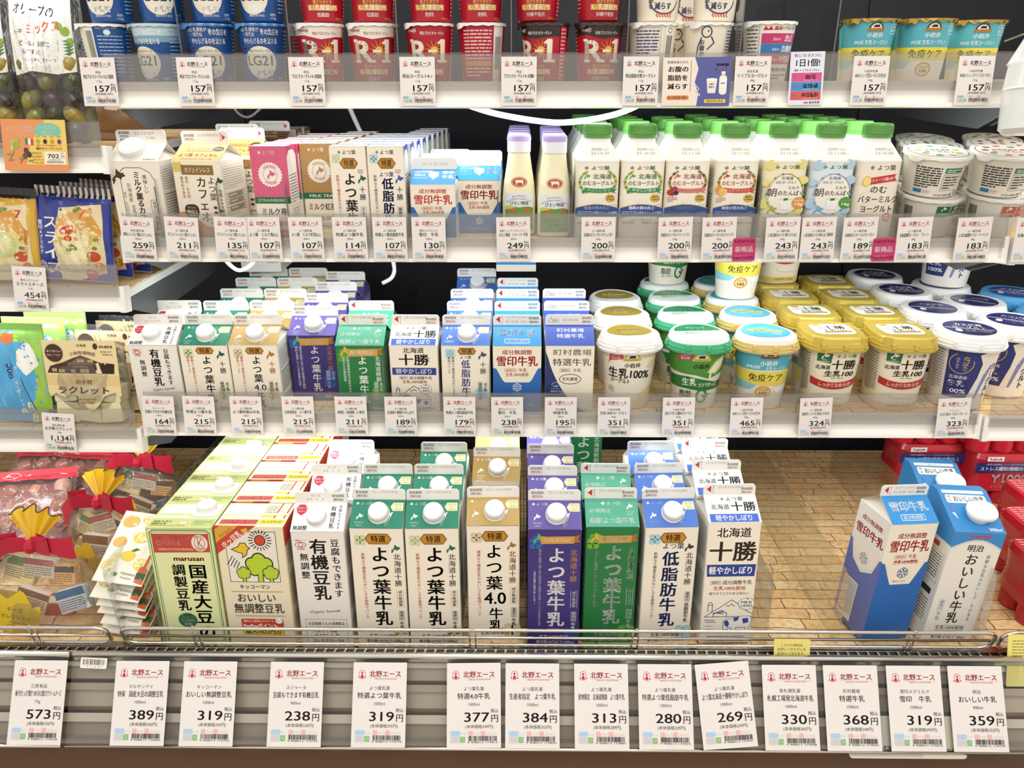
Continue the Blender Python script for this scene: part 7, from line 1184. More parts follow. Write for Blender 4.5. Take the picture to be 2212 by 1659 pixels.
# --- clear dividers
def divider(s, px, py, h, d1, lab, d0=.002, X=None, tilt=0., dark=True):
    x = X if X is not None else lx(s, px, py, .0, d0); c = .012; m = MB(); m.prism([(d0, 0), (d1, 0), (d1, h), (d0+c, h), (d0+c*.3, h-c*.3), (d0, h-c)], -.0007, .0007, '#fff', WRAP if tilt else CLEAR, axis='x')
    e = MB(); e.box((-.0008, d0-.0006, 0), (.0008, d0+.0002, h-c), '#6a6a68', METAL)
    o = bpy.data.objects.new('acrylic_divider', None); COL.objects.link(o); o.matrix_world = DK[s]@T(x, 0, .0)@RY(tilt); tag(o, lab, 'divider', 'clear acrylic dividers'); obj('panel', m, o)
    if dark: obj('dark_edge', e, o)
for s, px, h, lab in (('a', 402, .12, 'clear divider between the blue yogurt cups'), ('a', 634, .12, 'clear divider between blue and red yogurt cups'), ('a', 863, .12, 'clear divider between white-banded and plain red cups'), ('a', 1105, .12, 'clear divider between plain red and black-banded cups'), ('a', 1351, .12, 'clear divider between red and cream yogurt cups'), ('a', 1592, .12, 'clear divider beside the white triple-striped cup'), ('a', 1792, .12, 'clear divider before the turquoise cups'),
    ('b', 352, .085, 'clear divider between cream and yellow coffee cartons'), ('b', 482, .085, 'clear divider beside the yellow coffee carton'), ('b', 628, .085, 'clear divider beside the pink strawberry boxes'), ('b', 1076, .08, 'clear divider between sky blue cartons and bottles'), ('b', 1234, .085, 'clear divider between bottles and green-capped cartons'), ('b', 1633, .085, 'clear divider between citrus and pale yellow cartons'), ('b', 1938, .07, 'clear divider before the small cream cups'), ('b', 2072, .07, 'clear divider between the small cream cups'),
    ('c', 834, .10, 'clear divider beside the all-green half-litre carton'), ('c', 1060, .09, 'clear divider beside the blue low fat half-litre carton'), ('c', 1432, .085, 'clear divider between white and green lidded tubs'), ('c', 1577, .085, 'clear divider between green lidded and turquoise tubs'), ('c', 1719, .085, 'clear divider between turquoise and gold tubs'),
    ('d', 352, .10, 'clear dark-edged divider between sachets and pale green soy boxes'), ('d', 1133, .11, 'clear divider beside the purple litre cartons'), ('d', 1655, .11, 'clear divider between the cow carton and bare cork'), ('d', 1810, .12, 'clear divider beside the tilted blue carton'), ('d', 2120, .12, 'clear divider in front of the red bottle packs')):
    divider(s, px, {'a': 170, 'b': 505, 'c': 880, 'd': 1390}[s], h, .40 if s != 'd' else .55, lab, dark=s != 'd' or px == 352)
divider('d', 0, 0, .125, .6, 'long clear divider between cellophane bags and cream cheese sachets', X=-.546, tilt=-5, dark=False)
# --- cables under the shelves
def cable(pts, Y, r, lab, c='#f2f2f0', m=METAL):
    P0 = [at(x, y, Y) for x, y in pts]; q = []
    for i in range(len(P0)-1):
        a, b = P0[i], P0[i+1]; a0 = P0[i-1] if i else a; b1 = P0[i+2] if i+2 < len(P0) else b
        for k in range(6):
            t = k/6; q.append(.5*((2*a)+(b-a0)*t+(2*a0-5*a+4*b-b1)*t*t+(3*a-a0-3*b+b1)*t**3))
    q.append(P0[-1]); b_ = MB(); b_.tube(q, r, c, m, n=10); tag(obj('power_cable', b_), lab, 'cable')
cable([(975, 214), (1060, 243), (1150, 260), (1215, 265), (1290, 256), (1350, 240), (1405, 214)], 1.14, .0042, 'thick white cable sagging under the top shelf')
cable([(495, 215), (515, 245), (540, 252), (572, 225)], 1.3, .002, 'thin grey cable loop hanging behind the coffee cartons', '#8a8a88')
cable([(752, 225), (768, 262), (784, 296)], 1.42, .004, 'flat white cable running down behind the slim milk boxes')
cable([(482, 556), (500, 575), (518, 584), (540, 574), (556, 552)], 1.16, .003, 'white cable bent under the second shelf beside green cartons')
cable([(846, 552), (852, 580), (846, 600), (826, 612)], 1.3, .0035, 'white cable curling behind the purple half-litre cartons')
cable([(1690, 216), (1730, 226), (1780, 224), (1800, 212)], 1.12, .002, 'thin pale cable under the top shelf near the striped card', '#cfcfcc')
# ================================================================== soft goods
def pouch(W, H, th, base, art=None, m=SOFT, seal=.012, wr=.0015, seed=1, trans=None):
    w, h = W/2000, H/1000; q = random.Random(seed); ph = [q.uniform(0, 6) for _ in range(6)]
    def g(a, b):
        u = 2*a-1; s0 = seal/h; v = 2*(b-s0)/(1-2*s0)-1; f = max(0, 1-u*u)**.5*max(0, 1-v*v)**.5
        return th*f+wr*f*(sin(9*u+ph[0]+5*b)+sin(13*b+ph[1]-6*u)+.6*sin(23*(u+b)+ph[2]))
    mb = MB(); mb.grid(lambda a, b: (-w+2*w*a, -g(a, b)-.0003, h*b), 26, 26, base, m); mb.grid(lambda a, b: (w-2*w*a, g(1-a, b)+.0003, h*b), 26, 26, base, m)
    if art:
        def fn(u, v, off): a = u/W; b = 1-v/H; return Vector((-w+2*w*a, -g(min(1, max(0, a)), min(1, max(0, b)))-.0003-off, h*b))
        a2 = Art()
        for vs, fs, c in art.it:                              # cut both ways so that the print follows the wrinkles
            nv, nf = [], []
            for f in fs:
                for p in strips([vs[j] for j in f], 5.):
                    for r_ in strips([(y, x) for x, y in p], 5.): b0 = len(nv); nv += [(x, y) for y, x in r_]; nf.append(tuple(range(b0, b0+len(r_))))
            a2.it.append((nv, [f for f in nf], c))
        a2.put(mb, fn, m, lift=.0005, step=.00003)
    return mb
def slicebag(alt):
    a = Art(); W, H = 112, 132; bl = '#2b3a94' if not alt else '#e0b23a'
    a.r(0, 14, W, H-15, bl)
    a.r(0, 0, W, 14.5, '#1f2756' if not alt else '#241f1c')
    for i in range(14): a.p([(i*8.2, 0), (i*8.2+4, 0), (i*8.2+6, 15), (i*8.2+2, 15)], '#ece0c4' if not alt else '#2b2620')
    a.p([(40, 30), (100, 22), (104, 118), (60, 132), (34, 132), (30, 80)], '#e8d9a8'); a.p([(36, 44), (70, 24), (82, 50), (60, 90), (34, 80)], '#d9a85a'); a.p([(34, 60), (58, 46), (88, 80), (80, 112), (50, 120), (36, 100)], '#f2e7b8'); a.p([(64, 36), (82, 30), (100, 60), (98, 80)], '#d89a3a'); a.p([(78, 60), (98, 64), (92, 86), (84, 80)], '#e6cf7a')
    for x, y, r_, c in ((50, 62, 8, '#c83228'), (57, 58, 6, '#d8402f'), (53, 72, 5, '#c83228'), (88, 96, 9, '#c8522f'), (80, 122, 9, '#d0342a'), (95, 110, 7, '#d8842f')): a.e(x, y, r_, r_*.85, c, 18)
    for x, y in ((56, 82), (60, 86), (53, 88), (92, 72), (90, 84), (70, 30), (64, 33)): a.e(x, y, 4, 2.6, '#6a8f3a', 12)
    if not alt:
        a.t('7', 76, 38, 22, '#e2bf2c', w=13, b=3); a.t('7', 75, 37, 20, '#cf3326', w=11, b=3); a.t('枚入り', 86, 32, 4, '#c8402f', w=8, b=2, rot=1.3); a.tv('スライス', 26, 40, 20, '#f2efe6', b=3, pitch=1.08, kx=1.25); a.tv('チーズ', 43, 103, 9, '#f2efe6', b=3); a.tv('雪印メグミルク', 10, 48, 7, '#f2efe6', b=2); snow_flake(a, 10, 112, 7, '#f2efe6', bl); a.t('SLICED CHEESE', 82, 88, 6, '#c8a03a', w=46, b=1, rot=-1.4)
    else: a.t('7', 88, 36, 16, '#cf3326', w=9, b=3); a.t('SLICED CHEESE', 96, 80, 7, '#d8742f', w=46, b=2, rot=-1.4); a.e(70, 80, 14, 18, '#cdd58a'); a.e(70, 80, 9, 13, '#e6e2b0')
    a.p([(0, 14), (3, 14), (3, H-1), (0, H-1)], bl); a.p([(W-4, 14), (W, 14), (W, H-1), (W-10, H-1)], bl)
    return ('cheese_bag', 'cheese', [('bag', pouch(W, H, .011, '#d9d4c8', a, seed=4+alt).build('bag'), None)])
def leftx(s, px, py, H, d=.01): return lx(s, px, py, H, d)
P = slicebag(0); x = leftx('lb', 128, 500, .07)
for i, (dx, d, yw, lab) in enumerate(((0, .030, -3, 'blue sliced cheese bag with striped top, front of its row'), (.014, .062, -7, 'blue sliced cheese bag second in its row'), (.026, .096, -7, 'blue sliced cheese bag third in its row'))): place(P, DK['lb']@T(x+dx, d, .0065)@RZ(yw)@RX(-10)@RY(3), lab, 'blue sliced cheese bags')
P = slicebag(1); x = leftx('lb', -42, 500, .07); place(P, DK['lb']@T(x+.004, .030, .0065)@RX(-9)@RY(3), 'yellow cheese bag with black striped top, cut by the picture edge')
P = ('smoked_cheese_bag', 'cheese', [('bag', pouch(120, 120, .016, '#33241e', None, seed=9).build('bag'), None)]); place(P, DK['lb']@T(x+.06, .16, .001)@RX(-12), 'dark brown glossy bag behind the cheese bags')
# raclette: cubes of cheese in a clear pack behind a printed card
def raclette():
    W, H = 114, 128; q = random.Random(2); parts = []
    for i, (x, z, sx, sz) in enumerate(((-.035, .003, .034, .030), (0, .003, .036, .026), (.034, .003, .034, .030), (-.034, .034, .034, .022), (.002, .030, .034, .024), (.036, .034, .028, .026), (-.02, .058, .036, .02), (.02, .058, .036, .02))):
        b = MB(); b.box((-sx/2, -.011, 0), (sx/2, .011, sz), '#f6ebbc', SOFT, .002); a = q.uniform(-6, 6); M = T(x, 0, z)@RY(a)
        b.v = [tuple(M@Vector(v)) for v in b.v]; parts.append(('cheese_piece', b.build('cheese_piece'), None))
    a = Art(); dk = '#4a3426'; pts = [(1, 0), (113, 0), (113, 82), (108, 86), (104, 78), (96, 80), (86, 84), (76, 98), (68, 106), (60, 106), (54, 96), (44, 84), (34, 82), (24, 86), (12, 80), (4, 86), (1, 78)]; a.p(pts, '#ecd7a6'); a.r(1, 52, 112, 16, '#e2c88e')
    for i in range(24): a.p([(18+15*cos(i*pi/12), 19+15*sin(i*pi/12)), (18+13*cos((i+.5)*pi/12), 19+13*sin((i+.5)*pi/12)), (18, 19), ], dk)
    a.e(18, 19, 13.4, 13.4, dk, 26); a.t('食べておいしい', 18, 16, 3.8, '#efe2c4', w=22, b=1); a.t('溶かしてうまい', 18, 22, 3.8, '#efe2c4', w=22, b=1)
    a.t('北海道', 61, 7, 4.6, dk, w=15, b=1); a.t('小林牧場物語', 61, 18, 6.4, '#6a4e38', w=40, b=1, arc=70); a.e(82, 8, 3.6, 4.6, dk); a.t('新札幌乳業', 98, 8.5, 4.2, dk, w=20, b=2); a.t('要冷蔵10℃以下', 98, 16, 2.8, dk, w=18, b=0); a.t('内容量150g', 99, 20, 2.8, dk, w=16, b=0)
    a.p([(4, 49), (10, 38), (30, 33), (58, 21), (84, 32), (108, 34), (106, 49)], dk); a.p([(36, 34), (58, 24), (80, 34), (80, 36), (36, 36)], '#7a5c40'); a.l([(8, 39), (58, 21.5), (90, 33)], .8, '#e0c896')
    for x, y, w, h in ((12, 42, 7, 5), (22, 43, 9, 5), (41, 43, 6, 5), (55, 42, 6, 6), (62, 42, 6, 6), (52, 28, 10, 4), (68, 28, 8, 4)): a.r(x, y, w, h, '#c9ac78'); a.r(x+w/2-.3, y, .6, h, dk)
    a.p([(88, 34), (96, 33), (106, 35), (104, 48), (88, 48)], '#33241a'); a.e(94, 34, 1.5, 1.2, '#e0c896'); a.p([(80, 34), (84, 32), (86, 42), (88, 48), (80, 50), (78, 46), (81, 42)], '#ead9b0'); a.t('小林牧場研究舎', 56, 39, 2.6, '#c9ac78', w=24, b=1)
    a.t('お手軽', 58, 62, 7.5, '#7a5c3c', w=26, b=1); a.t('ラクレット', 56, 75, 13, dk, w=82, b=2, sk=.1); a.t('RACLETTE', 58, 89, 3.8, '#8a6c48', w=30, b=1); a.t('CHEESE', 58, 94, 3.8, '#8a6c48', w=22, b=1)
    mb = MB(); mb.prism([(x/1000-W/2000, H/1000-y/1000) for x, y in pts][::-1], -.0158, -.0153, '#d8bc84', CARD); a.put(mb, plane((-W/2000, -.0158, H/1000), (1, 0, 0), (0, 0, -1)), CARD); parts.append(('card_label', mb.build('card_label'), None))
    parts.append(('film', pouch(120, 134, .0195, '#fff', None, m=WRAP, wr=.0012, seed=5).build('film'), None)); return ('cheese_pack', 'cheese', parts)
P = raclette(); x = leftx('lc', 174, 830, .06)
for dx, d, yw, lab in ((0, .028, -3, 'raclette cheese pack with tan barn card, front one'), (.022, .075, -6, 'raclette cheese pack with tan barn card, second one'), (.030, .122, -6, 'raclette cheese pack with tan barn card, rear one')): place(P, DK['lc']@T(x+dx, d, .002)@RZ(yw)@RX(-7), lab, 'raclette cheese packs')
a = Art(); W, H = 100, 150; a.r(0, 0, W, H, '#4fa8dc'); a.p([(60, 0), (W, 0), (W, H), (70, H), (82, 90), (88, 50)], '#9cc84a'); a.p([(0, 0), (W, 0), (W, 30), (0, 22)], '#8fc85a'); a.p([(62, 40), (76, 24), (88, 40), (92, 60), (74, 76), (60, 60)], '#f3f1ea'); a.e(46, 20, 12, 10, '#e0702f'); a.t('LA VACHE', 62, 12, 5, '#f0f4e6', w=24, b=2); a.l([(66, 78), (72, 110), (84, 150)], .9, '#3a4a2a')
a.tv('クリーミーポーション', 58, 62, 7, '#f4f6f2', b=2); a.t('ooo', 50, 70, 18, '#1f2f6a', w=24, b=3, rot=1.57); a.e(57, 134, 5.5, 5.5, '#f4f2ea', 10); a.e(57, 134, 2, 2, '#e0c23a', 10); a.r(66, 118, 8, 34, '#e9ecd8'); a.tv('要冷蔵10℃', 70, 119, 6, '#2a3a1c', b=2); a.r(94, 130, 6, 20, '#1f3f8a'); a.e(86, 84, 2.4, 3, '#e8c83a', 8)
P = ('cheese_bag', 'cheese', [('bag', pouch(W, H, .012, '#8fb9d6', a, seed=12).build('bag'), None)]); x = leftx('lc', 12, 800, .07)
for i in range(3): place(P, DK['lc']@T(x+.016*i, .024+.03*i, .004)@RZ(-4)@RX(-8), 'sky blue and green cream cheese bag, %s of its row' % ('front', 'middle', 'rear')[i], 'sky blue cream cheese bags')
# olives in clear pouches
def olivebag():
    q = random.Random(8); parts = []
    cs = ['#6a6a2c', '#8a8438', '#3a2a20', '#5a3038', '#a08a3a', '#4a4a22']; n = 0
    for r_ in range(5):
        for k in range(3):
            for j in range(2 if r_ < 4 else 1):
                b = MB(); M = T(-.028+k*.028+q.uniform(-.003, .003), -.012+j*.024, .020+r_*.022+q.uniform(-.002, .002))@RZ(q.uniform(0, 90))@RY(q.uniform(-50, 50)); s = q.uniform(.88, 1.0)
                b.loft([(.0165*sin(a)*s, .0128*cos(a)*s, .0128*cos(a)*s, 2) for a in [radians(t) for t in (-86, -65, -40, -15, 15, 40, 65, 86)]], q.choice(cs), SOFT, n=16, mtx=M); parts.append(('olive', b.build('olive'), None))
    a = Art(); W, H = 100, 210; a.r(8, 10, 84, 96, '#f1f0ea'); a.p([(8, 106), (92, 106), (92, 112), (70, 116), (40, 112), (8, 116)], '#e9e6d8'); a.t('KITANO SELECTION', 54, 20, 4.6, '#8a8a86', w=50, b=0, rot=.06); a.t('オリーブの', 46, 36, 16, '#2a2622', w=56, b=2, rot=.14); a.t('ミックス', 58, 58, 15, '#d8562f', w=46, b=3, rot=-.12); a.t('R-ネ', 24, 62, 7, '#2a2622', w=16, b=1); a.t('ビールのお供に', 46, 78, 7.5, '#3a3632', w=44, b=1, rot=.08); a.t('おすすめ', 40, 88, 7, '#3a3632', w=26, b=1, rot=.08); a.t('ピリッと辛いオリーブ', 48, 98, 5, '#5a564e', w=48, b=0, rot=.05)
    for x, y, r_ in ((84, 62, 5), (78, 56, 4), (88, 74, 4)): a.e(x, y, r_, r_*1.2, '#8fb23a')
    for i in range(5): a.p([(80, 74+i*4), (92, 70+i*4), (86, 76+i*4)], '#4a7a3a')
    parts.append(('film', pouch(W, H, .03, '#fff', a, m=WRAP, wr=.002, seed=7).build('film'), None))
    p = parts[-1][1]
    for i, m in enumerate(p.materials): p.materials[i] = WRAP
    fl = pouch(W, H, .0302, '#fff', None, m=WRAP, wr=.002, seed=7); fl2 = MB(); tmp = pouch(W, H, .03, '#fff', a, m=SOFT, wr=.002, seed=7); k = 26*26*2
    keep = tmp.f[k:]; used = sorted({i for f in keep for i in f}); mp = {v: i for i, v in enumerate(used)}; fl2.v = [tmp.v[i] for i in used]; fl2.f = [tuple(mp[i] for i in f) for f in keep]; fl2.c = tmp.c[k:]; fl2.sm = tmp.sm[k:]; fl2.mats = [SOFT]; fl2.m = [0]*len(keep)
    parts[-1] = ('film', fl.build('film'), None); parts.append(('printed_label', fl2.build('printed_label'), None)); return ('olive_bag', 'olives', parts)
P = olivebag(); x = leftx('la', 98, 160, .12, .03)
for dx, d, lab in ((0, .040, 'clear bag of mixed olives with white hand-lettered label, front one'), (-.098, .046, 'clear bag of mixed olives cut by the picture edge')): place(P, DK['la']@T(x+dx, d, .001)@RX(-5), lab, 'clear bags of mixed olives')
P = ('snack_bag', 'snack', [('bag', pouch(150, 88, .016, '#8f6f50', None, seed=22).build('bag'), None)]); place(P, DK['la']@T(-.645, .185, .004)@RX(-24), 'brown glossy film bag lying at the rear beside the coffee cartons')
# --- bottom: cellophane cheese bags tied with red ribbon
def cello(seed):
    q = random.Random(seed); parts = []
    for i in range(7):
        c = ('#efe2b4', '#e9d9c4', '#c8502f', '#dfe6ea', '#f0d890', '#d8c8a8', '#e8b060')[i]; a = Art(); w, h = q.uniform(38, 50), q.uniform(26, 40); a.r(0, 0, w, h*.35, ('#c8a03a', '#8a5a34', '#f0e2cf', '#3a6a9a', '#6a8a3a', '#a8402f', '#4a3426')[i]); a.lines(3, h*.45, w-6, 5, 3.2, 1.2, '#5a5048', i)
        b = boxcarton('x', 'x', w, 14, h, c, a, None, None)[2][0][1]; b.transform(T(-.045+.032*(i % 4)+q.uniform(-.004, .004), -.02+.022*(i//4), .018+.038*(i//4)+.010*(i % 2))@RY(q.uniform(-28, 28))@RX(-14)); parts.append(('cheese_packet', b, None))
    s = MB(); a = Art(); out = [(-.031, 0), (.030, 0), (.036, .05), (.024, .046), (.015, .068), (.008, .072), (.0, .064), (-.012, .054), (-.022, .062), (-.034, .056)]; s.prism(out, -.0425, -.0418, '#ecc93a', CARD); a.t('チーズ', 34, 34, 9, '#6a5a1c', w=24, b=1); a.t('セレクション', 34, 46, 8, '#6a5a1c', w=42, b=1); a.t('Selection', 38, 55, 4.5, '#8a7426', w=28, b=0, sk=.3); a.lines(20, 60, 28, 2, 4, 1.2, '#a88a2c', 3); a.put(s, plane((-.036, -.0425, .072), (1, 0, 0), (0, 0, -1)), CARD); s.v = [tuple(T(-.022, 0, .004)@RY(7)@Vector(v)) for v in s.v]; parts.append(('star_sticker', s.build('star_sticker'), None))
    f = MB(); H = .125
    def sh(a, b):
        t = a*2*pi; z = b*H; r_ = (.064*(1-b**2.2)**.55+.004); w = 1+.05*sin(9*t+seed)*b+.03*sin(17*t)*b; return (1.18*r_*w*sin(t)*(1 if b < .97 else 1), -.68*r_*w*cos(t), z)
    f.grid(sh, 72, 24, '#fff', WRAP); parts.append(('cellophane', f.build('cellophane'), None))
    t = MB()
    def fan(a, b): an = (a-.5)*1.5; r_ = .008+.044*b; fold = .006*b*sin(a*pi*9); return (r_*sin(an)*1.1, fold-.002+.012*b, .122+r_*cos(an)*(1+.06*sin(a*23+seed)*b))
    t.grid(fan, 54, 6, '#e8bd2c', SOFT); parts.append(('yellow_paper_top', t.build('yellow_paper_top'), None)); e = MB(); e.tube([tuple(Vector(fan(i/40, 1.0))+Vector((0, 0, .0006))) for i in range(41)], .0009, '#4a2416', SOFT, n=6); parts.append(('brown_border', e.build('brown_border'), None))
    r = MB()
    for sx in (-1, 1):
        r.grid(lambda a, b: (sx*(.004+.062*a), -.012-.01*sin(a*3), .124+(.010-.036*a*a if sx < 0 else .012-.004*a)+(b-.5)*(.010+.026*a)+.004*sin(a*5)), 14, 4, '#c41f3c', CLOTH)
        r.grid(lambda a, b: (sx*(.004+.034*sin(a*pi*.9)), -.013-.012*sin(a*pi), .126+.016*a+(b-.5)*(.014+.01*sin(a*pi))), 14, 4, '#b81c38', CLOTH)
    r.loft([(-.008, .007, .006, 2), (0, .009, .008, 2), (.008, .007, .006, 2)], '#c41f3c', CLOTH, n=16, mtx=T(0, -.012, .126)); parts.append(('ribbon_bow', r.build('ribbon_bow'), None))
    return ('cheese_gift_bag', 'cheese', parts)
def onD(px, py, H, d): return lx('d', px, py, H, d)
P = cello(3); x = onD(98, 1280, .07, .06); place(P, DK['d']@T(x, .062, 0)@RZ(-4), 'cellophane cheese gift bag with red ribbon and yellow star, front one', 'cellophane cheese gift bags')
P2 = cello(5); x2 = onD(208, 1075, .13, .17); place(P2, DK['d']@T(x2, .185, 0)@RZ(-12), 'cellophane cheese gift bag with red bow, beside the long divider', 'cellophane cheese gift bags'); place(P, DK['d']@T(x2-.005, .33, 0)@RZ(-10), 'cellophane cheese gift bag with yellow top, rear one', 'cellophane cheese gift bags')
# pink net-printed bags of wrapped sweets
def pink(seed):
    q = random.Random(seed); parts = []
    for i in range(20):
        b = MB(); M = T(-.07+.035*(i % 5)+q.uniform(-.006, .006), -.004+q.uniform(-.004, .004), .020+.031*(i//5)+q.uniform(-.006, .006))@RZ(q.uniform(-20, 20))@RY(q.uniform(-70, 70)); b.loft([(-.020, .010, .006, 2), (-.013, .0035, .003, 2), (-.011, .010, .009, 2), (0, .013, .012, 2), (.011, .010, .009, 2), (.013, .0035, .003, 2), (.020, .010, .006, 2)], q.choice(['#b5785a', '#c98a6a', '#a86a50', '#d8a890']), SOFT, n=18, mtx=M); parts.append(('wrapped_sweet', b.build('wrapped_sweet'), None))
    a = Art(); W, H = 190, 150; a.p([(0, 0), (W, 0), (W, 20), (150, 27), (90, 24), (0, 28)], '#d8434f')
    for i in range(170): x, y = q.uniform(6, W-6), q.uniform(34, H-8); a.p([(x, y), (x+q.uniform(1, 4), y+q.uniform(-1, 1)), (x+q.uniform(0, 3), y+q.uniform(1, 3))], q.choice(['#c8405a', '#d8607a', '#f0d8d4', '#b83048']))
    for i in range(30): a.e(10+i*6, 20+3*sin(i*.5), 1.1, 1.1, '#e88a8c', 6)
    a.ring(92, 12, 12, 8, 1.2, '#efb0ac', 20); a.l([(70, 16), (84, 8), (98, 17), (118, 9)], 1.6, '#f3d6d0'); tmp = pouch(W, H, .03, '#fff', a, m=SOFT, wr=.003, seed=seed); k = 26*26*2; keep = tmp.f[k:]; used = sorted({i for f in keep for i in f}); mp = {v: i for i, v in enumerate(used)}; l = MB(); l.v = [tmp.v[i] for i in used]; l.f = [tuple(mp[i] for i in f) for f in keep]; l.c = tmp.c[k:]; l.sm = tmp.sm[k:]; l.mats = [SOFT]; l.m = [0]*len(keep)
    parts.append(('printed_band', l.build('printed_band'), None)); parts.append(('inner_tray', pouch(W-14, H-10, .012, '#8a5446', None, seed=seed+1).build('inner_tray'), None)); parts.append(('film', pouch(W, H, .0305, '#fff', None, m=WRAP, wr=.003, seed=seed).build('film'), None)); return ('sweets_bag', 'sweets', parts)
PK = [pink(31), pink(37)]
for i, (px, py, d, lean, yw, lab) in enumerate(((10, 1240, .175, -48, 12, 'clear bag of wrapped pink sweets behind the front gift bag'), (70, 1100, .27, -50, -6, 'clear bag of wrapped pink sweets in the middle of the heap'), (-200, 1060, .30, -52, 4, 'clear bag of wrapped pink sweets cut by the picture edge'), (100, 1010, .39, -50, -8, 'clear bag of wrapped pink sweets at the rear of the heap'))): place(PK[i % 2], DK['d']@T(onD(px, py, .05, d), d, .024)@RZ(yw)@RX(lean), lab, 'clear bags of wrapped pink sweets')
# lemon-printed cream cheese sachets
def sachet():
    a = Art(); W, H = 68, 112; a.r(0, 0, W, H, '#f6f1e2')
    for x, y, r_, t in ((14, 88, 11, 0), (34, 72, 10, 1), (56, 82, 11, 0), (14, 52, 10, 2), (40, 42, 11, 0), (58, 22, 10, 1), (16, 18, 12, 2), (38, 12, 8, 0)):
        a.e(x, y, r_, r_*.85, '#ecd052' if t != 2 else '#e8b860', 20)
        if t == 0: a.e(x, y, r_*.86, r_*.72, '#f7efc4', 20); [a.l([(x, y), (x+r_*.8*cos(k*pi/4), y+r_*.66*sin(k*pi/4))], .7, '#e6c84a') for k in range(8)]
        if t == 1: a.p([(x, y-8), (x+7, y-13), (x+13, y-11), (x+6, y-7)], '#4f7a3a')
    a.e(26, 100, 4, 3, '#4f8a4a'); a.t('MIHARA', 44, 98, 5, '#8a826a', w=20, b=1, rot=.1); a.t('FOODS', 43, 104, 4, '#8a826a', w=15, b=1, rot=.1); a.p([(56, 86), (60, 84), (61, 66), (64, 66), (64, 85), (67, 88), (67, 110), (55, 108)], '#c8643a'); a.r(55, 94, 12, 9, '#3a5a3a')
    return ('cheese_sachet', 'cheese', [('sachet', pouch(W, H, .004, '#f6f1e2', a, seal=.004, wr=.0006, seed=44).build('sachet'), None)])
P = sachet(); x = lx('d', 276, 1330, .03, .03)
for i in range(6): place(P, DK['d']@T(x+(-.003, .002, -.002, .001, -.004, .001)[i], (.016, .014, .018, .015, .012, .018)[i], (.006, .021, .036, .050, .066, .088)[i])@RZ(-3+2*(i % 2))@RY(6+2*(i % 2))@RX((-70, -70, -70, -70, -66, -62)[i]), 'lemon-printed cream cheese sachet, %s of the leaning pile' % ('lowest', 'second', 'third', 'fourth', 'fifth', 'topmost')[i], 'lemon-printed sachets')
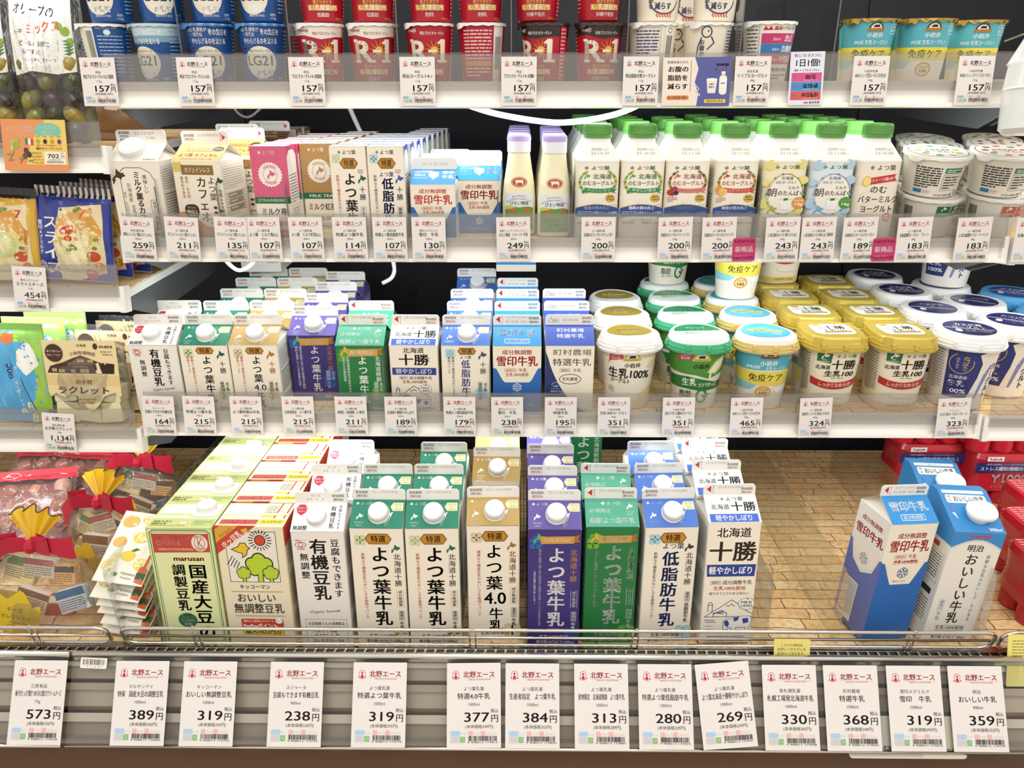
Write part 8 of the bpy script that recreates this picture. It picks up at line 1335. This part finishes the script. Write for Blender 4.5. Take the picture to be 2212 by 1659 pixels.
# --- red six-bottle packs at the far end
def sixpack():
    parts = []
    for i in range(6):
        b = MB(); x, y = (i % 3-1)*.042, (i//3-.5)*.042; b.loft([(0, .018, .018, 2), (.004, .0198, .0198, 2), (.045, .0198, .0198, 2), (.056, .0165, .0165, 2), (.066, .0165, .0165, 2), (.080, .0195, .0195, 2), (.094, .0185, .0185, 2), (.098, .0165, .0165, 2)], '#bb2130', PLAST, n=28, mtx=T(x, y, 0)); c = MB(); c.loft([(.098, .0172, .0172, 2), (.1005, .0168, .0168, 2)], '#c8303c', FOIL, n=24, mtx=T(x, y, 0)); k = len(parts); parts.append(('bottle', b.build('bottle'), None)); parts.append(('foil_cap', c.build('foil_cap'), k))
    s = MB(); e = 5; W = .0645; D = .0430
    secs = [(.030, W, D, e), (.046, W, D, e), (.058, W*.97, D*.96, e), (.070, W*.97, D*.96, e), (.092, W, D, e), (.1025, W*.95, D*.93, e), (.1035, W*.9, D*.88, e)]; s.loft(secs, '#bf2231', SOFT, n=64)
    a = Art(); a.p([(0, 16), (129, 16), (129, 36), (0, 36)], '#27306e'); a.t('一時的な精神的ストレスがかかる状況での', 58, 19.5, 4, '#e6e6f0', w=86, b=1); a.t('ストレス緩和/睡眠の質向上', 60, 28, 8.5, '#f4f4f6', w=104, b=3); a.r(18, 4, 30, 9, '#f4ece6'); a.t('Yakult', 33, 8.6, 7, '#c8303c', w=24, b=3); a.t('6本', 104, 8, 8, '#f4d8d0', w=14, b=2); a.t('Y1000', 66, 49, 24, '#6a2028', w=66, b=3); a.t('Y1000', 65, 48, 24, '#f4eae4', w=66, b=3); a.t('生きて腸まで届く乳酸菌', 66, 64, 4.6, '#e6b04a', w=66, b=1); a.put(s, plane((-.0645, -.0436, .1035), (1, 0, 0), (0, 0, -1)), SOFT, cut=6)
    tp = Art(); tp.lines(10, 8, 108, 10, 6.4, 2.4, '#f2b8b4', 12); tp.put(s, plane((-.0645, .040, .1038), (1, 0, 0), (0, -1, 0)), SOFT); tp.put(s, plane((.0645, .0434, .1035), (-1, 0, 0), (0, 0, -1)), SOFT); parts.append(('shrink_sleeve', s.build('shrink_sleeve'), None)); return ('bottle_pack', 'bottle pack', parts)
P = sixpack()
for px, py, d, lev, yaw, lab in ((2146, 1030, .45, 0, 0, 'red six-bottle pack with navy band, behind the slanted cartons'), (2146, 975, .45, .1045, 180, 'red six-bottle pack stacked on the navy-banded one behind the slanted cartons'), (1982, 1040, .49, 0, 0, 'red six-bottle pack at the very rear, lower one'), (1982, 980, .49, .1045, 180, 'red six-bottle pack at the very rear, upper one'),
    (2258, 1110, .275, 0, 0, 'red six-bottle pack cut by the picture edge, rear of three'), (2262, 1180, .18, 0, 0, 'red six-bottle pack cut by the picture edge, middle of three'), (2282, 1280, .085, 0, 0, 'red six-bottle pack cut by the picture edge, by the wire fence')):
    place(P, DK['d']@T(onD(px, py, .05+lev, d), d, lev)@RZ(yaw), lab, 'red six-bottle packs')
# --- white roll hanging at the far post
m = bpy.data.objects.new('hanging_roll', None); COL.objects.link(m); p = at(2226, 290, 1.0); m.location = p; tag(m, 'white plastic-wrapped roll hanging on a wire ring past the top shelf', 'roll')
r = MB(); r.loft([(0, .030, .030, 2), (.006, .036, .036, 2), (.05, .037, .037, 2), (.052, .0385, .0385, 2), (.054, .037, .037, 2), (.082, .034, .034, 2), (.09, .022, .022, 2)], '#e9e8e4', SOFT, n=44); obj('roll', r, m)
r = MB(); r.grid(lambda a, b: ((.034-.016*b)*(1+.1*sin(a*23))*sin(a*2*pi), -(.034-.016*b)*(1+.1*sin(a*19+2))*cos(a*2*pi), .082+.035*b), 60, 8, '#efeeea', SOFT); obj('wrapper_top', r, m)
r = MB(); r.tube([(-.02+.016*cos(t*pi/10), -.03, .098+.016*sin(t*pi/10)) for t in range(20)], .0013, '#bdb8b0', CHROME, close=True); r.tube([(-.02, -.03, .114), (-.01, .02, .12), (-.004, .075, .12)], .0013, '#bdb8b0', CHROME); obj('wire_ring', r, m)
